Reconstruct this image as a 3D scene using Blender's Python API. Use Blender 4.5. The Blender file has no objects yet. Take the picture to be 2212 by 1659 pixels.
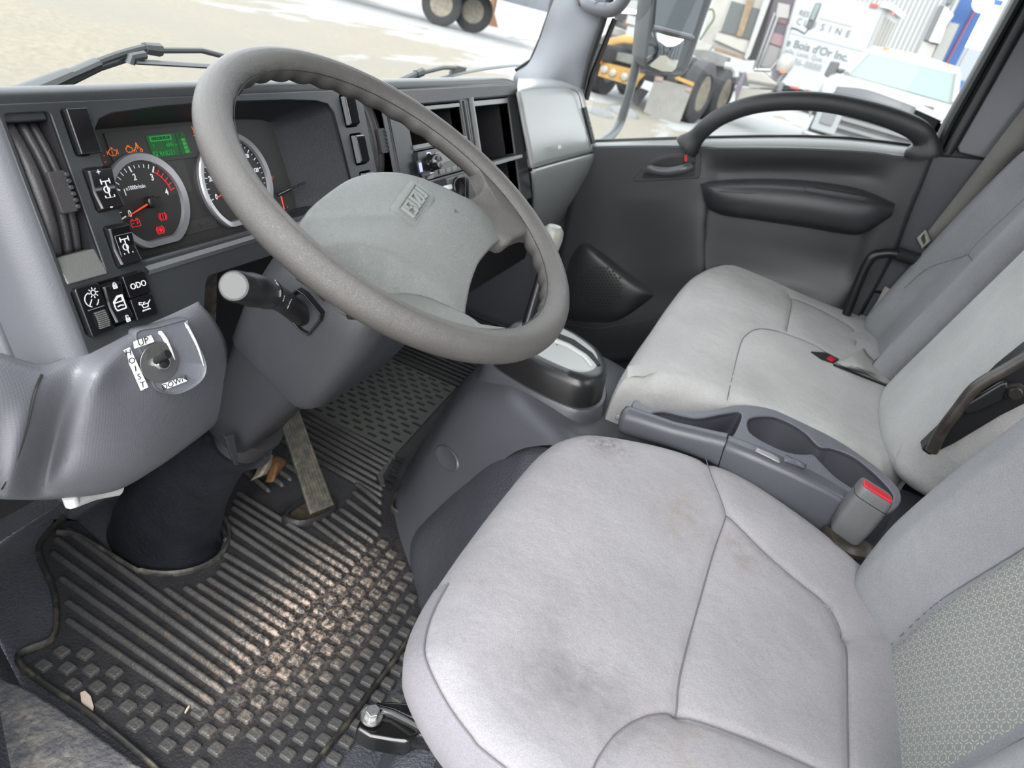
import bpy, bmesh, math, random
from mathutils import Vector, Matrix
random.seed(7)
sc = bpy.context.scene
COL = sc.collection
V = Vector
R_ = math.radians

# ------------------------------------------------------------------ camera
YAW, PITCH, ROLL, FPX = R_(74.382), R_(28.913), R_(15.0715), 1508.02
WC = V((0, 0, 0.76))                                   # steering wheel centre; x right, y forward, z up from cab floor
CAMP = WC - V((0.66815, 0.35447, -0.22047))
cF = V((math.sin(YAW)*math.cos(PITCH), math.cos(YAW)*math.cos(PITCH), -math.sin(PITCH)))
_r = V((math.cos(YAW), -math.sin(YAW), 0)); _u = _r.cross(cF)
cR = _r*math.cos(ROLL) + _u*math.sin(ROLL)
cU = -_r*math.sin(ROLL) + _u*math.cos(ROLL)
cam = bpy.data.cameras.new('camera'); camo = bpy.data.objects.new('camera', cam); COL.objects.link(camo)
cam.sensor_width = 36; cam.lens = FPX/2212*36; cam.clip_start = 0.02; cam.clip_end = 500
camo.matrix_world = Matrix(((cR.x, cU.x, -cF.x, CAMP.x), (cR.y, cU.y, -cF.y, CAMP.y), (cR.z, cU.z, -cF.z, CAMP.z), (0, 0, 0, 1)))
cam.dof.use_dof = True; cam.dof.focus_distance = 0.85; cam.dof.aperture_fstop = 7.5
sc.camera = camo
# ------------------------------------------------------------------ world, light, exposure
sc.view_settings.view_transform = 'Standard'; sc.view_settings.look = 'None'
sc.view_settings.gamma = 1; sc.view_settings.use_curve_mapping = False
sc.view_settings.exposure = EXPOSURE = 1.3
wd_ = bpy.data.worlds.new('overcast_sky'); sc.world = wd_; wd_.use_nodes = True
nt = wd_.node_tree; nt.nodes.clear()
wo = nt.nodes.new('ShaderNodeOutputWorld'); bg = nt.nodes.new('ShaderNodeBackground'); nt.links.new(bg.outputs[0], wo.inputs[0])
tc = nt.nodes.new('ShaderNodeTexCoord'); nz = nt.nodes.new('ShaderNodeTexNoise'); nz.inputs['Scale'].default_value = 3; nz.inputs['Detail'].default_value = 4
cr = nt.nodes.new('ShaderNodeValToRGB'); cr.color_ramp.elements[0].position = .35; cr.color_ramp.elements[1].position = .7
cr.color_ramp.elements[0].color = (.80, .86, .93, 1); cr.color_ramp.elements[1].color = (1, 1, 1, 1)
nt.links.new(tc.outputs['Generated'], nz.inputs['Vector']); nt.links.new(nz.outputs[0], cr.inputs[0]); nt.links.new(cr.outputs[0], bg.inputs[0])
bg.inputs[1].default_value = 1.75
sun = bpy.data.lights.new('veiled_sun', 'SUN'); sun.energy = 2.3; sun.angle = R_(55); sun.color = (1, .97, .93)
suno = bpy.data.objects.new('veiled_sun', sun); COL.objects.link(suno)
suno.rotation_euler = V((-.80, -.20, .58)).to_track_quat('Z', 'Y').to_euler()

# ------------------------------------------------------------------ helpers
def ray(x, y): return cF + cR*((x-1106)/FPX) - cU*((y-829.5)/FPX)
def P(x, y, ax, val):
    d = ray(x, y); i = 'xyz'.index(ax); return CAMP + d*((val-CAMP[i])/d[i])
def PL(x, y, O, n):
    d = ray(x, y); return CAMP + d*(((O-CAMP).dot(n))/d.dot(n))
def lin(c): c /= 255; return c/12.92 if c <= .04045 else ((c+.055)/1.055)**2.4
def S(r, g, b): return (lin(r), lin(g), lin(b))
def sm(a, b, x):
    t = max(0, min(1, (x-a)/(b-a))); return t*t*(3-2*t)

class MB:
    def __init__(s): s.v = []; s.f = []
    def add(s, vs, fs):
        k = len(s.v); s.v += [V(p) for p in vs]; s.f += [tuple(i+k for i in f) for f in fs]; return s
    def box(s, c, a, b, n):                             # centre and three half vectors
        c, a, b, n = V(c), V(a), V(b), V(n)
        vs = [c+a*i+b*j+n*k for k in (-1, 1) for j in (-1, 1) for i in (-1, 1)]
        return s.add(vs, [(0, 2, 3, 1), (4, 5, 7, 6), (0, 1, 5, 4), (2, 6, 7, 3), (0, 4, 6, 2), (1, 3, 7, 5)])
    def abox(s, x0, x1, y0, y1, z0, z1):
        return s.box(((x0+x1)/2, (y0+y1)/2, (z0+z1)/2), ((x1-x0)/2, 0, 0), (0, (y1-y0)/2, 0), (0, 0, (z1-z0)/2))
    def loft(s, loops, closed=True, caps=True):
        n = len(loops[0]); vs = [p for l in loops for p in l]; fs = []
        for i in range(len(loops)-1):
            for j in range(n if closed else n-1):
                a = i*n+j; b = i*n+(j+1) % n; fs.append((a, b, b+n, a+n))
        if caps and closed: fs.append(tuple(range(n))[::-1]); fs.append(tuple(range((len(loops)-1)*n, len(loops)*n)))
        return s.add(vs, fs)
    def tube(s, pts, r, n=12, closed=False, sq=None, up=None):
        pts = [V(p) for p in pts]; N = len(pts)
        rr = r if isinstance(r, (list, tuple)) else [r]*N
        loops = []; nrm = None
        for i in range(N):
            t = (pts[(i+1) % N]-pts[i-1]) if closed else (pts[min(i+1, N-1)]-pts[max(i-1, 0)])
            t.normalize()
            if up is not None: nn = V(up)-t*V(up).dot(t)
            elif nrm is None: nn = (V((0, 0, 1)) if abs(t.z) < .9 else V((1, 0, 0))); nn = nn-t*nn.dot(t)
            else: nn = nrm-t*nrm.dot(t)
            nn.normalize(); nrm = nn; bb = t.cross(nn)
            ka, kb = sq if sq else (1, 1)
            loops.append([pts[i]+nn*(math.cos(2*math.pi*j/n)*rr[i]*ka)+bb*(math.sin(2*math.pi*j/n)*rr[i]*kb) for j in range(n)])
        if closed: loops.append(loops[0]); return s.loft(loops, True, False)
        return s.loft(loops)
    def prism(s, out, fr, z0, z1):
        O, a, b, n = fr
        lo = [O+a*p[0]+b*p[1]+n*z0 for p in out]; hi = [O+a*p[0]+b*p[1]+n*z1 for p in out]
        return s.loft([lo, hi])
    def lathe(s, prof, fr, n=24, a0=0, a1=2*math.pi):
        O, a, b, c = fr; full = abs(a1-a0-2*math.pi) < 1e-6
        loops = []
        for (r, z) in prof:
            loops.append([O+c*z+a*(r*math.cos(a0+(a1-a0)*j/(n if full else n-1)))+b*(r*math.sin(a0+(a1-a0)*j/(n if full else n-1))) for j in range(n)])
        return s.loft(loops, full, full)
    def ribbon(s, lines, w, fr, z=0.0003):
        O, a, b, n = fr
        for ln in lines:
            for i in range(len(ln)-1):
                p, q = V((ln[i][0], ln[i][1])), V((ln[i+1][0], ln[i+1][1])); d = q-p
                if d.length < 1e-7: continue
                d.normalize(); e = V((-d.y, d.x))*w/2; d = d*w*.35
                c4 = [p-d+e, p-d-e, q+d-e, q+d+e]
                k = [O+a*c.x+b*c.y for c in c4]
                s.add([x for x in k]+[x+n*z for x in k], [(4, 5, 6, 7), (0, 1, 5, 4), (1, 2, 6, 5), (2, 3, 7, 6), (3, 0, 4, 7)])
        return s

def props(o, label=None, cat=None, group=None, kind=None):
    if label: o['label'] = label
    if cat: o['category'] = cat
    if group: o['group'] = group
    if kind: o['kind'] = kind
    return o
def adopt(o, parent):
    if parent is not None:
        o.parent = parent
        o.matrix_parent_inverse = Matrix.Translation(-LOC[parent.name])
LOC = {}
def thing(name, label, cat, loc, group=None):
    o = bpy.data.objects.new(name, None); COL.objects.link(o); o.location = loc; o.empty_display_size = .05
    LOC[o.name] = V(loc); return props(o, label, cat, group)
def struct(name, loc=(0, 0, 0)):
    o = bpy.data.objects.new(name, None); COL.objects.link(o); o.location = loc; LOC[o.name] = V(loc); o['kind'] = 'structure'; return o
def mk(name, mb, mat, parent=None, bevel=0, bseg=2, sub=0, solid=0, smooth=True, ang=38, label=None, cat=None, group=None, kind=None, fixn=True):
    me = bpy.data.meshes.new(name); me.from_pydata([tuple(v) for v in mb.v], [], mb.f); me.validate()
    if fixn:
        bm = bmesh.new(); bm.from_mesh(me); bmesh.ops.recalc_face_normals(bm, faces=bm.faces); bm.to_mesh(me); bm.free()
    me.materials.append(mat)
    if smooth:
        me.polygons.foreach_set('use_smooth', [True]*len(me.polygons))
        if not bevel and not sub: me.set_sharp_from_angle(angle=R_(ang))
    o = bpy.data.objects.new(name, me); COL.objects.link(o); LOC[o.name] = V((0, 0, 0))
    if solid:
        m = o.modifiers.new('solid', 'SOLIDIFY'); m.thickness = abs(solid); m.offset = -1 if solid > 0 else 1
    if bevel:
        m = o.modifiers.new('bevel', 'BEVEL'); m.width = bevel; m.segments = bseg; m.limit_method = 'ANGLE'; m.angle_limit = R_(28); m.harden_normals = True; m.use_clamp_overlap = True
    if sub:
        m = o.modifiers.new('sub', 'SUBSURF'); m.levels = sub; m.render_levels = sub
    adopt(o, parent)
    return props(o, label, cat, group, kind)
def cat_rom(pts, n, closed=False):
    pts = [V(p) for p in pts]; N = len(pts); out = []
    segs = N if closed else N-1
    for i in range(segs):
        p1, p2 = pts[i], pts[(i+1) % N]
        p0 = pts[i-1] if (closed or i > 0) else p1*2-p2
        p3 = pts[(i+2) % N] if (closed or i+2 < N) else p2*2-p1
        for k in range(n):
            t = k/n
            out.append(.5*((2*p1)+(p2-p0)*t+(2*p0-5*p1+4*p2-p3)*t*t+(3*p1-p0-3*p2+p3)*t*t*t))
    if not closed: out.append(pts[-1])
    return out
def patch(rows, nu=6, nv=6):
    R1 = [cat_rom(r, nu) for r in rows]
    cols = [cat_rom([r[j] for r in R1], nv) for j in range(len(R1[0]))]
    m = MB(); return m.loft([[c[i] for c in cols] for i in range(len(cols[0]))], False, False)
def rrect(cx, cy, w, h, r, n=5):
    out = []
    for k, (sx, sy) in enumerate(((1, 1), (-1, 1), (-1, -1), (1, -1))):
        for i in range(n+1):
            a = R_(90*k+90*i/n); out.append((cx+sx*(w/2-r)+r*math.cos(a), cy+sy*(h/2-r)+r*math.sin(a)))
    return out
def arc(cx, cy, r, a0, a1, n=16): return [(cx+r*math.cos(R_(a0+(a1-a0)*i/n)), cy+r*math.sin(R_(a0+(a1-a0)*i/n))) for i in range(n+1)]
CONV = []
def frame_mat(fr):
    O, a, b, n = fr
    return Matrix(((a.x, b.x, n.x, O.x), (a.y, b.y, n.y, O.y), (a.z, b.z, n.z, O.z), (0, 0, 0, 1)))
def plate(name, loops, fr, z0, z1, mat, parent=None, bevel=0, label=None, cat=None, kind=None):
    cu = bpy.data.curves.new(name, 'CURVE'); cu.dimensions = '2D'; cu.fill_mode = 'BOTH'
    for l in loops:
        sp = cu.splines.new('POLY'); sp.points.add(len(l)-1); sp.use_cyclic_u = True
        for i, p in enumerate(l): sp.points[i].co = (p[0], p[1], 0, 1)
    cu.extrude = (z1-z0)/2-bevel; cu.bevel_depth = bevel; cu.bevel_resolution = 2; cu.offset = -bevel
    cu.materials.append(mat)
    O, a, b, n = fr
    o = bpy.data.objects.new(name, cu); COL.objects.link(o); CONV.append((o, frame_mat((O+n*((z0+z1)/2), a, b, n)), parent))
    return props(o, label, cat, None, kind)
def text(name, body, fr, size, mat, parent=None, ext=.0002, z=.0004, sx=1, align='CENTER', label=None, shear=0, off=0):
    cu = bpy.data.curves.new(name, 'FONT'); cu.body = body; cu.size = size; cu.extrude = ext; cu.align_x = align; cu.align_y = 'CENTER'; cu.shear = shear; cu.offset = off
    cu.resolution_u = 3
    cu.materials.append(mat)
    O, a, b, n = fr
    o = bpy.data.objects.new(name, cu); COL.objects.link(o); CONV.append((o, frame_mat((O+n*z, a*sx, b, n)), parent))
    return props(o, label)
def finish_curves():
    bpy.context.view_layer.update()
    dg = bpy.context.evaluated_depsgraph_get()
    for o, mw, par in CONV:
        me = bpy.data.meshes.new_from_object(o.evaluated_get(dg)); me.transform(mw)
        nm = o.name; keep = {k: o[k] for k in o.keys()}
        kids = list(o.children)
        bpy.data.objects.remove(o)
        n = bpy.data.objects.new(nm, me); COL.objects.link(n); n.name = nm
        for k, v in keep.items(): n[k] = v
        if par is not None:
            n.parent = par; n.matrix_parent_inverse = Matrix.Translation(-LOC.get(par.name, V((0, 0, 0))))
def link_copy(src, loc, rot=None, parent=None, name=None, scale=None):
    c = src.copy(); COL.objects.link(c); c.location = V(loc)
    if rot is not None: c.rotation_euler = rot
    if scale is not None: c.scale = scale
    if parent is not None: c.parent = parent; c.matrix_parent_inverse = Matrix.Translation(-LOC.get(parent.name, V((0, 0, 0))))
    return c

from mathutils.bvhtree import BVHTree
def bvh(o):
    me = o.data; return BVHTree.FromPolygons([v.co for v in me.vertices], [tuple(p.vertices) for p in me.polygons])
def hit(tree, x, y):
    d = ray(x, y).normalized(); h = tree.ray_cast(CAMP, d)
    if h[0] is None: return None, None
    n = h[1] if h[1].dot(d) < 0 else -h[1]
    return h[0], n
# ------------------------------------------------------------------ materials
def NM(name):
    m = bpy.data.materials.new(name); m.use_nodes = True; t = m.node_tree; return m, t, t.nodes['Principled BSDF']
def nd(t, kind, **kw):
    n = t.nodes.new(kind)
    for k, v in kw.items():
        if k in n.inputs: n.inputs[k].default_value = v
        else: setattr(n, k, v)
    return n
def noise(t, scale, detail=3, rough=.5, dist=0):
    c = nd(t, 'ShaderNodeTexCoord'); n = nd(t, 'ShaderNodeTexNoise', Scale=scale, Detail=detail, Roughness=rough, Distortion=dist); t.links.new(c.outputs['Object'], n.inputs['Vector']); return n
def ramp(t, src, p0, p1, c0=(0, 0, 0, 1), c1=(1, 1, 1, 1)):
    r = nd(t, 'ShaderNodeValToRGB'); r.color_ramp.elements[0].position = p0; r.color_ramp.elements[1].position = p1
    r.color_ramp.elements[0].color = (*c0[:3], 1); r.color_ramp.elements[1].color = (*c1[:3], 1); t.links.new(src, r.inputs[0]); return r
def mixc(t, fac, a, b):
    m = nd(t, 'ShaderNodeMix', data_type='RGBA')
    for s, i in ((fac, 0), (a, 6), (b, 7)):
        if hasattr(s, 'default_value') or hasattr(s, 'is_linked'): t.links.new(s, m.inputs[i])
        else: m.inputs[i].default_value = s if i == 0 else (*s[:3], 1)
    return m.outputs[2]
def bump(t, b, h, dist, strength=1):
    n = nd(t, 'ShaderNodeBump', Strength=strength, Distance=dist); t.links.new(h, n.inputs['Height']); t.links.new(n.outputs[0], b.inputs['Normal']); return n
def MAT(name, col, rough=.5, metal=0, grain=None, var=None, spec=.5, coat=0, emit=None, es=1, scratch=None):
    m, t, b = NM(name)
    b.inputs['Base Color'].default_value = (*col, 1); b.inputs['Roughness'].default_value = rough; b.inputs['Metallic'].default_value = metal
    b.inputs['Specular IOR Level'].default_value = spec; b.inputs['Coat Weight'].default_value = coat
    if emit: b.inputs['Emission Color'].default_value = (*emit, 1); b.inputs['Emission Strength'].default_value = es
    if var:
        n = noise(t, var[0], 4, .6); f = ramp(t, n.outputs[0], .3, .7)
        t.links.new(mixc(t, f.outputs[0], [c*(1-var[1]) for c in col], [min(1, c*(1+var[1])) for c in col]), b.inputs['Base Color'])
    if grain:
        n = noise(t, grain[0], 2, .6); bump(t, b, n.outputs[0], grain[1])
    return m
grey = MAT('blue_grey_plastic', (.062, .065, .076), .36, grain=(900, .0002), var=(6, .06))
grey_lt = MAT('light_grey_plastic', (.125, .13, .145), .4, grain=(900, .0002))
grey_vinyl = MAT('blue_grey_vinyl', (.058, .062, .074), .42, grain=(260, .0022), var=(9, .08))
dash_m = MAT('charcoal_dash_plastic', (.024, .0265, .029), .34, grain=(1100, .00022), var=(12, .08))
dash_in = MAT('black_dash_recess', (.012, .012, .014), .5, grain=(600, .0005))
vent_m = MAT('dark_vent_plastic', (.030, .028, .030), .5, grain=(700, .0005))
col_m = MAT('column_cover_plastic', (.029, .030, .035), .38, grain=(1100, .00018), var=(10, .08))
door_m = MAT('door_trim_plastic', (.024, .0255, .028), .4, grain=(1000, .0002), var=(5, .05))
door_dk = MAT('dark_door_plastic', (.018, .019, .021), .4, grain=(600, .0005))
pass_m = MAT('grey_dash_plastic', (.25, .26, .255), .26, grain=(900, .00015))  # pale grey; on the door sill ledge it carries sky reflection
leath = MAT('wheel_rim_leather', (.066, .063, .060), .40, var=(14, .1))
hub_m = MAT('grey_hub_plastic', (.122, .131, .127), .34, var=(14, .06))
for m_, sc_, di in ((leath, 950, .0005), (hub_m, 850, .0006)):
    t = m_.node_tree; b = t.nodes['Principled BSDF']
    c = nd(t, 'ShaderNodeTexCoord'); vo = nd(t, 'ShaderNodeTexVoronoi', feature='DISTANCE_TO_EDGE', Scale=sc_); t.links.new(c.outputs['Object'], vo.inputs['Vector'])
    r = ramp(t, vo.outputs['Distance'], 0, .35); bump(t, b, r.outputs[0], di, .5)
gloss = MAT('gloss_black_switch', (.006, .006, .007), .13, spec=.6)
black = MAT('satin_black', (.010, .010, .011), .35)
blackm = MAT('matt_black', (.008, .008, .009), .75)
steel_blk = MAT('black_painted_steel', (.006, .006, .006), .16, coat=.4)
rub = MAT('black_rubber', (.016, .016, .017), .55, grain=(250, .001), var=(30, .2))
boot_m = MAT('column_boot_rubber', (.011, .012, .016), .40, grain=(90, .0012), var=(20, .25))
silver = MAT('silver_gauge_ring', (.36, .36, .38), .32, metal=.75)
chrome = MAT('bright_metal', (.62, .62, .62), .22, metal=1)
whitep = MAT('white_print', (.62, .64, .66), .5)
whitel = MAT('lit_white_numerals', (.6, .62, .66), .5, emit=(.7, .75, .85), es=0.074)
greyp = MAT('grey_print', (.22, .22, .22), .5)
paper = MAT('white_paper_label', (.72, .73, .75), .5)
ink = MAT('black_ink', (.012, .012, .012), .5)
red_e = MAT('lit_red_icon', (.4, .01, .02), .5, emit=(1, .045, .05), es=0.186)
amb_e = MAT('lit_amber_icon', (.5, .13, .02), .5, emit=(1, .22, .03), es=0.155)
ndl = MAT('red_needle', (.85, .06, .02), .4, emit=(1, .09, .03), es=0.124)
lcd = MAT('green_display', (.005, .06, .014), .35, emit=(.01, .22, .045), es=0.04)
lcd_on = MAT('lit_green_segment', (.02, .20, .04), .35, emit=(.03, .6, .10), es=0.07)
lcd_dk = MAT('dark_green_segment', (.004, .035, .01), .4)
face_m = MAT('gauge_face', (.020, .019, .019), .45)
redp = MAT('red_plastic', (.48, .008, .02), .35)
bolt_m = MAT('zinc_bolt', (.5, .5, .5), .35, metal=1, grain=(300, .0004))
rusty = MAT('rusty_screw', (.16, .075, .045), .7, var=(300, .5))
glass_m, t, b = NM('window_glass'); t.nodes.remove(b)
tr = nd(t, 'ShaderNodeBsdfTransparent'); gl = nd(t, 'ShaderNodeBsdfGlossy', Roughness=.0); mx = nd(t, 'ShaderNodeMixShader'); lw0 = nd(t, 'ShaderNodeLayerWeight', Blend=.5); lwp = nd(t, 'ShaderNodeMath', operation='POWER'); lwp.inputs[1].default_value = 5; t.links.new(lw0.outputs['Facing'], lwp.inputs[0]); lw = nd(t, 'ShaderNodeMath', operation='MULTIPLY_ADD'); lw.inputs[1].default_value = .55; lw.inputs[2].default_value = .025; t.links.new(lwp.outputs[0], lw.inputs[0])
tr.inputs[0].default_value = (.86, .89, .88, 1)
t.links.new(lw.outputs[0], mx.inputs[0]); t.links.new(tr.outputs[0], mx.inputs[1]); t.links.new(gl.outputs[0], mx.inputs[2]); t.links.new(mx.outputs[0], t.nodes['Material Output'].inputs[0])
screen_m = glass_m.copy(); screen_m.name = 'windscreen_glass'; [setattr(n.inputs[0], 'default_value', (.93, .95, .94, 1)) for n in screen_m.node_tree.nodes if n.type == 'BSDF_TRANSPARENT']
# seat cloth: fine pile, soft marks, stains, darker patches; the front smudge is partly wrinkle shade
def cloth(name, col, blobs=(), pat=False):
    m, t, b = NM(name); b.inputs['Roughness'].default_value = .9; b.inputs['Specular IOR Level'].default_value = .15
    b.inputs['Sheen Weight'].default_value = .12; b.inputs['Sheen Roughness'].default_value = .4
    n1 = noise(t, 7, 5, .6); f1 = ramp(t, n1.outputs[0], .3, .72)
    c = mixc(t, f1.outputs[0], [x*.86 for x in col], [x*1.06 for x in col])
    n2 = noise(t, 1100, 2, .7); f2 = ramp(t, n2.outputs[0], .3, .7)
    c = mixc(t, f2.outputs[0], c, [x*.80 for x in col]) if False else c
    mm = nd(t, 'ShaderNodeMix', data_type='RGBA', blend_type='MULTIPLY'); mm.inputs[0].default_value = .35
    t.links.new(c, mm.inputs[6]); t.links.new(f2.outputs[0], mm.inputs[7]); c = mm.outputs[2]
    tcn = nd(t, 'ShaderNodeTexCoord')
    for (ctr, rad, stc, k, ns) in blobs:
        vs = nd(t, 'ShaderNodeVectorMath', operation='SUBTRACT'); vs.inputs[1].default_value = ctr; t.links.new(tcn.outputs['Object'], vs.inputs[0])
        vd = nd(t, 'ShaderNodeVectorMath', operation='DIVIDE'); vd.inputs[1].default_value = rad; t.links.new(vs.outputs[0], vd.inputs[0])
        vl = nd(t, 'ShaderNodeVectorMath', operation='LENGTH'); t.links.new(vd.outputs[0], vl.inputs[0])
        r = ramp(t, vl.outputs['Value'], .15, 1, (1, 1, 1), (0, 0, 0))
        nn = noise(t, ns, 4, .65); rr = ramp(t, nn.outputs[0], .38, .72)
        mu = nd(t, 'ShaderNodeMath', operation='MULTIPLY'); t.links.new(r.outputs[0], mu.inputs[0]); t.links.new(rr.outputs[0], mu.inputs[1])
        mk_ = nd(t, 'ShaderNodeMath', operation='MULTIPLY'); mk_.inputs[1].default_value = k; t.links.new(mu.outputs[0], mk_.inputs[0])
        c = mixc(t, mk_.outputs[0], c, stc)
    t.links.new(c, b.inputs['Base Color'])
    n3 = noise(t, 900, 3, .7); n4 = noise(t, 28, 3, .6)
    ad = nd(t, 'ShaderNodeMath', operation='MULTIPLY_ADD'); ad.inputs[1].default_value = 4.0; t.links.new(n4.outputs[0], ad.inputs[0]); t.links.new(n3.outputs[0], ad.inputs[2])
    bump(t, b, ad.outputs[0], .0012, .8)
    return m
FC = (.335, .325, .345)
seat_c = cloth('light_grey_seat_cloth', FC, [((-.225, -.365, .46), (.055, .12, .2), (.12, .105, .105), .62, 22), ((-.20, -.37, .46), (.05, .09, .2), (.12, .11, .11), .5, 60), ((-.16, -.33, .46), (.11, .05, .2), (.17, .16, .165), .6, 12), ((.13, -.40, .46), (.10, .06, .2), (.2, .17, .13), .6, 40), ((.12, -.49, .46), (.05, .05, .2), (.17, .13, .10), .7, 50), ((.19, -.27, .46), (.05, .05, .2), (.08, .065, .06), .9, 110), ((.02, -.25, .46), (.05, .05, .2), (.22, .2, .18), .4, 18), ((-.2, -.47, .46), (.07, .06, .3), (.22, .18, .14), .5, 30)])
seat_side = cloth('grey_mesh_seat_side', (.25, .24, .265))
seat_b = cloth('grey_seat_bolster_cloth', (.275, .28, .295))
seat_p = cloth('grey_passenger_seat_cloth', (.48, .48, .475), [((.40, -.3, .4), (.08, .2, .09), (.12, .11, .13), .7, 18), ((.6, -.5, .47), (.2, .2, .2), (.24, .23, .23), .3, 12), ((.46, -.66, .4), (.1, .1, .1), (.14, .13, .13), .6, 30)])  # paler than the driver cloth to carry the windscreen light
thread = MAT('grey_seam_thread', (.11, .11, .12), .8)
belt_m = MAT('grey_belt_webbing', (.14, .135, .125), .6, grain=(600, .001))
# ================================================================== cab shell (setting)
mat_floor_o = struct('floor')
fl = MB(); fl.abox(-.40, 1.40, -.95, .62, -.03, -.006); mk('floor_panel', fl, grey_vinyl, mat_floor_o)
# driver side sill plate with its recessed screw
sill = struct('trim_1')
def G(x, y, z=0): return P(x, y, 'z', z)
rows = [[G(-60, 1420, .012), G(0, 1475, .012), G(55, 1500, .012), G(150, 1560, .008), G(330, 1690, .008)],
        [G(-60, 1500, .016), G(0, 1520, .016), G(50, 1540, .014), G(130, 1600, .012), G(260, 1690, .012)],
        [G(-60, 1640, .016), G(0, 1640, .016), G(60, 1640, .016), G(120, 1690, .014), G(190, 1740, .014)],
        [G(-60, 1750, .016), G(0, 1750, .016), G(60, 1750, .016), G(120, 1780, .014), G(190, 1800, .014)]]
worn, t, b = NM('worn_sill_plastic'); b.inputs['Roughness'].default_value = .45
n = noise(t, 55, 6, .7, .6); r = ramp(t, n.outputs[0], .42, .66); n2 = noise(t, 12, 3); r2 = ramp(t, n2.outputs[0], .35, .6)
mu = nd(t, 'ShaderNodeMath', operation='MULTIPLY'); t.links.new(r.outputs[0], mu.inputs[0]); t.links.new(r2.outputs[0], mu.inputs[1])
t.links.new(mixc(t, mu.outputs[0], (.105, .105, .115), (.27, .255, .22)), b.inputs['Base Color']); n3 = noise(t, 130, 3); bump(t, b, n3.outputs[0], .003)
mk('sill_plate', patch(rows, 5, 5), worn, sill, solid=.01)
scr = G(33, 1582, .018)
f0 = (scr, V((1, 0, 0)), V((0, 1, 0)), V((0, 0, 1)))
m = MB(); m.lathe([(.0, -.0005), (.020, -.0005), (.023, .0015), (.017, -.0002), (.0135, -.0035), (0, -.004)], f0, 28); mk('screw_well', m, worn, sill, fixn=False)
m = MB(); m.lathe([(0, .003), (.004, .0045), (.0085, .003), (.0098, 0), (.0098, -.004), (0, -.004)], f0, 20); mk('screw', m, rusty, sill, label='rusty round head screw')
m = MB(); m.box(scr+V((0, 0, .0045)), (.0055, .002, 0), (-.0004, .001, 0), (0, 0, .0004)); mk('screw_slot', m, ink, sill)
# front bulkhead and wheel arch, vinyl covered
wf = struct('wall_front')
rows = [[V((-.44, .02, .0)), V((-.33, .16, -.004)), V((-.25, .38, -.004)), V((-.17, .56, -.004)), V((.0, .60, -.006)), V((.5, .60, -.006)), V((1.4, .6, -.006))],
        [V((-.44, .10, .05)), V((-.34, .30, .045)), V((-.25, .47, .06)), V((-.15, .66, .06)), V((.0, .68, .05)), V((.5, .68, .05)), V((1.4, .68, .05))],
        [V((-.44, .18, .16)), V((-.37, .36, .16)), V((-.27, .54, .17)), V((-.14, .71, .20)), V((.0, .73, .2)), V((.5, .73, .2)), V((1.4, .73, .2))],
        [V((-.45, .22, .30)), V((-.39, .40, .30)), V((-.28, .58, .32)), V((-.14, .73, .36)), V((.0, .75, .36)), V((.5, .75, .36)), V((1.4, .75, .36))],
        [V((-.45, .26, .69)), V((-.40, .42, .69)), V((-.28, .56, .69)), V((-.14, .66, .69)), V((.0, .68, .69)), V((.5, .68, .69)), V((1.4, .66, .69))]]
mk('bulkhead_vinyl', patch(rows, 6, 6), grey_vinyl, wf)
m = MB(); m.abox(-.02, 1.33, .52, .56, .05, .66); mk('bulkhead_shade_panel', m, blackm, wf)  # black sheet added as the shade behind the dash
# rear wall and roof and pillars of the cab
wb = struct('wall_back'); m = MB(); m.abox(-.45, 1.42, -.99, -.95, -.03, .70); m.abox(-.45, 1.42, -.99, -.95, 1.22, 1.46); m.abox(-.45, .0, -.99, -.95, .7, 1.22); m.abox(.97, 1.42, -.99, -.95, .7, 1.22); mk('rear_panel', m, grey_lt, wb)
ce = struct('ceiling'); m = MB(); m.abox(-.46, 1.44, -.99, .36, 1.46, 1.50); mk('headliner', m, MAT('headliner_cloth', (.42, .42, .42), .9), ce)
wl = struct('wall_left'); m = MB(); m.abox(-.48, -.44, -.95, -.72, -.03, 1.46); mk('driver_rear_pillar', m, grey_lt, wl)
m = MB(); m.tube([(-.45, .45, .70), (-.45, .40, 1.0), (-.45, .33, 1.47)], .045, 12); mk('driver_front_pillar', m, grey_lt, wl)
# windscreen
win1 = struct('window_1')
rows = [[V((-.46, .47, .70)), V((.0, .56, .70)), V((.48, .575, .70)), V((.96, .56, .70)), V((1.40, .47, .70))],
        [V((-.46, .42, 1.08)), V((.0, .48, 1.08)), V((.48, .49, 1.08)), V((.96, .48, 1.08)), V((1.40, .42, 1.08))],
        [V((-.46, .34, 1.47)), V((.0, .38, 1.47)), V((.48, .39, 1.47)), V((.96, .38, 1.47)), V((1.40, .34, 1.47))]]
mk('windscreen_glass', patch(rows, 5, 4), screen_m, win1)
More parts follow.
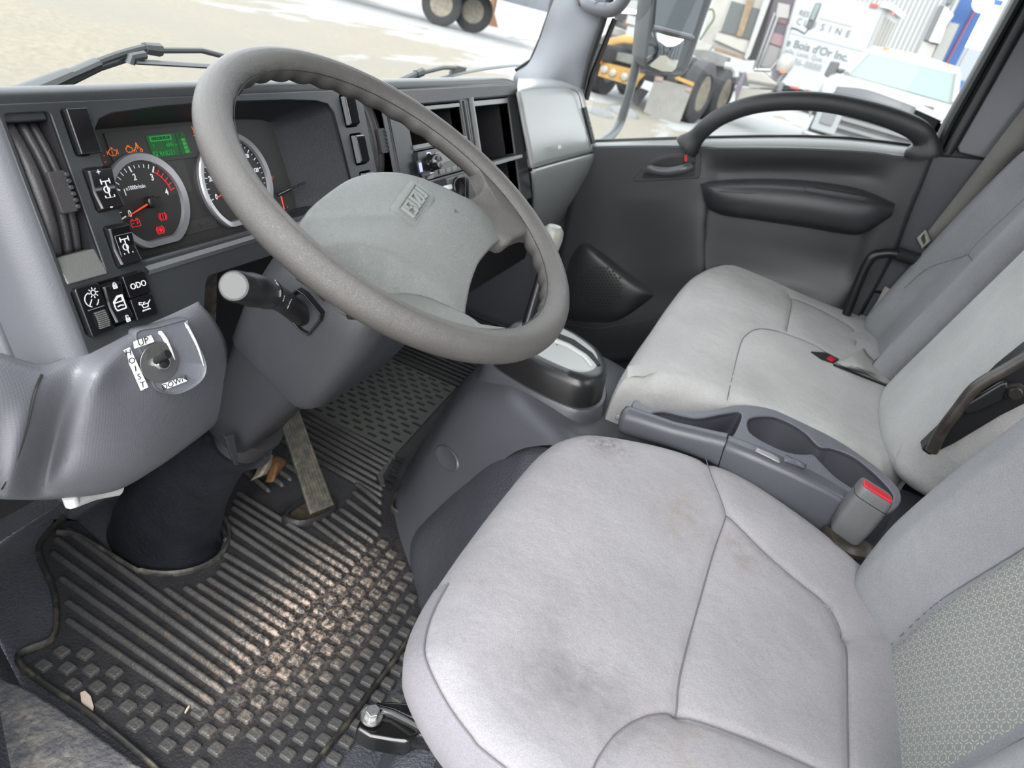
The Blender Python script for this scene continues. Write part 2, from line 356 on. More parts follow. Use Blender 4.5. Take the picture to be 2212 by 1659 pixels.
# passenger side front pillar trim
ap = struct('trim_2')
def X(x, y, v): return P(x, y, 'x', v)
rows = [[P(1225, -60, 'y', .385), P(1262, -60, 'y', .33), P(1300, -60, 'y', .28), X(1335, -60, 1.335), X(1340, -60, 1.40)],
        [P(1190, 15, 'y', .39), P(1228, 15, 'y', .33), P(1268, 15, 'y', .28), X(1306, 20, 1.335), X(1313, 20, 1.40)],
        [P(1166, 85, 'y', .405), P(1200, 85, 'y', .34), P(1245, 80, 'y', .28), X(1286, 80, 1.335), X(1292, 80, 1.40)],
        [P(1143, 135, 'y', .42), P(1180, 140, 'y', .34), P(1228, 135, 'y', .28), X(1268, 135, 1.335), X(1275, 135, 1.40)],
        [P(1113, 158, 'y', .44), P(1160, 190, 'y', .34), P(1215, 195, 'y', .28), X(1256, 190, 1.335), X(1262, 190, 1.40)],
        [P(1108, 185, 'y', .44), P(1160, 230, 'y', .34), P(1215, 235, 'y', .28), X(1252, 225, 1.335), X(1258, 225, 1.40)]]
mk('pillar_trim', patch(rows, 5, 5), MAT('pale_grey_trim', (.16, .17, .19), .5, grain=(500, .0006)), ap)
m = MB(); m.tube([P(1226, -55, 'y', .392), P(1191, 15, 'y', .397), P(1167, 85, 'y', .412), P(1147, 130, 'y', .425), P(1115, 152, 'y', .445)], .006, 8); mk('windscreen_seal', m, black, ap)
m = MB(); m.tube([X(1338, -60, 1.345), X(1309, 20, 1.345), X(1289, 80, 1.345), X(1270, 135, 1.345), X(1257, 190, 1.345)], .012, 10); m.tube([X(1328, 40, 1.37), X(1300, 110, 1.37), X(1280, 160, 1.37), X(1266, 215, 1.37)], .008, 8); mk('door_seal', m, black, ap)
m = MB(); m.tube([X(1268, 160, 1.375), X(1262, 190, 1.375), X(1258, 215, 1.375)], .013, 10); mk('window_channel', m, MAT('mid_grey_rubber', (.10, .10, .105), .5), ap)
# passenger grab handle on that pillar
gh = thing('grab_handle', 'grey plastic grab handle on the front pillar at the photo top edge', 'handle', X(1275, 0, 1.30))
m = MB(); m.tube(cat_rom([X(1262, -8, 1.325), X(1272, 12, 1.285), X(1300, 22, 1.27), X(1330, 18, 1.265), X(1352, -10, 1.265), X(1372, -60, 1.27)], 8), .017, 14); mk('grip', m, grey_lt, gh)
m = MB(); m.tube([X(1287, 17, 1.276), X(1289, 18, 1.2755)], .0176, 14); m.tube([X(1309, 21.5, 1.269), X(1311, 21.5, 1.2688)], .0176, 14); mk('joint', m, grey, gh)
m = MB(); m.tube([X(1250, -30, 1.34), X(1266, 0, 1.32)], .022, 14); mk('mount', m, grey_lt, gh)
# ================================================================== dashboard
TL = R_(23)
EX = V((1, 0, 0)); EV = V((0, math.sin(TL), math.cos(TL))); EN = V((0, -math.cos(TL), math.sin(TL)))
OD = V((0, .24, .79))
def D(u, v, w=0): return OD+EX*u+EV*v+EN*w
def DU(x, y, w=0):
    p = PL(x, y, OD+EN*w, EN)-(OD+EN*w); return (p.dot(EX), p.dot(EV))
def DF(u, v, w=0, rot=0):
    c, s = math.cos(rot), math.sin(rot); return (D(u, v, w), EX*c+EV*s, EV*c-EX*s, EN)
DF0 = (OD, EX, EV, EN)
dash = thing('dashboard', 'charcoal dashboard with instruments, switches and storage pockets across the cab', 'dashboard', (.45, .3, .5))
cl_hole = [(-.181, -.116), (-.1825, -.03), (-.180, -.014), (-.171, -.004), (-.156, .0005), (-.10, .004), (-.02, .0055), (.10, .0035), (.160, .0005), (.1835, -.0045), (.1935, -.016), (.2020, -.118), (.2005, -.130), (.1935, -.137), (.10, -.139), (-.168, -.139), (-.177, -.136), (-.181, -.128)]
sw = [(-.1945, -.014, .026, .044), (-.192, -.065, .028, .043), (-.192, -.118, .027, .043)]
swr = [(.2275, -.0155, .029, .043), (.2325, -.068, .029, .043), (.2365, -.121, .029, .043)]
bot = [(-.244, -.1675, .0245, .043), (-.2195, -.1675, .022, .040), (-.1935, -.168, .0255, .043)]
holes = [rrect(a-.0045, b, w-.011, h-.004, .003) for a, b, w, h in sw] + [rrect(a, b, w, h, .003) for a, b, w, h in swr] + [rrect(-.2195, -.1675, .075, .044, .004)] + [cl_hole]
holes += [rrect(-.237, -.0675, .041, .145, .004), rrect(.291, -.070, .046, .146, .004)]
outer = [(-.2615, .0125), (.326, .0125), (.328, -.175), (-.100, -.172), (-.106, -.178), (-.118, -.202), (-.125, -.2075), (-.2615, -.2095)]
plate('instrument_panel', [outer]+holes, DF0, -.024, 0, dash_m, dash, bevel=.0010)
# rounded dash top
def toprow(u, lift=0): return [D(u, .010+lift, -.004), D(u, .019+lift, -.003), D(u, .026+lift, -.010), D(u, .028+lift, -.022), D(u, .024+lift, -.07), V((u, .42, .752)), V((u, .57, .70))]
us = [-.44, -.32, -.2, -.05, .1, .3, .5, .7, .82, .87]
rows = [toprow(u, (-.006 if u > .85 else (.0015 if -.2 < u < .2 else 0))) for u in us]
mk('dash_top', patch(rows, 3, 3), dash_m, dash)
# left end trim of the dashboard, turned towards the door opening
fv = (.0125, -.04, -.09, -.14, -.18, -.2095)
mk('side_flank', patch([[D(-.2612, v, -.0006), D(-.266, v, -.0012), D(-.275, v, -.006), D(-.2845, v, -.018), D(-.290, v, -.036), D(-.293, v, -.055)] for v in fv], 4, 4), MAT('lit_flank_plastic', (.080, .084, .095), .36, grain=(900, .0002)), dash, label='left flank of the fascia toned lighter for side light')  # lighter than the dash plastic: grazing side light put into the colour
lt = patch([[D(-.293, v, -.055), D(-.315, v, -.066), D(-.36, v, -.085), D(-.46, v, -.10)] for v in fv], 4, 4)
mk('end_trim', lt, grey_lt, dash, solid=.004)
m = MB(); fr = (P(-12, 630, 'y', .245), V((.93, -.30, .1)).normalized(), V((.0, .39, .92)).normalized(), V((-.30, -.86, .36)).normalized()); m.prism(rrect(0, 0, .052, .13, .014), fr, -.006, .003); mk('fuse_cover', m, grey_lt, dash, bevel=.002)
# ---- left air vent: housing, shutter blades, thumb tab
def vent(px0, u0, u1, tab, lbl):
    o = MB(); o.loft([[D(u0, .0095, -.001), D(u1, .0095, -.001), D(u1, -.1405, -.001), D(u0, -.1405, -.001)], [D(u0, .0095, -.05), D(u1, .0095, -.05), D(u1, -.1405, -.05), D(u0, -.1405, -.05)]], True, False)
    o.loft([[D(u0, .0095, -.05), D(u1, .0095, -.05)], [D(u0, -.1405, -.05), D(u1, -.1405, -.05)]], False, False)
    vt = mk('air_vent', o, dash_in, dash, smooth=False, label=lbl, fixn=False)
    w = u1-u0
    for k, (f, wd) in enumerate(((.12, .40), (.50, .28), (.80, .30))):
        uu = u0+w*(f+.08)
        rows = []
        for v in (-.002, -.03, -.06, -.09, -.1155):
            bow = -.010+.012*(1-((v+.058)/.06)**2)-.004*k
            rows.append([D(uu-w*wd/2, v, bow-.006), D(uu-w*wd/4, v, bow), D(uu+w*wd/4, v, bow-.001), D(uu+w*wd/2, v, bow-.010)])
        mk('blade', patch(rows, 4, 5), vent_m, vt, solid=.002)
    m = MB(); m.prism(rrect(0, 0, w*.40, .036, .002), DF(u0+w*.62, -.062, -.002), 0, .006)
    for i in range(6): m.prism(arc(0, 0, .0022, 0, 360, 8)[:-1], DF(u0+w*.82, -.048-.0056*i, -.001), 0, .007)
    mk('thumb_tab', m, vent_m, vt, bevel=.0006)
    m = MB(); m.prism(rrect(0, 0, w-.001, .0115, .002), DF((u0+u1)/2, .004, -.010), -.02, .007); mk('upper_cap', m, dash_m, vt, bevel=.002)
    return vt
vent(0, -.257, -.218, 0, 'left vent with bowed vertical shutters')
vent(0, .268, .314, 0, 'centre vent partly hidden behind steering wheel')
m = MB(); m.loft([[D(-.2575, -.1155, -.004), D(-.2165, -.1155, -.004), D(-.216, -.140, .0015), D(-.2575, -.140, .0015)], [D(-.2575, -.1155, -.02), D(-.2165, -.1155, -.02), D(-.216, -.140, -.01), D(-.2575, -.140, -.01)]]); mk('vent_pocket', m, MAT('scuffed_grey_plastic', (.10, .105, .10), .38, grain=(700, .0005)), dash, bevel=.0015)
# ---- switches
AXLE = [[(-.0045, .0075), (.0045, .0075)], [(-.0045, .0055), (-.0045, .0095)], [(.0045, .0055), (.0045, .0095)], [(0, .0075), (0, -.0075)], [(-.0048, -.0075), (.0048, -.0075)], [(-.0048, -.0095), (-.0048, -.0055)], [(.0048, -.0095), (.0048, -.0055)], [(c[0]*1-.0012, c[1]) for c in arc(0, 0, .0028, 0, 360, 14)]]
def rocker(u, v, w, h, lean=.004, split=None, lbl=None):
    hw, hh = w/2-.0012, h/2-.0015
    m = MB()
    prof = [(-hh, .001), (-hh*.86, .0085), (-hh*.2, .0055), (0, .005), (hh*.2, .0058), (hh*.86, .0075), (hh, .001)]
    loops = [[D(u-hw, v+a, -.012), D(u-hw, v+a, b*.9-.0008), D(u-hw+.002, v+a, b), D(u+hw-.002, v+a, b), D(u+hw, v+a, b*.9-.0008), D(u+hw, v+a, -.012)] for a, b in prof]
    m.loft(loops)
    return mk('rocker_switch', m, gloss, dash, bevel=.0007, label=lbl)
s1 = MB(); u, v, w, h = sw[0]; s1.loft([[D(u-w/2+.0015, v-h/2+.002, -.01), D(u+w/2-.001, v-h/2+.002, -.01), D(u+w/2-.001, v+h/2-.001, -.01), D(u-w/2+.0015, v+h/2-.001, -.01)], [D(u-w/2+.003, v-h/2+.0025, .006), D(u+w/2-.002, v-h/2+.0025, .006), D(u+w/2-.002, v+h/2-.002, .006), D(u-w/2+.003, v+h/2-.002, .006)]])
mk('switch_blank', s1, gloss, dash, bevel=.0012, label='plain gloss black blanking switch')
r2 = rocker(*sw[1], lbl='axle rocker switch with plus and minus'); u, v, w, h = sw[1]
text('plus_mark', '+', DF(u-.0035, v+.0150, .0068), .008, whitep, r2); text('minus_mark', '-', DF(u-.0030, v-.0160, .0080), .010, whitep, r2)
m = MB(); m.ribbon(AXLE, .0009, DF(u+.001, v-.001, .0062)); mk('axle_icon', m, whitep, r2)
m = MB(); m.ribbon([[(-.0095, -.011), (.0095, -.011)], [(-.0095, .0105), (.0095, .0105)]], .0003, DF(u+.001, v, .0063)); mk('line_mark', m, greyp, r2)
r3 = rocker(*sw[2], lbl='axle rocker switch without plus sign'); u, v, w, h = sw[2]
m = MB(); m.ribbon(AXLE, .0009, DF(u+.0005, v-.002, .0062)); mk('axle_icon', m, whitep, r3)
m = MB(); m.ribbon([[(-.0095, -.0125), (.0095, -.0125)], [(-.0095, -.0105), (-.0095, .010)], [(-.0095, .010), (.0095, .010)]], .0003, DF(u+.001, v, .0065)); mk('line_mark', m, greyp, r3)
for i, (u, v, w, h) in enumerate(swr):
    m = MB(); m.loft([[D(u-w/2+.001, v-h/2+.001, -.01), D(u+w/2-.001, v-h/2+.001, -.01), D(u+w/2-.001, v+h/2-.001, -.01), D(u-w/2+.001, v+h/2-.001, -.01)], [D(u-w/2+.006, v-h/2+.002, .004), D(u+w/2-.002, v-h/2+.002, .005), D(u+w/2-.002, v+h/2-.002, .005), D(u-w/2+.006, v+h/2-.002, .004)], [D(u-w/2+.0075, v-h/2+.005, .0068), D(u+w/2-.003, v-h/2+.005, .0085), D(u+w/2-.003, v+h/2-.005, .0085), D(u-w/2+.0075, v+h/2-.005, .0068)]])
    mk('switch_blank', m, gloss, dash, bevel=.0012)
# lower bank: dimmer, door lock, odometer / oil
m = MB(); m.prism(rrect(-.2195, -.1675, .077, .046, .004), DF0, -.014, -.006); mk('switch_bank_base', m, black, dash)
u, v, w, h = bot[0]
m = MB(); m.prism(rrect(0, 0, w, h+.004, .003), DF(u, v, 0), -.008, .006); dm = mk('dimmer_switch', m, gloss, dash, bevel=.0014)
m = MB()
for i in range(9): m.box(D(u+.0022, v-.0025-.0018*i, .0066+.0016*math.sin(math.pi*(i+.5)/9)), EX*.0052, EV*.00055, EN*.0012)
mk('thumb_wheel', m, MAT('ribbed_grey_wheel', (.10, .10, .10), .4), dm, smooth=False)
m = MB(); gx = .0005
m.ribbon([arc(-.001, -.001, .0066, 100, 250, 14), arc(-.001, -.001, .0066, -62, -15, 6), [(-.005, -.006), (-.001, -.001)], arc(.0028, .0045, .0023, 0, 360, 12)] + [[(.0028+.0034*math.cos(a), .0045+.0034*math.sin(a)), (.0028+.0047*math.cos(a), .0045+.0047*math.sin(a))] for a in [i*math.pi/4 for i in range(8)]], .00065, DF(u+.0005, v+.011, .0062)); mk('dimmer_icon', m, whitep, dm)
m = MB(); m.ribbon([[(-.0075, 0), (.009, 0)]], .0004, DF(u, v+.0015, .0062)); mk('line_mark', m, greyp, dm)
u, v, w, h = bot[1]
lk = rocker(u, v, w+.001, h+.003, lbl='door lock rocker switch')
m = MB(); m.ribbon([[(-.0055, -.004), (-.0055, .002), (.000, .0065), (.0055, .0065), (.0055, -.0065), (-.0045, -.0065), (-.0055, -.004)], [(-.0045, .001), (.0045, .001)], [(-.0048, .0018), (.0002, .0055), (.0045, .0055), (.0045, .001)], [(-.0025, -.003), (.0005, -.0024), (.0035, -.0032)]], .0011, DF(u+.0005, v-.0005, .0062)); mk('door_icon', m, whitep, lk)
PADL = [[(-.0018, -.0025), (.0018, -.0025), (.0018, .0004), (-.0018, .0004), (-.0018, -.0025)], [(-.0018, -.001), (.0018, -.001)]]
m = MB(); m.ribbon(PADL+[[(-.0012, .0004)]+arc(0, .0014, .0012, 180, 0, 8)+[(.0012, .0004)]], .0009, DF(u, v+.0165, .0090)); m.ribbon(PADL+[[(-.0012, .0004)]+arc(-.0001, .0022, .0012, 180, 0, 8)], .0009, DF(u+.001, v-.0165, .0098)); mk('padlock_icon', m, whitep, lk)
u, v, w, h = bot[2]
m = MB(); m.prism(rrect(0, 0, w, h/2+.001, .002), DF(u, v+.0115, 0), -.008, .006); od = mk('odometer_button', m, gloss, dash, bevel=.0012); text('lettering', 'ODO', DF(u+.0005, v+.0105, .0062), .0082, whitep, od, sx=.95)
m = MB(); m.prism(rrect(0, 0, w, h/2+.001, .002), DF(u, v-.0115, 0), -.008, .006); oi = mk('oil_button', m, gloss, dash, bevel=.0012)
m = MB(); m.ribbon([[(-.006, .002), (-.0035, .0012), (-.0025, -.0022), (.003, -.0022), (.0042, .001), (-.003, .001)], [(.0042, .001), (.0072, .0032)], [(-.006, .002), (-.0055, .004), (-.003, .0032)], [(-.001, .001), (-.001, .0028), (.001, .0028)]]+[[(-.0045+.0022*i, -.0052), (-.0034+.0022*i, -.0043), (-.0023+.0022*i, -.0052)] for i in range(4)], .0008, DF(u+.0005, v-.0098, .0062)); mk('oil_can_icon', m, whitep, oi)
# ---- instrument cluster, recessed in its hood
fin = [(-.178, -.116), (-.178, -.03), (-.176, -.018), (-.168, -.0115), (-.154, -.0095), (-.10, -.009), (-.02, -.009), (.07, -.011), (.105, -.014), (.117, -.018), (.1215, -.028), (.130, -.112), (.130, -.122), (.127, -.131), (.06, -.140), (-.165, -.140), (-.174, -.138), (-.178, -.128)]
WFACE = -.05
def interp(t): return [(a[0]*(1-t)+b[0]*t, a[1]*(1-t)+b[1]*t) for a, b in zip(cl_hole, fin)]
fold = [(b[0]+.011 if b[0] > .1 else b[0], b[1]) for b in fin]
m = MB(); m.loft([[D(*p, -.001) for p in cl_hole], [D(*p, -.006) for p in cl_hole], [D(*p, -.046) for p in fold], [D(*p, WFACE-.001) for p in fin]], True, False)
cl = mk('instrument_cluster', m, MAT('dark_hood_plastic', (.022, .024, .028), .42, grain=(600, .0006)), dash, fixn=False, label='recessed gauge cluster under its hood')
m = MB(); m.prism(fin, DF0, WFACE-.004, WFACE); mk('gauge_face', m, face_m, cl, smooth=False)
m = MB(); m.loft([[D(-.176, -.137, -.001), D(.199, -.1365, -.001)], [D(-.174, -.1405, -.002), D(.199, -.1405, -.002)], [D(-.174, -.1475, .0035), D(.199, -.146, .0035)], [D(-.174, -.152, .001), D(.199, -.150, .001)]], False, False); mk('cluster_sill', m, MAT('grey_sill_strip', (.085, .09, .095), .3), cl, fixn=False)
FZ = WFACE
gmask = MAT('gauge_mask', (.027, .026, .026), .4)
for q_, z_ in ((rrect(-.150, -.0225, .022, .020, .001), .0012), (rrect(-.072, -.0305, .120, .034, .001), .0016), (rrect(-.058, -.066, .034, .036, .001), .0009), (rrect(-.045, -.1225, .05, .014, .002), .0009), (rrect(.007, -.024, .030, .022, .001), .0011)):
    m = MB(); m.prism(q_, DF(0, 0, FZ), 0, z_); mk('mask_panel', m, gmask, cl, smooth=False)
def ring(cu, cv, R1, R2, vcut):
    def lp(R):
        out = []
        for i in range(64):
            a = 2*math.pi*i/64; x, y = R*math.cos(a), R*math.sin(a); vc = vcut-cv
            if y < vc:
                y = vc
                lim = math.sqrt(max(R*R-vc*vc, 0)); x = max(-lim, min(lim, R*math.cos(a)*1.0/abs(math.sin(a))*abs(vc)/R if abs(math.sin(a)) > 1e-6 else x))
            out.append((cu+x, cv+y))
        return out
    a, b, c, d = lp(R1), lp(R1-.0016), lp(R2+.001), lp(R2)
    cut = lambda l, k: [(p[0], max(p[1], vcut+k)) for p in l]
    m = MB(); m.loft([[D(*p, FZ) for p in a], [D(*p, FZ+.004) for p in a], [D(*p, FZ+.0055) for p in b], [D(*p, FZ+.0045) for p in cut(c, .006)], [D(*p, FZ) for p in cut(d, .0075)]], True, False)
    return mk('gauge_ring', m, silver, cl, fixn=False, ang=30)
tu, tv, su, sv = -.105, -.0865, .030, -.0835
ring(tu, tv, .052, .0425, -.1325); ring(su, sv, .0605, .0525, -.1335)
for (cu, cv, R) in ((tu, tv, .0425), (su, sv, .0525)):
    m = MB(); m.prism([p for p in [(cu+R*math.cos(a), max(cv+R*math.sin(a), -.1255)) for a in [2*math.pi*i/48 for i in range(48)]]], DF0, FZ, FZ+.0006); mk('dial', m, face_m, cl, smooth=False)
def pol(cu, cv, r, a): return (cu+r*math.cos(R_(a)), cv+r*math.sin(R_(a)))
# tachometer: 0 at lower left, red zone from 3 to 4
A0, AK = 196, -45.5                                            # degrees at 0 and per 1000
ticks = [[pol(tu, tv, .0405, A0+AK*k/5), pol(tu, tv, .0345 if k % 5 == 0 else .0365, A0+AK*k/5)] for k in range(0, 16)]
m = MB(); m.ribbon([x for i, x in enumerate(ticks) if i % 5], .0008, DF(0, 0, FZ+.0007)); m.ribbon([x for i, x in enumerate(ticks) if i % 5 == 0], .0016, DF(0, 0, FZ+.0007)); mk('tick_marks', m, whitel, cl)
m = MB(); m.ribbon([[pol(tu, tv, .0405, A0+AK*k/5), pol(tu, tv, .0355, A0+AK*k/5)] for k in range(16, 21)], .0009, DF(0, 0, FZ+.0007)); m.ribbon([[pol(tu, tv, .0350, A0+AK*(3.08+i*.02)) for i in range(48)]], .0012, DF(0, 0, FZ+.0007)); mk('red_zone', m, red_e, cl)
for k, a_ in ((0, 0), (1, 0), (2, 0), (3, 0), (4, 0)):
    p = pol(tu, tv, .0282, A0+AK*k); text('numeral', str(k), DF(*p, FZ+.0005), .0095, whitel, cl, sx=.8, off=.0002)
text('lettering', 'x1000r/min', DF(-.115, -.0692, FZ+.0005), .0062, whitel, cl, sx=.86)
def needle(cu, cv, ang, ln, cap=.0062):
    c, s = math.cos(R_(ang)), math.sin(R_(ang)); a = EX*c+EV*s; b = EV*c-EX*s
    m = MB(); m.prism([(.004, .0009), (ln, .0004), (ln, -.0004), (.004, -.0009)], (D(cu, cv, FZ+.004), a, b, EN), 0, .0012); nn = mk('needle', m, ndl, cl, smooth=False)
    m = MB(); m.lathe([(0, .0095), (cap*.8, .0092), (cap, .008), (cap, .001), (0, .001)], DF(cu, cv, FZ), 24); m.box(D(cu, cv, FZ+.0075)-a*cap*1.35, a*cap*.5, b*.0012, EN*.0012); mk('needle_cap', m, black, cl, bevel=0)
needle(tu, tv, 196, .0345); needle(su, sv, 197, .0435)
# speedometer
SA, SK = 197, -1.52
m = MB(); m.ribbon([[pol(su, sv, .0500, SA+SK*k), pol(su, sv, .0465, SA+SK*k)] for k in range(0, 142, 10)], .0012, DF(0, 0, FZ+.0007)); m.ribbon([[pol(su, sv, .0500, SA+SK*k), pol(su, sv, .0478, SA+SK*k)] for k in range(5, 140, 5)], .0006, DF(0, 0, FZ+.0007)); mk('tick_marks', m, whitel, cl)
for k in range(0, 141, 20):
    p = pol(su, sv, .0405, SA+SK*k); text('numeral', str(k), DF(*p, FZ+.0005), .0088 if k < 100 else .007, whitel, cl, sx=.82, off=.0002)
for k in range(0, 81, 10):
    p = pol(su, sv, .0285, SA+SK*k*1.609); text('numeral', str(k), DF(*p, FZ+.0005), .0048, greyp, cl, sx=.85)
# warning lamps
def icon(nm, lines, u, v, mat_, w=.00062, s=1): m = MB(); m.ribbon([[(x*s, y*s) for x, y in l] for l in lines], w, DF(u, v, FZ+.0018)); mk(nm, m, mat_, cl)
ENG = [[(-.004, .002), (-.004, -.001), (-.002, -.003), (.003, -.003), (.005, -.001), (.005, .002), (.003, .002), (.002, .0035), (-.002, .0035), (-.003, .002), (-.004, .002)], [(-.006, .002), (-.006, -.0015)], [(-.006, .0003), (-.004, .0003)], [(-.001, .0048), (.0015, .0048)], [(.0002, .0035), (.0002, .0048)], [(.0065, .0028), (.0065, -.002)]]
icon('engine_icon', ENG+[[(0, .0018), (0, -.0004)], [(0, -.0014), (0, -.0019)]], -.130, -.0325, amb_e); icon('engine_icon', [l for l in ENG[:1]]+ENG[3:5], -.1095, -.0315, amb_e, .0008, .85)
icon('glow_icon', [[(-.005, -.003), (-.0035, -.001), (-.0015, .001), (0, .005), (.0015, .001), (.0035, -.001), (.005, -.003)], arc(-.004, -.003, .0016, 0, 360, 10), arc(.004, -.003, .0016, 0, 360, 10), [(0, .004), (0, -.001)]], -.0985, -.0305, amb_e, .0007)
icon('exhaust_icon', [[(-.003, .005), (-.002, .001), (.003, -.001), (.0015, .0025), (-.002, .001)], [(-.0005, .0015), (-.0025, -.0015), (.0005, -.003)]]+[[(-.0035+.0022*i, -.0052), (-.0025+.0022*i, -.0044), (-.0014+.0022*i, -.0052)] for i in range(4)], -.0142, -.0195, amb_e, .0008)
icon('battery_icon', [[(-.0055, -.0035), (.0055, -.0035), (.0055, .0028), (-.0055, .0028), (-.0055, -.0035)], [(-.004, .0028), (-.004, .0045), (-.002, .0045), (-.002, .0028)], [(.002, .0028), (.002, .0045), (.004, .0045), (.004, .0028)], [(-.004, 0), (-.0015, 0)], [(.0015, 0), (.004, 0)], [(.0027, .0012), (.0027, -.0012)]], -.130, -.1045, red_e)
BRK = [arc(0, 0, .0036, 0, 360, 20), arc(0, 0, .0052, 125, 235, 10), arc(0, 0, .0052, -55, 55, 10)]
icon('brake_icon', BRK+[[(0, .0022), (0, -.0004)], [(0, -.0015), (0, -.002)]], -.0935, -.104, red_e); icon('brake_icon', BRK, -.1020, -.1172, red_e, .0007); icon('brake_cross', [[(-.002, 0), (.002, 0)], [(0, .002), (0, -.002)]], -.1020, -.1172, red_e, .0016)
icon('dim_lamp', [[(-.0006, 0), (.0006, 0)]], -.010, -.029, greyp, .004); icon('dim_lamp', [[(-.003, .001), (.003, .001)], arc(.012, 0, .0025, 0, 360, 10), arc(0, 0, .0025, 0, 360, 10)], -.043, -.1225, MAT('unlit_print', (.05, .05, .05), .5), .0006)
icon('red_dot', [[(-.0004, 0), (.0004, 0)]], -.1405, -.0345, red_e, .001); icon('red_dot', [[(-.0004, 0), (.0004, 0)]], -.1415, -.0405, red_e, .001)
# green display
m = MB(); m.prism([(-.084, -.0195), (-.0315, -.0195), (-.0285, -.0430), (-.082, -.0430)], DF0, FZ+.0016, FZ+.0024); ds = mk('display', m, lcd, cl, smooth=False)
def LD(u, v): return DF(u, v, FZ+.0025)
m = MB(); m.prism(rrect(-.0655, -.0235, .030, .0058, .0008), LD(0, 0), 0, .0001); m.prism(rrect(-.0785, -.0395, .0052, .0058, .0005), LD(0, 0), 0, .0001)
for i in range(4): m.prism(rrect(-.0352+.0004*i, -.0275-.0042*i, .0052+.0002*i, .0034, .0003), LD(0, 0), 0, .0001)
mk('lit_block', m, lcd_on, ds, smooth=False)
m = MB(); m.ribbon([[(-.044, -.0205), (-.044, -.0425)], [(-.041, -.0252), (-.034, -.0252)], [(-.0375, -.0205), (-.0395, -.0245), (-.0345, -.0245)]], .0005, LD(0, 0)); mk('segment', m, lcd_dk, ds)
text('lettering', 'ENGOIL/PLUB', DF(-.0655, -.0236, FZ+.0027), .0048, lcd_dk, ds, sx=.85); text('lettering', 'T', DF(-.0785, -.0315, FZ+.0025), .0055, lcd_on, ds); text('lettering', '4842', DF(-.0560, -.0312, FZ+.0025), .0066, lcd_on, ds, sx=.85); text('lettering', 'km', DF(-.0475, -.0318, FZ+.0025), .003, lcd_on, ds)
text('lettering', 'P', DF(-.0786, -.0396, FZ+.0027), .0064, lcd_dk, ds, sx=.85); text('lettering', 'RND21', DF(-.0625, -.0396, FZ+.0025), .0070, lcd_on, ds, sx=.98)
# temperature / fuel gauge at the right of the speedometer, reset rod
m = MB(); m.tube([D(.100, -.109, FZ), D(.112, -.104, FZ+.012)], .0022, 10); m.tube([D(.112, -.104, FZ+.012), D(.136, -.099, FZ+.02)], .0014, 8); mk('reset_rod', m, black, cl)
m = MB(); m.prism([(-.0006, .0), (.0006, .0), (.0009, .017), (-.0009, .017)], (D(.1000, -.128, FZ+.003), EX*.94-EV*.2*-1, EV, EN), 0, .001); mk('needle', m, ndl, cl, smooth=False)
text('lettering', 'H', DF(.0975, -.085, FZ+.0005), .004, greyp, cl); text('lettering', 'E', DF(.1105, -.127, FZ+.0005), .004, greyp, cl)
icon('red_mark', [arc(.06, -.1, .036, 27, 20, 4)], 0, 0, red_e, .0015)
# ---- centre panel with pockets, radio, heater controls
couter = [(.328, .012), (.85, .012), (.862, .010), (.868, .003), (.876, -.06), (.874, -.235), (.328, -.235)]
choles = [rrect(.482, -.0495, .196, .067, .003), rrect(.716, -.0735, .190, .118, .003), rrect(.736, -.182, .150, .080, .003), rrect(.49, -.111, .214, .050, .002)]
plate('centre_panel', [couter]+choles, DF0, -.024, .002, dash_m, dash, bevel=.0025)
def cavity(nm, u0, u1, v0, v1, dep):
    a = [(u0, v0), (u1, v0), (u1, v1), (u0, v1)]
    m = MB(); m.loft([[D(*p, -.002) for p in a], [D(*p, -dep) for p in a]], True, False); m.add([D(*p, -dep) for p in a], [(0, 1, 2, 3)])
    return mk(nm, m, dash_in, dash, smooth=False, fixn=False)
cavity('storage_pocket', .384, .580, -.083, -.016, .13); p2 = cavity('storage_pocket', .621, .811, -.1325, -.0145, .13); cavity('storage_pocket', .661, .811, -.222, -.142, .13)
edge_m = MAT('light_edge_plastic', (.17, .18, .18), .35)
m = MB(); m.box(D(.716, -.022, -.006), EX*.092, EV*.005, EN*.008); m.box(D(.482, -.0215, -.006), EX*.096, EV*.0035, EN*.008); m.box(D(.482, -.0800, -.004), EX*.097, EV*.0035, EN*.010); m.box(D(.737, -.1375, .003), EX*.076, EV*.0035, EN*.014); m.box(D(.622, -.073, .004), EX*.003, EV*.062, EN*.006); mk('pocket_rim', m, edge_m, dash, bevel=.001)
m = MB(); m.prism([(.335, .008), (.856, .008), (.862, .0), (.862, -.0115), (.62, -.012), (.56, -.0135), (.335, -.0145)], DF0, .002, .0045)
strip, t, b = NM('textured_strip_plastic'); b.inputs['Base Color'].default_value = (.10, .10, .105, 1); b.inputs['Roughness'].default_value = .4
tcx = nd(t, 'ShaderNodeTexCoord'); ww = nd(t, 'ShaderNodeTexWave', Scale=160, wave_type='BANDS', bands_direction='DIAGONAL'); t.links.new(tcx.outputs['Object'], ww.inputs['Vector']); bump(t, b, ww.outputs[0], .001, .5)
mk('upper_strip', m, strip, dash, bevel=.0012)
for uu in (.596, .604): m = MB(); m.box(D(uu, -.10, .003), EX*.0028, EV*.085, EN*.002); mk('divider_rib', m, dash_m, dash, bevel=.0008)
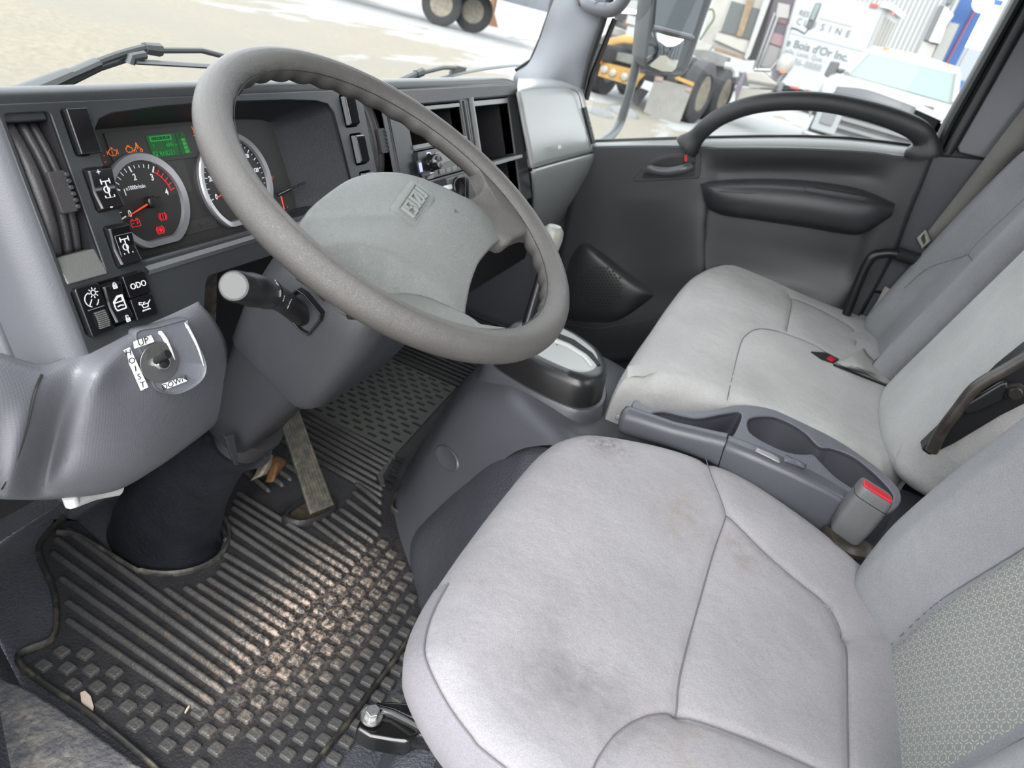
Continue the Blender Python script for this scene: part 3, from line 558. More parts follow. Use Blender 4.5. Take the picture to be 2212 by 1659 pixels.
# radio
m = MB(); m.prism(rrect(.49, -.111, .211, .047, .002), DF0, -.03, .004); rd = mk('radio', m, MAT('radio_front', (.05, .05, .052), .25), dash, bevel=.001)
m = MB(); m.prism(rrect(.398, -.108, .030, .040, .003), DF0, .003, .009); mk('radio_end_block', m, black, rd, bevel=.001)
m = MB(); m.prism(rrect(.505, -.1035, .110, .020, .001), DF0, .003, .0055); mk('disc_flap', m, MAT('radio_flap', (.16, .165, .165), .22), rd, bevel=.0006)
c = DU(935, 351, .012)
m = MB(); m.lathe([(0, .026), (.0105, .0255), (.0125, .023), (.0130, .012), (.0155, .010), (.0165, .004), (0, .004)], DF(*c, 0), 28); kb = mk('volume_knob', m, gloss, rd)
m = MB(); m.lathe([(.0160, .0075), (.0175, .007), (.0175, .004), (.0160, .004)], DF(*c, 0), 28); mk('knob_ring', m, MAT('blue_white_ring', (.5, .5, .6), .4, emit=(.5, .5, 1), es=.3), kb)
c = DU(909, 361, .012); m = MB(); m.prism(rrect(*c, .0145, .021, .002), DF0, .008, .0115); mk('clock_bezel', m, black, rd, bevel=.001); m = MB(); m.prism(rrect(*c, .0085, .0145, .0006), DF0, .011, .0122); mk('clock_screen', m, MAT('blue_screen', (.1, .1, .4), .3, emit=(.25, .27, .75), es=.9), rd, smooth=False)
for i in range(6): m = MB(); m.prism(rrect(.462+.0235*i, -.1275, .020, .0075, .001), DF0, .003, .0065); mk('preset_button', m, MAT('grey_buttons', (.15, .15, .15), .3) if i == 0 else bpy.data.materials['grey_buttons'], rd, bevel=.0006)
m = MB(); m.prism(rrect(.416, -.1315, .018, .0055, .001), DF0, .003, .008); mk('eject_button', m, edge_m, rd, bevel=.0006)
# heater controls
m = MB(); m.prism(rrect(.49, -.178, .214, .072, .004), DF0, 0, .0045); ht = mk('heater_panel', m, MAT('heater_panel_plastic', (.085, .085, .085), .3), dash, bevel=.001)
c = DU(952, 402, .005); m = MB(); m.prism(rrect(*c, .048, .020, .003), DF0, .003, .0052); mk('lever_slot', m, blackm, ht); c = DU(966, 405, .008); m = MB(); m.prism(rrect(*c, .017, .008, .002), DF0, .004, .014); mk('lever_knob', m, paper, ht, bevel=.001)
c = DU(996, 408, .01); m = MB(); m.lathe([(0, .010), (.021, .0095), (.0225, .006), (.0225, .003), (0, .003)], DF(*c, 0), 28); m.box(D(c[0], c[1], .015), (EX*.35+EV*.94)*.019, (EX*.94-EV*.35)*.0062, EN*.008); mk('fan_knob', m, gloss, ht, bevel=.001)
m = MB(); m.ribbon([arc(0, 0, .0035, 0, 360, 12)], .0006, DF(.505, -.150, .0047)); m.ribbon([[(0, 0), (.012, .004)], [(0, -.02), (.01, -.02)]], .0006, DF(.56, -.155, .0047)); mk('print', m, greyp, ht)
# side vents each side of the glove panel
def slotvent(pts, lbl):
    m = MB(); m.loft([[p for p in pts], [p-EN*.02 for p in pts]]); o = mk('side_vent', m, blackm, dash, smooth=False, label=lbl)
    for i in range(7):
        a = pts[0].lerp(pts[3], (i+.5)/7); b = pts[1].lerp(pts[2], (i+.5)/7)
        if 2 <= i <= 4:
            mm = MB(); mm.box((a+b)/2+EN*.001, (b-a)*.22, (pts[3]-pts[0])*.012, EN*.001); mk('fin', mm, vent_m, o, smooth=False)
slotvent([PL(1113, 206, D(0, 0, .003), EN), PL(1120, 204, D(0, 0, .003), EN), PL(1141, 324, D(0, 0, .003), EN), PL(1134, 328, D(0, 0, .003), EN)], 'slim vent left of the glove panel')
# passenger side: glove panel
def gl_row(y, pts): return [P(a, b, 'y', y if not isinstance(y, (list, tuple)) else y[i]) for i, (a, b) in enumerate(pts)]
up = [gl_row(.45, [(1120, 165), (1165, 160), (1215, 160), (1245, 165)]), gl_row(.30, [(1118, 183), (1160, 174), (1212, 173), (1250, 182)]), gl_row(.235, [(1118, 190), (1160, 184), (1215, 183), (1256, 192)]), gl_row(.215, [(1121, 206), (1165, 199), (1220, 197), (1262, 207)]), gl_row(.200, [(1128, 245), (1172, 237), (1228, 233), (1270, 240)]), gl_row(.175, [(1139, 303), (1182, 290), (1237, 280), (1282, 285)]), gl_row(.152, [(1150, 363), (1192, 351), (1248, 336), (1293, 324)])]
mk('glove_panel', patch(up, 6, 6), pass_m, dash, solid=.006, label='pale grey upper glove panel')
lo = [gl_row(.158, [(1150, 364), (1192, 352), (1248, 337), (1294, 325)]), gl_row(.146, [(1151, 371), (1194, 359), (1250, 344), (1299, 331)]), gl_row(.146, [(1153, 395), (1196, 386), (1250, 368), (1302, 345)]), gl_row(.155, [(1154, 430), (1195, 425), (1244, 402), (1300, 362)]), gl_row(.18, [(1152, 480), (1190, 475), (1232, 445), (1290, 385)]), gl_row(.23, [(1150, 530), (1186, 520), (1220, 485), (1275, 415)]), gl_row(.33, [(1150, 600), (1186, 580), (1215, 540), (1262, 450)])]
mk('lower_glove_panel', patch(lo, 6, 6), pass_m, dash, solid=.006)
m = MB(); m.tube([p+V((0, -.002, 0)) for p in cat_rom(lo[0], 6)], .0022, 6); mk('panel_gap', m, ink, dash)
a = [P(1261, 234, 'y', .196), P(1267, 231, 'y', .196), P(1286, 309, 'y', .156), P(1280, 311, 'y', .156)]; slotvent(a, 'slim vent by the passenger door')
m = MB(); m.tube(cat_rom([P(1233, 192, 'y', .21), P(1247, 200, 'y', .207), P(1255, 222, 'y', .20), P(1268, 285, 'y', .172), P(1275, 320, 'y', .150)], 6), .0012, 6); mk('panel_seam', m, ink, dash)
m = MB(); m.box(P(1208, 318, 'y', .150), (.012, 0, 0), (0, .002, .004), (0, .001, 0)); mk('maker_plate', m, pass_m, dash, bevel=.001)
# ---- knee panel under the instruments
kr = [[P(-60, 750, 'y', .178), P(0, 762, 'y', .175), P(88, 786, 'y', .171), P(150, 768, 'y', .170), P(215, 736, 'y', .170), P(300, 698, 'y', .170), P(380, 660, 'y', .172), P(428, 640, 'y', .174)],
      [P(-60, 770, 'y', .165), P(0, 782, 'y', .162), P(88, 806, 'y', .158), P(150, 790, 'y', .158), P(215, 758, 'y', .158), P(300, 720, 'y', .158), P(380, 682, 'y', .160), P(432, 656, 'y', .162)],
      [P(-60, 830, 'y', .155), P(0, 845, 'y', .15), P(72, 850, 'y', .150), P(150, 830, 'y', .156), P(215, 806, 'y', .133), P(300, 765, 'y', .150), P(400, 715, 'y', .150), P(462, 690, 'y', .160)],
      [P(-60, 920, 'y', .16), P(0, 930, 'y', .155), P(55, 925, 'y', .148), P(128, 905, 'y', .172), P(190, 880, 'y', .137), P(300, 845, 'y', .139), P(420, 790, 'y', .150), P(492, 750, 'y', .170)],
      [P(-60, 1000, 'y', .17), P(0, 1010, 'y', .165), P(40, 1005, 'y', .158), P(108, 985, 'y', .192), P(172, 955, 'y', .148), P(300, 925, 'y', .142), P(420, 860, 'y', .158), P(496, 820, 'y', .180)],
      [P(-60, 1058, 'y', .19), P(0, 1060, 'y', .182), P(30, 1060, 'y', .182), P(95, 1056, 'y', .205), P(160, 1030, 'y', .162), P(295, 1000, 'y', .154), P(415, 925, 'y', .172), P(488, 880, 'y', .192)],
      [P(-60, 1078, 'y', .205), P(0, 1077, 'y', .20), P(25, 1078, 'y', .20), P(105, 1077, 'y', .215), P(240, 1060, 'y', .19), P(335, 1012, 'y', .182), P(412, 958, 'y', .195), P(478, 908, 'y', .205)],
      [P(-60, 1078, 'y', .26), P(0, 1077, 'y', .26), P(25, 1078, 'y', .26), P(105, 1077, 'y', .27), P(240, 1058, 'y', .25), P(335, 1008, 'y', .24), P(412, 952, 'y', .25), P(472, 905, 'y', .25)]]
knee_m, t, b = NM('stippled_knee_plastic'); b.inputs['Base Color'].default_value = (.135, .139, .157, 1); b.inputs['Roughness'].default_value = .42
tcx = nd(t, 'ShaderNodeTexCoord'); vo = nd(t, 'ShaderNodeTexVoronoi', Scale=330, Randomness=.12); t.links.new(tcx.outputs['Object'], vo.inputs['Vector']); bump(t, b, vo.outputs['Distance'], .0006, .5)
kp_ = mk('knee_panel', patch(kr, 7, 7), knee_m, dash, solid=.004); KB_ = bvh(kp_)
kh = [hit(KB_, *q)[0] for q in ((290, 745), (435, 765), (335, 850), (405, 830), (360, 720))]
m = MB(); m.tube([p+V((0, -.0012, 0)) for p in cat_rom([P(88, 808, 'y', .157), P(72, 850, 'y', .1495), P(55, 925, 'y', .1495), P(28, 1005, 'y', .1595), P(2, 1055, 'y', .181)], 6)], .0011, 6); mk('panel_seam', m, ink, dash)
# hoist switch pad on the knee panel
KN = (kh[1]-kh[0]).cross(kh[4]-kh[2]).normalized(); KN = -KN if KN.dot(CAMP-kh[0]) < 0 else KN
KN = (KN+(CAMP-kh[0]).normalized()*.55).normalized(); KO = sum(kh, V())/5; KO = KO+KN*(max((q-KO).dot(KN) for q in kh)*1.0+.0016); KA = V((1, -.12, .0)); KA = (KA-KN*KA.dot(KN)).normalized(); KB = KN.cross(KA)
def K(x, y, w=0): return PL(x, y, KO+KN*w, KN)
def KF(x, y, w=0, rot=0):
    a = KA*math.cos(rot)+KB*math.sin(rot); return (K(x, y, w), a, KN.cross(a), KN)
o0 = K(345, 775)
def k2(x, y, w=0): p = K(x, y, w)-o0; return (p.dot(KA), p.dot(KB))
padl = [k2(*p) for p in cat_rom([(292, 716), (340, 705), (395, 690), (402, 700), (425, 745), (441, 790), (430, 822), (395, 845), (365, 850), (335, 838), (322, 815), (308, 775), (296, 745)], 5, True)]
m = MB(); big = [(x*1.035, y*1.035) for x, y in padl]
m.loft([[o0+KA*x+KB*y-KN*.012 for x, y in big], [o0+KA*x+KB*y+KN*.0015 for x, y in big], [o0+KA*x+KB*y+KN*.004 for x, y in padl], [o0+KA*x*.95+KB*y*.95+KN*.002 for x, y in padl], [o0+KA*x*.4+KB*y*.4+KN*.0015 for x, y in padl], [o0+KA*x*.02+KB*y*.02+KN*.0015 for x, y in padl]])
mk('switch_pad', m, MAT('smooth_knee_plastic', (.105, .11, .125), .34, grain=(200, .0003)), dash, fixn=False)
m = MB(); m.tube(cat_rom([K(343, 716, .004), K(352, 725, .004), K(366, 750, .0042), K(378, 780, .004)], 6), [.0006, .0016, .0022, .0022, .0022, .002, .002, .002, .0022, .0022, .002, .0018, .0016, .0016, .0014, .0014, .0012, .001, .0006], 8, sq=(1, .5)); m.tube(cat_rom([K(399, 697, .004), K(410, 715, .0045), K(428, 752, .0045), K(440, 790, .004)], 6), [.0004, .0008, .0012, .0016, .0016, .0014, .0014, .0014, .0014, .0014, .0014, .0012, .0012, .001, .001, .001, .0008, .0006, .0004], 8, sq=(1, .5)); mk('worn_edge', m, MAT('chalky_white_wear', (.5, .5, .52), .6), dash)
# toggle
m = MB(); m.prism(arc(0, 0, .0205, 0, 360, 40)[:-1], KF(340, 781), .0015, .0045); tg = mk('hoist_switch', m, MAT('grey_steel_washer', (.20, .20, .20), .38, metal=.85, grain=(200, .0003)), dash, bevel=.0006, label='hoist toggle switch on steel washer')
m = MB(); m.prism([(.0075*math.cos(R_(60*i+12)), .0075*math.sin(R_(60*i+12))) for i in range(6)], KF(338, 781), .004, .0085); m.lathe([(.0068, .0085), (.0068, .014), (.0050, .014), (.0050, .0085)], KF(338, 780), 20); mk('hex_nut', m, chrome, tg, bevel=.0005)
for i in range(3): m = MB(); m.lathe([(.0066, .0092+.0016*i), (.0073, .0097+.0016*i), (.0066, .0103+.0016*i)], KF(338, 780), 20); mk('thread_turn', m, chrome, tg)
m = MB(); b0 = K(338, 780, .010); tp = K(363, 764, .026); m.tube([b0, b0.lerp(tp, .5), b0.lerp(tp, .72), b0.lerp(tp, .86), tp], [.0040, .0034, .0040, .0048, .0042], 14); m.lathe([(0, .0155), (.0052, .0145), (.0055, .010), (0, .010)], KF(338, 780), 18); mk('toggle_lever', m, black, tg)
def sticker(nm, pts, body, size, rot, lbl, vert=False):
    q = [K(*p, .0045) for p in pts]; m = MB(); m.loft([q, [p+KN*.0004 for p in q]]); s = mk(nm, m, paper, dash, smooth=False, label=lbl)
    cx = sum(p[0] for p in pts)/4; cy = sum(p[1] for p in pts)/4
    if not vert: text('lettering', body, KF(cx, cy, .005, rot), size, ink, s, z=.0003)
    else:
        for i, ch in enumerate(body):
            f = (i+.5)/len(body); x = (pts[0][0]*(1-f)+pts[3][0]*f+pts[1][0]*(1-f)+pts[2][0]*f)/2; y = (pts[0][1]*(1-f)+pts[3][1]*f+pts[1][1]*(1-f)+pts[2][1]*f)/2
            text('lettering', ch, KF(x, y, .005, rot), size, ink, s, z=.0003)
sticker('label_sticker', [(288, 738), (326, 724), (333, 738), (290, 753)], 'UP', .0095, R_(3), 'white paper label reading UP')
sticker('label_sticker', [(266, 757), (280, 750), (320, 836), (304, 844)], 'HOIST', .0085, R_(-5), 'white paper label reading HOIST downwards', True)
sticker('label_sticker', [(349, 830), (395, 814), (404, 823), (360, 840)], 'DOWN', .0085, R_(4), 'white paper label reading DOWN')
# under the dash: dirty bracket, release lever
m = MB(); m.abox(-.10, .02, .27, .33, .42, .66); mk('under_bracket', m, MAT('dirty_metal', (.11, .095, .075), .8, var=(60, .5), grain=(120, .004)), dash)
m = MB(); m.abox(-.31, .30, .33, .36, .30, .70); m.abox(.30, 1.30, .26, .30, .28, .58); mk('inner_shade', m, blackm, dash, smooth=False)  # black boxes added as the shade under the dash
m = MB(); m.tube(cat_rom([P(150, 1074, 'y', .235), P(160, 1086, 'y', .235), P(185, 1078, 'y', .24), P(215, 1068, 'y', .25), P(260, 1060, 'y', .26)], 6), .006, 10, sq=(1.2, .6)); m.tube([P(150, 1070, 'y', .235), P(156, 1088, 'y', .235)], .008, 10); mk('release_lever', m, MAT('white_lever_plastic', (.6, .6, .6), .4), dash, label='white release lever under knee panel')
m = MB(); m.tube(cat_rom([P(95, 1062, 'y', .25), P(130, 1060, 'y', .25), P(150, 1068, 'y', .26), P(200, 1058, 'y', .28)], 5), .010, 8); mk('under_rod', m, MAT('grimy_metal', (.06, .055, .045), .6, var=(80, .4)), dash)
# ================================================================== steering wheel
TW = R_(25.95)
WX = V((1, 0, 0)); WY = V((0, math.cos(TW), math.sin(TW))); WN = V((0, -math.sin(TW), math.cos(TW)))
WF = (WC, WX, WY, WN)
def Wp(u, v, w=0): return WC+WX*u+WY*v+WN*w
def WU(x, y, w=0):
    p = PL(x, y, WC+WN*w, WN)-(WC+WN*w); return (p.dot(WX), p.dot(WY))
wheel = thing('steering_wheel', 'grey two-spoke steering wheel with padded hub in front of the gauges', 'steering wheel', WC)
N = 220; loops = []
for i in range(N):
    a = 2*math.pi*i/N; ad = math.degrees(a) % 360
    c = V((math.cos(a), math.sin(a))); loop = []
    grip = 1 if (20 < ad < 175 or 250 < ad < 330 or 185 < ad < 215) else 0
    wave = .0012*math.sin(a*38)*grip
    for j in range(22):
        b = 2*math.pi*j/22; x = math.cos(b); z = math.sin(b)
        rr = .0180 if x > 0 else .0172
        inner = max(0, -x*.7-z*.55)
        r = rr-.0006+(wave*1.6)*inner**2
        # a soft crease runs round the top inside of the rim
        if abs(b-R_(118)) < .25: r -= .0006
        rad = .2045+r*x*1.0
        loop.append(Wp(c.x*rad, c.y*rad, r*z*1.03))
    loops.append(loop)
loops.append(loops[0])
m = MB(); m.loft(loops, True, False); rim = mk('rim', m, leath, wheel)
m = MB(); m.tube([Wp(math.cos(2*math.pi*i/160)*(.2045-.0165), math.sin(2*math.pi*i/160)*(.2045-.0165), .0065) for i in range(160)], .00035, 5, closed=True); mk('rim_seam', m, ink, rim)
# padded hub
po = [(-.175, -.04), (-.172, -.012), (-.161, .012), (-.142, .022), (-.121, .030), (-.077, .041), (-.041, .048), (0, .0495), (.038, .044), (.070, .029), (.093, .009), (.118, -.013), (.132, -.021), (.146, -.038), (.1515, -.057), (.1495, -.074), (.139, -.085), (.112, -.0865), (.079, -.0905), (.050, -.0955), (.023, -.1015), (-.015, -.1165), (-.040, -.131), (-.052, -.1385), (-.062, -.131), (-.078, -.113), (-.094, -.0975), (-.115, -.085), (-.140, -.079), (-.162, -.066)]
po = [(p.x, p.y) for p in cat_rom([(x, y, 0) for x, y in po], 5, True)]
cx0, cy0 = -.012, -.030
def hubh(x, y):
    d = math.hypot((x-cx0)/.165, (y-cy0)/.085)
    h = .004-.016*min(1.3, d)**2
    # the crest sweeping down to the lower left panel
    k = (y+.019)+(x+.17)*.35+max(0, x+.11)*.75                   # >0 above the ridge line
    h -= .010*(1-sm(-.030, .006, k))*sm(-.01, -.06, x+.35*(y+.1)) if False else 0
    ridge = [(-.19, -.012), (-.15, -.018), (-.125, -.027), (-.100, -.045), (-.078, -.072), (-.062, -.10), (-.050, -.135)]
    best = 9; side = 1
    for a, b in zip(ridge, ridge[1:]):
        ax, ay = a; bx, by = b; t = max(0, min(1, ((x-ax)*(bx-ax)+(y-ay)*(by-ay))/((bx-ax)**2+(by-ay)**2)))
        dx, dy = x-ax-(bx-ax)*t, y-ay-(by-ay)*t; dd = math.hypot(dx, dy)
        if dd < best: best = dd; side = 1 if (bx-ax)*dy-(by-ay)*dx > 0 else -1
    if side < 0: h -= .45*max(0, best-.001)*min(1, best/.004)
    c2 = (y-.001)+.35*(x+.10)
    if x < -.04: h += .0015*math.exp(-(c2/.007)**2)*sm(.02, -.02, x+.04)
    return h
loops = []
K = 26
for k in range(1, K+1):
    f = k/K; loops.append([Wp(cx0+(x-cx0)*f*.985, cy0+(y-cy0)*f*.985, hubh(cx0+(x-cx0)*f*.985, cy0+(y-cy0)*f*.985)) for x, y in po])
for e, dz in ((.993, -.0012), (1.0, -.004), (.995, -.012), (.93, -.022), (.72, -.040)):
    loops.append([Wp(cx0+(x-cx0)*e, cy0+(y-cy0)*e, hubh(x, y)+dz) for x, y in po])
m = MB(); m.loft(loops, True, True); hub = mk('hub_pad', m, hub_m, wheel, ang=60)
# raised emblem badge, sitting at the wheel's turn of 19 degrees
er = R_(18.5); HC = (-.004, -.0105); hz = hubh(*HC)
tl = R_(2); ea = WX*math.cos(er)+WY*math.sin(er); eb = WY*math.cos(er)-WX*math.sin(er); 
EF = (Wp(HC[0], HC[1], hz-.0012), ea, eb, WN)
em = MB(); o1 = rrect(.001, 0, .092, .034, .008, 6); o2 = rrect(.001, 0, .086, .028, .007, 6)
em.loft([[EF[0]+ea*x+eb*y-WN*.004 for x, y in o1], [EF[0]+ea*x+eb*y+WN*.0012 for x, y in o1], [EF[0]+ea*x+eb*y+WN*.0024 for x, y in o2]]); emb = mk('emblem', em, hub_m, hub, ang=50, label='raised badge with lettering ISUZU')
EG = (EF[0]+WN*.0024, ea, eb, WN)
m = MB(); m.ribbon([[(-.030, .0102), (.036, .0102), (.0375, -.0102), (-.0335, -.0102)]], .0009, EG, .0012); mk('frame', m, hub_m, hub)
# block letters I S U Z U
lt = MB(); lw, lh = .0108, .0148
def L(cx, strokes): lt.ribbon([[(cx+x*lw/2, y*lh/2) for x, y in s] for s in strokes], .0024, EG, .0022)
L(-.0282, [[(-.1, -1), (.1, 1)]]); L(-.0165, [[(.9, .9), (-.7, .9), (-.8, .1), (.75, -.1), (.65, -.95), (-1, -.95)]]); L(-.0025, [[(-.85, 1), (-1, -.85), (.75, -.95), (.9, 1)]]); L(.0115, [[(-.8, .95), (.9, .95), (-.85, -.95), (.85, -.95)]]); L(.0255, [[(-.85, 1), (-1, -.85), (.75, -.95), (.9, 1)]])
mk('lettering', lt, MAT('badge_letter_grey', (.165, .178, .172), .3), hub, smooth=False)  # letters lighter than the pad, carrying the highlights on the relief
m = MB(); h1 = (.058, -.036); m.ribbon([[(.0-.004, .004), (-.002, -.003)], [(-.003, 0), (.003, .001)], [(.003, .004), (.0045, -.003)]], .0006, (Wp(h1[0], h1[1], hubh(*h1)), WX, WY, WN), .0003); mk('scratch_mark', m, ink, hub)
# spokes
def spoke(out, nm, lift=-.016, th=.020, rr=.004, rise=.012, mat_=None):
    o = [(p.x, p.y) for p in cat_rom([(x, y, 0) for x, y in out], 4, True)]
    m = MB(); cx = sum(p[0] for p in o)/len(o); cy = sum(p[1] for p in o)/len(o)
    def hh(x, y): return lift+rise*sm(.135, .198, math.hypot(x, y))
    def sc_(e): return [(cx+(x-cx)*e, cy+(y-cy)*e) for x, y in o]
    loops = []
    for e, dz in ((.02, 0), (.5, 0), (.8, -.0003), (.93, -.0015), (.985, -.005), (1, -.010), (.97, -th)):
        loops.append([Wp(x, y, hh(x, y)+dz) for x, y in sc_(e)])
    m.loft(loops); return mk(nm, m, mat_ or hub_m, wheel, ang=70)
spoke([(.106, -.014), (.138, -.017), (.160, -.019), (.178, -.013), (.188, .006), (.196, .012), (.205, -.01), (.206, -.05), (.196, -.088), (.181, -.112), (.171, -.107), (.160, -.100), (.143, -.096), (.120, -.092), (.118, -.055)], 'spoke', -.013, .022, rise=.020, mat_=leath)
spoke([(-.178, -.095), (-.150, -.076), (-.118, -.080), (-.094, -.090), (-.076, -.105), (-.056, -.133), (-.052, -.146), (-.054, -.160), (-.044, -.173), (-.022, -.184), (-.030, -.196), (-.073, -.184), (-.115, -.162), (-.150, -.128)], 'spoke', -.017, .012)
gp2 = [(p.x, p.y) for p in cat_rom([(x, y, 0) for x, y in [(-.160, -.069), (-.138, -.080), (-.114, -.0865), (-.092, -.0995), (-.076, -.1155), (-.060, -.1335), (-.052, -.1405)]], 5)]
m = MB(); m.tube([Wp(x-.0032, y-.0032, hubh(x, y)-.0065) for x, y in gp2], .0042, 8); mk('groove_strip', m, black, wheel)
m = MB(); m.lathe([(0, -.035), (.075, -.038), (.085, -.055), (.07, -.075), (0, -.08)], (Wp(-.02, -.03), WX, WY, WN), 40); mk('hub_base', m, black, wheel)
# ================================================================== steering column
colo = thing('steering_column', 'grey steering column cover with stalk and black floor boot', 'steering column', V((0, .33, 0)))
CA = -WN
def sec(t, x0, x1, d0, d1, r, n=5):      # section across the column: d along WY (positive forward)
    O = WC+CA*t
    return [O+WX*x+WY*y for x, y in rrect((x0+x1)/2, (d0+d1)/2, x1-x0, d1-d0, r, n)]
m = MB(); m.loft([sec(.062, -.055, .066, -.062, .05, .03), sec(.075, -.070, .082, -.078, .06, .03), sec(.14, -.082, .094, -.088, .066, .028), sec(.20, -.084, .096, -.086, .066, .026), sec(.245, -.082, .094, -.082, .06, .024), sec(.262, -.078, .09, -.072, .058, .02)]); mk('upper_cover', m, col_m, colo, ang=50)
m = MB(); m.loft([sec(.255, -.078, .080, -.066, .058, .02), sec(.265, -.074, .076, -.060, .056, .02), sec(.33, -.070, .072, -.045, .05, .022), sec(.39, -.060, .064, -.034, .045, .022), sec(.435, -.054, .056, -.030, .042, .022), sec(.442, -.048, .050, -.026, .038, .02)]); mk('lower_cover', m, col_m, colo, ang=50)
m = MB(); m.tube([P(640, 602, 'x', -.0845), P(680, 628, 'x', -.0845), P(700, 650, 'x', -.084)], .0012, 6); mk('cover_seam', m, ink, colo)
m = MB(); q = [P(486, 945, 'y', .150), P(506, 940, 'y', .150), P(514, 985, 'y', .150), P(517, 1005, 'y', .150), P(508, 1006, 'y', .150), P(500, 985, 'y', .150)]; m.loft([[p for p in q], [p+V((.004, .008, 0)) for p in q]]); mk('cover_tab', m, col_m, colo, bevel=.001)
# stalk opening and turn signal stalk
bz = [P(620, 640, 'x', -.088), P(640, 625, 'x', -.088), P(656, 636, 'x', -.088), P(692, 678, 'x', -.088), P(690, 695, 'x', -.088), P(664, 727, 'x', -.088), P(648, 718, 'x', -.088), P(622, 690, 'x', -.088)]
m = MB(); m.loft([[p+V((.02, 0, 0)) for p in bz], bz, [p*.9+(sum(bz, V())/8)*.1 for p in bz], [(p*.86+(sum(bz, V())/8)*.14)+V((.010, 0, 0)) for p in bz]]); mk('stalk_bezel', m, black, colo, bevel=.001)
s0, s1, s2, s3 = P(652, 683, 'x', -.080), P(612, 650, 'y', .062), P(580, 634, 'y', .040), P(505, 618, 'y', -.004)
ax = (s3-s2).normalized()
m = MB(); m.tube([s0, s0.lerp(s1, .4), s1, s2, s2+ax*.006], [.0115, .0120, .0125, .0132, .0135], 24); st = mk('stalk', m, black, colo, label='black turn signal and lamp stalk')
fa = ax.cross(V((0, 0, 1))).normalized(); fb = ax.cross(fa)
SFr = (s2, fa, fb, ax); Ls = (s3-s2).length
m = MB(); m.lathe([(0, .003), (.0145, .0035), (.0151, .005), (.0151, .0095), (.0145, .011), (0, .011)], SFr, 36); mk('ring', m, black, st)
m = MB(); m.lathe([(0, .0118), (.0145, .0118), (.0149, .013), (.0147, Ls*.56), (.0140, Ls*.58), (.0126, Ls-.004), (.0112, Ls), (0, Ls)], SFr, 36); mk('end_knob', m, black, st)
m = MB(); m.lathe([(0, Ls+.0006), (.0100, Ls+.0006), (.0106, Ls), (0, Ls)], SFr, 32); mk('end_cap', m, MAT('worn_grey_cap', (.055, .056, .057), .5), st)
def cyl_icon(nm, lines, ang, z, r, s=1):
    m = MB(); n = (fa*math.cos(ang)+fb*math.sin(ang)); tdir = ax.cross(n)
    m.ribbon([[(x*s, y*s) for x, y in l] for l in lines], .0006, (s2+ax*z+n*r, ax*-1, tdir, n)); mk(nm, m, whitep, st)
vdir = (CAMP-s2); vang = math.atan2(vdir.dot(fb), vdir.dot(fa))
LAMP = [arc(.001, 0, .0028, -90, 90, 8), [(.001, -.0028), (.001, .0028)]]+[[(-.0005, -.0024+.0012*i), (-.0034, -.0028+.0012*i)] for i in range(5)]
cyl_icon('lamp_icon', LAMP, vang+.15, .022, .0150); cyl_icon('lamp_icon', [arc(0, 0, .0016, 0, 360, 8), [(.003, 0), (.004, 0)], [(-.003, 0), (-.004, 0)], [(0, .003), (0, .004)]], vang+.75, .022, .0150); cyl_icon('lamp_icon', [arc(.001, 0, .0028, -90, 90, 8), [(.001, -.0028), (.001, .0028)]], vang+.75, .010, .0140, .9); cyl_icon('dot_mark', [[(-.0005, 0), (.0005, 0)]], vang+.25, .010, .0140, 1.5)
n_ = (fa*math.cos(vang-.1)+fb*math.sin(vang-.1)); text('lettering', 'RES', (s2+ax*.010+n_*.0208, -(ax.cross(n_)), -ax if False else ax*-1, n_) if False else (s2-ax*.004+n_*.0136, ax.cross(n_)*-1, ax, n_), .0042, whitep, st)
n_ = (fa*math.cos(vang-.25)+fb*math.sin(vang-.25)); text('lettering', '-PASS', (s1.lerp(s2, .45)+n_*.0130, (ax.cross(n_)*-.9+ax*-.3).normalized(), (ax*.95+ax.cross(n_)*-.3).normalized(), n_), .0046, whitep, st)
# bellows and floor boot
m = MB(); prof = []
for i in range(13): prof.append((.052-.0022*i*.4+(.003 if i % 2 else 0), i*.0042))
O = WC+CA*.438+V((.012, 0, 0)); m.lathe([(r*.86, z) for r, z in prof], (O, WX, WY, CA), 36); mk('bellows', m, blackm, colo, ang=30)
def cir(O, a, b, ra, rb, n=40): return [O+a*(ra*math.cos(2*math.pi*i/n))+b*(rb*math.sin(2*math.pi*i/n)) for i in range(n)]
YX = V((0, 1, 0)); top = WC+CA*.485+V((.0, .0, 0))
lp = [cir(top+V((.012, 0, 0)), WX, WY, .044, .05), cir(V((.022, .270, .27)), WX, (YX*.95+V((0, 0, .3))), .050, .056), cir(V((.040, .345, .15)), WX, (YX*.97+V((0, 0, .2))), .064, .076), cir(V((.054, .392, .05)), WX, (YX+V((0, 0, .1))), .077, .094), cir(V((.056, .402, .010)), WX, YX, .082, .100), cir(V((.056, .403, -.004)), WX, YX, .086, .104)]
mb2 = MB(); L5 = [cat_rom([l[j] for l in lp], 5) for j in range(40)]; mb2.loft([[L5[j][i] for j in range(40)] for i in range(len(L5[0]))]); mk('floor_boot', mb2, boot_m, colo, ang=80, label='smooth black rubber boot at the floor')
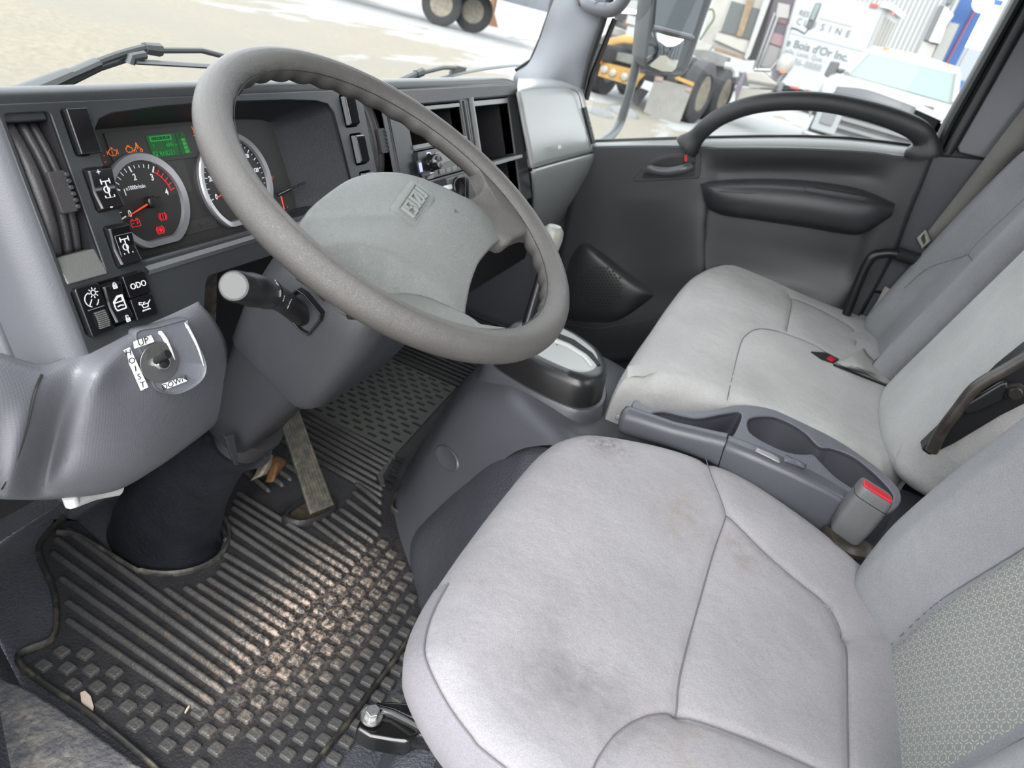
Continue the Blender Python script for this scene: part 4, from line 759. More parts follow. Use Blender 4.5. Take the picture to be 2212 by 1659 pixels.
# ================================================================== floor mat
geo = None
def dirt(t, c, col, ctr, rad, sc, p0, p1, k):
    vs = nd(t, 'ShaderNodeVectorMath', operation='SUBTRACT'); vs.inputs[1].default_value = ctr; t.links.new(geo.outputs['Position'], vs.inputs[0])
    vd = nd(t, 'ShaderNodeVectorMath', operation='DIVIDE'); vd.inputs[1].default_value = rad; t.links.new(vs.outputs[0], vd.inputs[0])
    vl = nd(t, 'ShaderNodeVectorMath', operation='LENGTH'); t.links.new(vd.outputs[0], vl.inputs[0])
    r = ramp(t, vl.outputs['Value'], .2, 1, (1, 1, 1), (0, 0, 0))
    n = nd(t, 'ShaderNodeTexNoise', Scale=sc, Detail=5, Roughness=.7); t.links.new(geo.outputs['Position'], n.inputs['Vector']); rr = ramp(t, n.outputs[0], p0, p1)
    mu = nd(t, 'ShaderNodeMath', operation='MULTIPLY'); t.links.new(r.outputs[0], mu.inputs[0]); t.links.new(rr.outputs[0], mu.inputs[1])
    m2 = nd(t, 'ShaderNodeMath', operation='MULTIPLY'); m2.inputs[1].default_value = k; t.links.new(mu.outputs[0], m2.inputs[0])
    return mixc(t, m2.outputs[0], c, col)
def matrubber(name, base, dust, tan, rust):
    global geo
    m, t, b = NM(name); b.inputs['Roughness'].default_value = .5
    n1 = noise(t, 18, 4, .6); f1 = ramp(t, n1.outputs[0], .3, .7); c = mixc(t, f1.outputs[0], [x*.75 for x in base], [x*1.25 for x in base]); geo = nd(t, 'ShaderNodeNewGeometry')
    c = dirt(t, c, (.13, .12, .105), (.0, .1, 0), (.40, .30, 1), 40, .45, .75, dust)
    c = dirt(t, c, (.17, .10, .045), (-.10, .14, 0), (.22, .20, 1), 55, .58, .70, rust)
    c = dirt(t, c, (.44, .34, .275), (.05, .075, 0), (.27, .12, 1), 120, .46, .58, tan)
    t.links.new(c, b.inputs['Base Color']); n3 = noise(t, 220, 3); bump(t, b, n3.outputs[0], .0015); return m
matm = matrubber('ribbed_rubber_mat', (.023, .023, .026), .22, .30, .25)
ribm = matrubber('dusty_rib_rubber', (.050, .050, .050), .5, .9, .8)
studm = matrubber('dusty_stud_rubber', (.062, .062, .060), .6, .92, .8)
fm = thing('floor_mat', 'black rubber floor mat with ribs and square studs in the driver footwell', 'floor mat', V((0, .2, 0)))
def G2(x, y, z=0): p = P(x, y, 'z', z); return (p.x, p.y)
edge = [G2(-40, 1395), G2(40, 1432), G2(110, 1385), G2(122, 1330), G2(113, 1270), G2(85, 1200), G2(95, 1165), G2(140, 1120)]
bootarc = [(.056+.092*math.cos(R_(a)), .403+.110*math.sin(R_(a))) for a in range(185, 336, 10)]
far = [(.18, .56), (1.35, .56), (1.35, .20), G2(1045, 785), G2(850, 1078), G2(862, 1120), G2(880, 1180), G2(908, 1262), G2(905, 1330), G2(872, 1400), G2(800, 1500), G2(690, 1640), G2(560, 1760), G2(420, 1760), G2(335, 1662), G2(200, 1550), G2(40, 1432)]
mo = [edge[1]]+edge[2:]+[(-.03, .57), (-.01, .54)]+bootarc+[(.16, .42)]+far[:-1]
m = MB()
plate('mat_sheet', [mo], (V((0, 0, 0)), V((1, 0, 0)), V((0, 1, 0)), V((0, 0, 1))), -.006, 0, matm, fm, bevel=.0012)
# raised lip round the mat
lipm, t, b = NM('mat_lip_rubber'); b.inputs['Roughness'].default_value = .55
n1 = noise(t, 30, 4, .65); f1 = ramp(t, n1.outputs[0], .48, .72); t.links.new(mixc(t, f1.outputs[0], (.024, .024, .024), (.13, .115, .09)), b.inputs['Base Color'])
def z3(l, z=0): return [V((x, y, z)) for x, y in l]
m = MB(); l1 = [G2(140, 1120), G2(95, 1165), G2(85, 1200), G2(113, 1270), G2(122, 1330), G2(110, 1385), G2(40, 1432), G2(200, 1550), G2(335, 1662), G2(460, 1790)]
m.tube(cat_rom(z3(l1, .003), 6), .008, 10, sq=(1, .55)); mk('mat_lip', m, lipm, fm)
m = MB(); l2 = [G2(1048, 790), G2(950, 925), G2(852, 1080), G2(864, 1120), G2(882, 1180), G2(908, 1262), G2(906, 1330), G2(872, 1400), G2(800, 1500), G2(690, 1640), G2(600, 1740)]
m.tube(cat_rom(z3(l2, .004), 6), .007, 10, sq=(1.3, .5)); mk('mat_lip', m, lipm, fm)
m = MB(); l3 = [(-.050, .535), (-.035, .50)]+[(.056+.096*math.cos(R_(a)), .403+.114*math.sin(R_(a))) for a in range(192, 340, 8)]+[(.17, .42)]; m.tube(cat_rom(z3(l3, .003), 3), .007, 10, sq=(1.1, .55)); mk('mat_lip', m, lipm, fm)
# ribs: each its own piece, along the cab
ribmesh = {}
def rib(x0, y0, x1, y1, w=.0052, h=.0080):
    a, b_ = V((x0, y0, 0)), V((x1, y1, 0)); d = (b_-a); ln = d.length; d.normalize(); e = V((-d.y, d.x, 0)); up = V((0, 0, 1))
    m = MB(); loops = []
    for s, k in ((-.004, .35), (0, .85), (.004, 1), (ln-.004, 1), (ln, .85), (ln+.004, .35)):
        loops.append([a+d*s+e*(w*q*(.6+.4*k))+up*(h*z*k-.0008) for q, z in ((-1, 0), (-.55, .9), (0, 1), (.55, .9), (1, 0))])
    m.loft(loops, True, True); return mk('rib', m, ribm, fm, ang=60)
R1 = [(-.034, .532, -.074, .102), (-.059, .527, -.094, .102), (-.083, .504, -.114, .102), (-.112, .449, -.133, .103), (-.139, .402, -.155, .101), (-.162, .373, -.173, .102), (-.039, .305, -.054, .102), (-.020, .283, -.032, .103), (-.003, .271, -.011, .102), (.016, .267, .008, .101), (.037, .266, .027, .099), (.055, .273, .048, .098), (.074, .285, .067, .099), (.104, .311, .087, .098), (.132, .333, .105, .096), (.151, .346, .126, .093), (.174, .358, .150, .092), (.192, .37, .168, .091), (.213, .38, .188, .091), (.236, .225, .211, .092), (.252, .205, .232, .093), (.275, .20, .259, .095), (.298, .195, .280, .098)]
for r in R1: rib(*r)
for x, y0, y1 in ((.308, .200, .108), (.338, .205, .127), (.364, .215, .143), (.385, .46, .155), (.403, .46, .165), (.424, .46, .193), (.444, .46, .196), (.463, .46, .199), (.482, .46, .200), (.499, .45, .202), (.517, .45, .203)): rib(x+.02, y0, x, y1)
for x, y0, y1 in ((.255, .42, .34), (.285, .44, .33), (.31, .44, .33), (.335, .45, .32)): rib(x+.02, y0, x, y1)
# square studs on a staggered grid
sm_ = MB(); a_, b2 = .0078, .0092
sm_.loft([[V((x*a_*1.12, y*b2*1.12, -.001)) for x, y in ((1, .8), (.8, 1), (-.8, 1), (-1, .8), (-1, -.8), (-.8, -1), (.8, -1), (1, -.8))], [V((x*a_, y*b2, .0045)) for x, y in ((1, .82), (.82, 1), (-.82, 1), (-1, .82), (-1, -.82), (-.82, -1), (.82, -1), (1, -.82))], [V((x*a_*.8, y*b2*.8, .0058)) for x, y in ((1, .82), (.82, 1), (-.82, 1), (-1, .82), (-1, -.82), (-.82, -1), (.82, -1), (1, -.82))]])
stud0 = mk('stud', sm_, studm, fm, ang=30); first = True
def inside(x, y, poly):
    c = False
    for i in range(len(poly)):
        x1, y1 = poly[i]; x2, y2 = poly[i-1]
        if (y1 > y) != (y2 > y) and x < (x2-x1)*(y-y1)/(y2-y1)+x1: c = not c
    return c
zone = [G2(70, 1438), G2(130, 1385), (-.186, .345), (-.180, .108), (-.155, .088), (.16, .078), (.21, .078), (.285, .080), (.262, .020), (.222, -.02), (.170, -.062), (.120, -.09), (.02, -.14), (-.1, -.14), (-.2, -.02), (-.243, .06)]
cnt = 0
for i in range(-5, 44):
    for j in range(-20, 4):
        if (i+j) % 2: continue
        x, y = -.205+i*.01425, .332+j*.0290*.985
        if inside(x, y, zone) and (x > -.19 or y > .02) and cnt < 295:
            if first: stud0.location = V((x, y, 0)); stud0.matrix_parent_inverse = Matrix.Translation(-LOC['floor_mat']); first = False
            else: link_copy(stud0, (x, y, 0), parent=fm, rot=(0, 0, random.uniform(-.05, .05)))
            cnt += 1
# slotted tread section in the middle of the cab, and the plain ribbed passenger piece beyond it
treadm = MAT('grey_tread_rubber', (.058, .061, .056), .5, grain=(200, .0008))
m = MB(); m.prism([(.535, .46), (.90, .46), (.90, .235), (.53, .205), (.44, .185), (.415, .163), (.408, .172), (.435, .197), (.535, .215)], (V((0, 0, 0)), V((1, 0, 0)), V((0, 1, 0)), V((0, 0, 1))), -.001, .005); mk('tread_panel', m, treadm, fm, bevel=.001)
sl = MB(); sl.box((0, 0, .0052), (.0038, 0, 0), (0, .0115, 0), (0, 0, .0008)); slot0 = mk('tread_slot', sl, blackm, fm, smooth=False); first = True
for i in range(16):
    for j in range(7):
        x = .552+i*.0222; y = .440-j*.0385-(.019 if i % 2 else 0)
        if y > .205+(x-.53)*.08+.012:
            if first: slot0.location = V((x, y, 0)); first = False
            else: link_copy(slot0, (x, y, 0), parent=fm)
for x, y in ((.515, .187), (.490, .180), (.462, .174), (.440, .166), (.420, .158)): link_copy(slot0, (x, y, 0), parent=fm)
pm = thing('passenger_mat', 'black finely ribbed mat beyond the grey tread section', 'floor mat', V((1.1, .38, 0)))
m = MB(); m.abox(.905, 1.36, .20, .55, .001, .012); mk('mat_sheet', m, rub, pm, bevel=.004)
for i in range(20): m = MB(); m.abox(.918+i*.022, .927+i*.022, .21, .54, .011, .019); mk('rib', m, rub, pm, bevel=.003, bseg=1)
# heel guard frame and accelerator pedal
pe = thing('accelerator_pedal', 'worn grooved accelerator pedal standing up from the mat', 'pedal', V((.25, .25, 0)))
ped_m, t, b = NM('worn_pedal_rubber'); b.inputs['Roughness'].default_value = .6
n1 = noise(t, 60, 5, .7); f1 = ramp(t, n1.outputs[0], .42, .7); t.links.new(mixc(t, f1.outputs[0], (.045, .046, .040), (.13, .115, .08)), b.inputs['Base Color'])
pb, pt = P(692, 1098, 'z', .012), P(626, 908, 'y', .345)
pd = (pt-pb).normalized(); pa = V((.97, -.22, .05)); pa = (pa-pd*pa.dot(pd)).normalized(); pn = pa.cross(pd)
if pn.dot(CAMP-pb) < 0: pn = -pn
Lp = (pt-pb).length; wq = .0265
m = MB(); m.loft([[pb+pd*s+pa*(wq*k*x)+pn*y for x, y in ((-1, 0), (-1, .008), (1, .008), (1, 0))] for s, k in ((-.004, 1.05), (.0, 1.05), (Lp*.5, .95), (Lp+.03, .86))]); mk('pedal_pad', m, ped_m, pe, bevel=.002)
for i in range(7):
    x = -.8+i*1.6/6; m = MB(); m.loft([[pb+pd*s+pa*(wq*k*(x+dx))+pn*y for dx, y in ((-.085, .0075), (-.06, .0098), (.06, .0098), (.085, .0075))] for s, k in ((.012, 1.03), (Lp*.5, .95), (Lp+.028, .86))]); mk('pedal_rib', m, ped_m, pe)
m = MB(); m.loft([[pb+pd*s+pa*(x)+pn*y for x, y in ((-.006, -.030), (-.006, 0), (.006, 0), (.006, -.03))] for s in (Lp*.3, Lp+.06)]); mk('pedal_arm', m, blackm, pe)
fr_o = cat_rom([V((.205, .262, 0)), V((.243, .268, 0)), V((.305, .252, 0)), V((.303, .214, 0)), V((.270, .203, 0)), V((.215, .225, 0))], 5, True)
cc = sum(fr_o, V())/len(fr_o)
m = MB(); lo_ = []
for k, z in ((1.12, .0), (1.08, .010), (.98, .014), (.86, .013), (.80, .006), (.80, .001)): lo_.append([cc+(p-cc)*k+V((0, 0, z)) for p in fr_o])
m.loft(lo_, True, False); mk('heel_frame', m, rub, pe, fixn=False)
m = MB(); m.loft([[cc+(p-cc)*.82+V((0, 0, .002)) for p in fr_o], [cc+(p-cc)*.82+V((0, 0, .004)) for p in fr_o]]); mk('heel_base', m, MAT('rust_stained_base', (.045, .032, .02), .8, var=(120, .5)), pe)
# rubbish behind the pedal
tr1 = MB(); base = P(565, 1035, 'z', .01)
def leafgrid(ps): return patch(ps, 4, 4)
tr1 = leafgrid([[P(540, 1040, 'z', .01), P(560, 1030, 'z', .03), P(580, 1022, 'z', .01)], [P(555, 1012, 'z', .03), P(575, 1012, 'z', .05), P(588, 1005, 'z', .02)], [P(572, 985, 'z', .04), P(584, 982, 'z', .05), P(590, 985, 'z', .02)]])
props(mk('paper_scrap', tr1, MAT('crumpled_paper', (.38, .34, .26), .8, grain=(60, .006)), solid=.001), 'crumpled pale paper scrap lying behind the pedal', 'paper', 'litter on the driver mat')
tr2 = leafgrid([[P(572, 1042, 'z', .008), P(590, 1040, 'z', .02), P(600, 1025, 'z', .008)], [P(582, 1010, 'z', .03), P(600, 1005, 'z', .04), P(620, 1000, 'z', .015)], [P(590, 985, 'z', .035), P(600, 985, 'z', .03), P(612, 990, 'z', .02)]])
props(mk('dry_leaf', tr2, MAT('dry_brown_leaf', (.17, .085, .035), .8, grain=(80, .004)), solid=.001), 'curled brown dry leaf lying beside the pale paper scrap', 'leaf', 'litter on the driver mat')
for (x, y), lb in (((188, 1518), 'small tan chip of dried mud on the mat near the sill'), ((404, 1533), 'tiny tan mud crumb at the end of the lowest rib')):
    p = P(x, y, 'z', .004); sc2 = 1.0 if x < 300 else .35
    m = MB(); m.prism([(a*sc2, b_*sc2) for a, b_ in ((-.020, -.0045), (-.010, -.007), (.008, -.0055), (.020, .0), (.019, .006), (.004, .0065), (-.012, .003))], (p, (V((.55, .83, 0)) if x < 300 else V((1, .2, 0))).normalized(), V((-.83, .55, 0)).normalized(), V((0, 0, 1))), -.002, .002); props(mk('mud_chip', m, MAT('dried_mud', (.50, .41, .34), .85) if x < 300 else bpy.data.materials['dried_mud'], bevel=.0008), lb, 'mud', 'dried mud on the driver mat')
# ================================================================== engine cover between the seats
ec = thing('engine_cover', 'blue-grey moulded engine cover rising from the floor under the seats', 'engine cover', V((.45, -.3, 0)))
def Z(x, y, v): return P(x, y, 'z', v)
cv = [[V((.245, .005, -.004)), V((.33, .085, -.004)), V((.395, .128, -.004)), V((.52, .165, -.004)), V((.75, .20, -.004)), V((.92, .20, -.004)), V((.96, -.02, -.004))],
      [V((.262, -.02, .05)), V((.345, .070, .05)), V((.41, .112, .05)), V((.53, .148, .05)), V((.74, .182, .05)), V((.89, .17, .05)), V((.93, -.03, .05))],
      [V((.285, -.065, .17)), V((.352, .045, .17)), V((.42, .085, .17)), V((.53, .115, .17)), V((.72, .132, .17)), V((.83, .10, .17)), V((.87, -.06, .16))],
      [V((.30, -.10, .27)), V((.355, .010, .28)), V((.42, .048, .285)), V((.53, .07, .285)), V((.69, .068, .28)), V((.775, .03, .26)), V((.82, -.09, .24))],
      [V((.31, -.15, .325)), V((.36, -.04, .335)), V((.43, -.005, .345)), V((.53, .01, .345)), V((.66, -.005, .34)), V((.74, -.04, .31)), V((.79, -.12, .28))],
      [V((.315, -.24, .348)), V((.37, -.13, .362)), V((.44, -.11, .368)), V((.54, -.10, .366)), V((.64, -.12, .36)), V((.725, -.14, .335)), V((.78, -.18, .30))],
      [V((.32, -.45, .31)), V((.37, -.38, .32)), V((.44, -.38, .32)), V((.54, -.36, .32)), V((.64, -.36, .315)), V((.72, -.36, .305)), V((.78, -.36, .28))],
      [V((.32, -.90, .31)), V((.37, -.90, .31)), V((.44, -.90, .31)), V((.54, -.90, .31)), V((.64, -.90, .31)), V((.72, -.90, .30)), V((.78, -.90, .28))]]
mk('cover_shell', patch(cv, 6, 7), grey, ec)
# left pedestal under the driver seat, vinyl covered
pv = [[V((-.425, -.20, -.004)), V((-.30, -.185, -.004)), V((-.12, -.155, -.004)), V((.05, -.115, -.004)), V((.17, -.06, -.004)), V((.25, .005, -.004)), V((.34, .075, -.004))],
      [V((-.425, -.205, .07)), V((-.30, -.195, .07)), V((-.12, -.165, .06)), V((.05, -.125, .06)), V((.17, -.07, .06)), V((.255, .0, .06)), V((.345, .03, .06))],
      [V((-.425, -.22, .14)), V((-.30, -.205, .14)), V((-.12, -.185, .14)), V((.05, -.15, .15)), V((.17, -.10, .17)), V((.265, -.055, .18)), V((.335, -.035, .19))],
      [V((-.425, -.24, .165)), V((-.30, -.225, .17)), V((-.12, -.21, .18)), V((.05, -.19, .21)), V((.17, -.15, .25)), V((.27, -.12, .28)), V((.325, -.11, .29))],
      [V((-.425, -.33, .17)), V((-.30, -.33, .18)), V((-.12, -.32, .19)), V((.05, -.30, .23)), V((.17, -.28, .27)), V((.27, -.25, .31)), V((.325, -.25, .33))],
      [V((-.425, -.9, .18)), V((-.30, -.9, .19)), V((-.12, -.9, .2)), V((.05, -.9, .24)), V((.17, -.9, .28)), V((.27, -.9, .32)), V((.335, -.9, .345))]]
mk('pedestal_vinyl', patch(pv, 6, 6), grey_vinyl, ec)
# moulded hand recess on the front face
hp = P(968, 990, 'y', .108); hn = V((-.35, .80, .45)).normalized(); hn = V((-.15, .25, .3)).normalized()
fx = V((.75, -.45, 0)); nrm = (CAMP-hp).normalized(); fa_ = (cR*.45-cU*.9); fa_ = (fa_-nrm*fa_.dot(nrm)).normalized(); fb_ = nrm.cross(fa_)
# ================================================================== seats
def resample(pts, n):
    pts = [V((p[0], p[1], 0)) for p in pts]; L = [0]
    for i in range(len(pts)): L.append(L[-1]+(pts[(i+1) % len(pts)]-pts[i]).length)
    out = []; k = 0
    for i in range(n):
        t = L[-1]*i/n
        while L[k+1] < t: k += 1
        f = (t-L[k])/max(1e-9, L[k+1]-L[k]); out.append(pts[k].lerp(pts[(k+1) % len(pts)], f))
    return [(p.x, p.y) for p in out]
def dseg(x, y, pl):
    best = 9
    for (ax, ay), (bx, by) in zip(pl, pl[1:]):
        dx, dy = bx-ax, by-ay; q = dx*dx+dy*dy
        t = 0 if q == 0 else max(0, min(1, ((x-ax)*dx+(y-ay)*dy)/q)); d = math.hypot(x-ax-dx*t, y-ay-dy*t)
        if d < best: best = d
    return best
def smooth2(pl, n=6): return [(p.x, p.y) for p in cat_rom([(a, b, 0) for a, b in pl], n)]
def inset(o, r):
    n = len(o); A = sum(o[i][0]*o[(i+1) % n][1]-o[(i+1) % n][0]*o[i][1] for i in range(n)); s = 1 if A > 0 else -1; out = []
    for i in range(n):
        tx = o[(i+1) % n][0]-o[i-1][0]; ty = o[(i+1) % n][1]-o[i-1][1]; l = math.hypot(tx, ty); out.append((o[i][0]-s*ty/l*r, o[i][1]+s*tx/l*r))
    return out
def pillow(name, outline, fr, hf, r, depth, mat, parent, seams=(), n=220, K=48, gd=.004, gw=.0055, edge=6, label=None, taper=((.35, 1.004), (.75, 1.0), (1.0, .985))):
    O, a, b, nn = fr
    out = resample([(p.x, p.y) for p in cat_rom([(x, y, 0) for x, y in outline], 8, True)], n); ins = inset(out, r)
    cx = sum(p[0] for p in ins)/n; cy = sum(p[1] for p in ins)/n
    bb = [(min(p[0] for p in s)-.03, max(p[0] for p in s)+.03, min(p[1] for p in s)-.03, max(p[1] for p in s)+.03) for s in seams]
    def hg(x, y):
        h = hf(x, y)
        for s, q in zip(seams, bb):
            if q[0] < x < q[1] and q[2] < y < q[3]:
                d = dseg(x, y, s); h -= gd*math.exp(-(d/gw)**2)+.0022*math.exp(-(d/.02)**2)
        return h
    loops = []
    for k in range(1, K+1):
        f = (k/K); loops.append([(cx+(x-cx)*f, cy+(y-cy)*f, hg(cx+(x-cx)*f, cy+(y-cy)*f)) for x, y in ins])
    for e in range(1, edge+1):
        t = math.pi/2*e/edge; s, c = math.sin(t), math.cos(t)
        loops.append([(ix+(ox-ix)*s, iy+(oy-iy)*s, hg(ix+(ox-ix)*s*.6, iy+(oy-iy)*s*.6)-r*(1-c)) for (ix, iy), (ox, oy) in zip(ins, out)])
    base = [p[2] for p in loops[-1]]; rest = depth-r
    for f, e in taper: loops.append([(cx+(x-cx)*e, cy+(y-cy)*e, z-rest*f) for (x, y), z in zip(out, base)])
    m = MB(); W3 = [[O+a*x+b*y+nn*z for x, y, z in l] for l in loops]; m.loft(W3, True, True)
    o = mk(name, m, mat, parent, ang=75, label=label)
    for s in seams:
        tm = MB(); tm.tube([O+a*x+b*y+nn*(hg(x, y)+.0012) for x, y in s], .0008, 5); mk('seam', tm, thread, o)
    return o, W3, hg
def tangent(o): return o
# ---- driver seat
ds = thing('driver_seat', 'light grey cloth driver seat nearest the camera, stained on its front edge', 'seat', V((-.02, -.45, .2)))
tn = V((0, -.12, 1)).normalized(); tO = V((0, -.25, .462)); tb = V((0, 1, .12)).normalized()
CF = (tO, V((1, 0, 0)), tb, tn)
def SP(x, y, w=0): p = PL(x, y, tO+tn*w, tn)-(tO+tn*w); return (p.x, p.dot(tb))
co = [SP(1310, 921), SP(1240, 917), SP(1185, 940), SP(1100, 1035), SP(1000, 1165), SP(930, 1275), SP(900, 1365), SP(906, 1430), SP(945, 1510), SP(1000, 1590), SP(1055, 1650)]
co += [(-.335, -.20), (-.325, -.38), (-.29, -.47), (-.10, -.50), (.10, -.50), (.235, -.46), SP(1890, 1236), SP(1790, 1150), SP(1700, 1084), SP(1610, 1026), SP(1520, 985), SP(1420, 948)]
sT = smooth2([SP(1570, 1110), SP(1545, 1190), SP(1520, 1280), SP(1490, 1390), SP(1472, 1470), SP(1468, 1540)]); sRr = smooth2([SP(1520, 990), SP(1540, 1050), SP(1570, 1110), SP(1640, 1180), SP(1720, 1245), SP(1790, 1300), SP(1836, 1365)])
sLl = smooth2([SP(1270, 1690), SP(1290, 1640), SP(1330, 1588), SP(1380, 1555), SP(1425, 1540), SP(1468, 1540), SP(1560, 1568), SP(1660, 1604), SP(1790, 1662), SP(1860, 1700)]); sB = smooth2([SP(1836, 1365), SP(1840, 1500), SP(1843, 1690)]); sE = [SP(1836, 1365), SP(1925, 1366)]
def ch(x, y):                                            # bolsters and the front roll
    h = 0
    h += .010*sm(.12, .23, abs(x+.02))*sm(.02, -.20, y)
    h -= .006*math.exp(-((x+.02)/.12)**2-((y+.32)/.10)**2)
    h -= .010*sm(-.01, .06, y)
    h += .0025*math.exp(-((y+.0+.35*(x+.25))/.03)**2)*sm(.0, -.2, x)
    h -= .005*math.exp(-(((x+.20)/.05)**2+((y+.10)/.05)**2))
    return h
cush, W3, hgc = pillow('cushion', co, CF, ch, .040, .115, seat_c, ds, [sT, sRr, sLl, sB, sE], n=260, K=64, taper=((.30, .985), (.62, .93), (1.0, .84)))
# mesh cloth side panel of the cushion
idx = [j for j in range(260) if W3[-4][j].x < -.17 and W3[-4][j].y < -.19 and W3[-4][j].y > -.66]
ctr = V((-.02, -.42, 0)); m = MB(); L8 = []
for li, l in enumerate(W3[-7:]):
    row = []
    for q, j in enumerate(idx):
        p = l[j].copy(); o = (p-ctr); o.z = 0; o.normalize(); row.append(p+o*.0012+V((0, 0, .0006)))
    L8.append(row)
m.loft(L8, False, False); mk('side_panel', m, seat_side, ds, fixn=False)
tm = MB(); tm.tube([p+V((0, 0, .0004)) for p in L8[0]], .0009, 5); mk('seam', tm, thread, ds)
# backrest
def back_frame(y0, z0, rec, x0=0):
    t = R_(rec); return (V((x0, y0, z0)), V((1, 0, 0)), V((0, -math.sin(t), math.cos(t))), V((0, math.cos(t), math.sin(t))))
BF = back_frame(-.672, .405, 15, -.012)
def bh(x, s):
    t = abs(x); return .048*sm(.105, .185, t)-.004*(1-(min(t, .11)/.11)**2)*1.0 - .010*sm(.10, -.02, s)
bo = [(-.215, -.015), (-.10, -.03), (.10, -.03), (.215, -.015), (.248, .06), (.258, .18), (.250, .30), (.235, .42), (.19, .52), (.10, .56), (-.10, .56), (-.19, .52), (-.235, .42), (-.250, .30), (-.258, .18), (-.248, .06)]
sr = [(.112, -.03), (.113, .05), (.112, .12), (.104, .22), (.095, .36), (.085, .5)]; sl_ = [(-x, y) for x, y in sr]
bk_, BW, hgb = pillow('backrest', bo, BF, bh, .045, .12, seat_b, ds, [smooth2(sr), smooth2(sl_)], n=220, K=46)
hexm, t, b = NM('hexagon_weave_insert'); b.inputs['Roughness'].default_value = .9; b.inputs['Specular IOR Level'].default_value = .15
gp = nd(t, 'ShaderNodeTexCoord'); sx = nd(t, 'ShaderNodeSeparateXYZ'); t.links.new(gp.outputs['Object'], sx.inputs[0])
def mth(op, a, b_=None, c_=None):
    n = nd(t, 'ShaderNodeMath', operation=op)
    for i, v in enumerate((a, b_, c_)):
        if v is None: continue
        if isinstance(v, (int, float)): n.inputs[i].default_value = v
        else: t.links.new(v, n.inputs[i])
    return n.outputs[0]
PIT = 1/.0118
ux = mth('MULTIPLY', sx.outputs['X'], PIT); uy = mth('MULTIPLY', sx.outputs['Z'], PIT*1.035)
SQ = 1.7320508
def cell(ax, ay, ox, oy):
    gx = mth('SUBTRACT', mth('FLOORED_MODULO', mth('ADD', ax, ox), 1.0), .5); gy = mth('SUBTRACT', mth('FLOORED_MODULO', mth('ADD', ay, oy), SQ), SQ/2); return gx, gy
ax1, ay1 = cell(ux, uy, 40, 40*SQ); ax2, ay2 = cell(ux, uy, 40.5, 40.5*SQ)
d1 = mth('ADD', mth('MULTIPLY', ax1, ax1), mth('MULTIPLY', ay1, ay1)); d2 = mth('ADD', mth('MULTIPLY', ax2, ax2), mth('MULTIPLY', ay2, ay2)); sel = mth('LESS_THAN', d1, d2)
def pick(p, q): return mth('ADD', mth('MULTIPLY', p, sel), mth('MULTIPLY', q, mth('SUBTRACT', 1, sel)))
gx, gy = mth('ABSOLUTE', pick(ax1, ax2)), mth('ABSOLUTE', pick(ay1, ay2))
hd = mth('MAXIMUM', gx, mth('ADD', mth('MULTIPLY', gx, .5), mth('MULTIPLY', gy, .8660254)))
line = mth('LESS_THAN', mth('ABSOLUTE', mth('SUBTRACT', hd, .375)), .042)
# break the outline at its corners
e2 = mth('ABSOLUTE', mth('SUBTRACT', gx, mth('ADD', mth('MULTIPLY', gx, .5), mth('MULTIPLY', gy, .8660254)))); brk = mth('GREATER_THAN', e2, .055); brk2 = mth('GREATER_THAN', mth('ADD', gx, 0), .055)
msk = mth('MULTIPLY', line, mth('MULTIPLY', brk, brk2))
nn1 = noise(t, 9, 3); ff = ramp(t, nn1.outputs[0], .3, .7); cbase = mixc(t, ff.outputs[0], (.225, .232, .225), (.265, .27, .26))
nn2 = noise(t, 1100, 2, .7); f2 = ramp(t, nn2.outputs[0], .3, .75); mm = nd(t, 'ShaderNodeMix', data_type='RGBA', blend_type='MULTIPLY'); mm.inputs[0].default_value = .3; t.links.new(mixc(t, msk, cbase, (.48, .49, .44)), mm.inputs[6]); t.links.new(f2.outputs[0], mm.inputs[7]); t.links.new(mm.outputs[2], b.inputs['Base Color'])
bump(t, b, nn2.outputs[0], .0008, .7)
rows = []
for i in range(40):
    s = -.02+i*.53/39; hw = .110-.03*max(0, (s-.12)/.4)**1.2; rows.append([BF[0]+BF[1]*(hw*k)+BF[2]*s+BF[3]*(hgb(hw*k, s)+.0016-.003*abs(k)**8) for k in [q/10-1 for q in range(21)]])
m = MB(); m.loft(rows, False, False); mk('centre_insert', m, hexm, ds, label='greenish centre panel woven with hexagons')
# slider bracket with bolt, frame below
br = [P(768, 1572, 'z', .205), P(790, 1530, 'z', .205), P(830, 1512, 'z', .205), P(905, 1516, 'z', .21), P(935, 1535, 'z', .21), P(985, 1580, 'z', .21), P(970, 1600, 'z', .21), P(905, 1588, 'z', .21), P(880, 1605, 'z', .205), P(850, 1600, 'z', .205), P(800, 1590, 'z', .205)]
m = MB(); m.loft([[p-V((0, 0, .03)) for p in br], br]); bk2 = mk('slider_bracket', m, steel_blk, ds, bevel=.005, bseg=3, label='glossy black steel seat rail bracket')
m = MB(); a_, b_2 = P(905, 1530, 'z', .222), P(1010, 1610, 'z', .222); m.tube([a_, a_.lerp(b_2, .4), b_2], .012, 12, sq=(.5, 1.3)); a_, b_2 = P(850, 1540, 'z', .212), P(890, 1560, 'z', .216); m.tube([P(812, 1530, 'z', .209), a_, b_2, P(960, 1600, 'z', .22)], .007, 10); mk('bracket_flange', m, steel_blk, ds)
bc = P(803, 1548, 'z', .209); bfm = (bc, V((1, 0, 0)), V((0, 1, 0)), V((0, 0, 1)))
m = MB(); m.lathe([(0, .004), (.0125, .0035), (.0135, .001), (.0135, 0), (0, 0)], bfm, 28); bw = mk('bolt_washer', m, bolt_m, ds); m = MB(); m.prism([(.0088*math.cos(R_(60*i+10)), .0088*math.sin(R_(60*i+10))) for i in range(6)], bfm, .003, .0125); mk('bolt_head', m, bolt_m, ds, bevel=.0012)
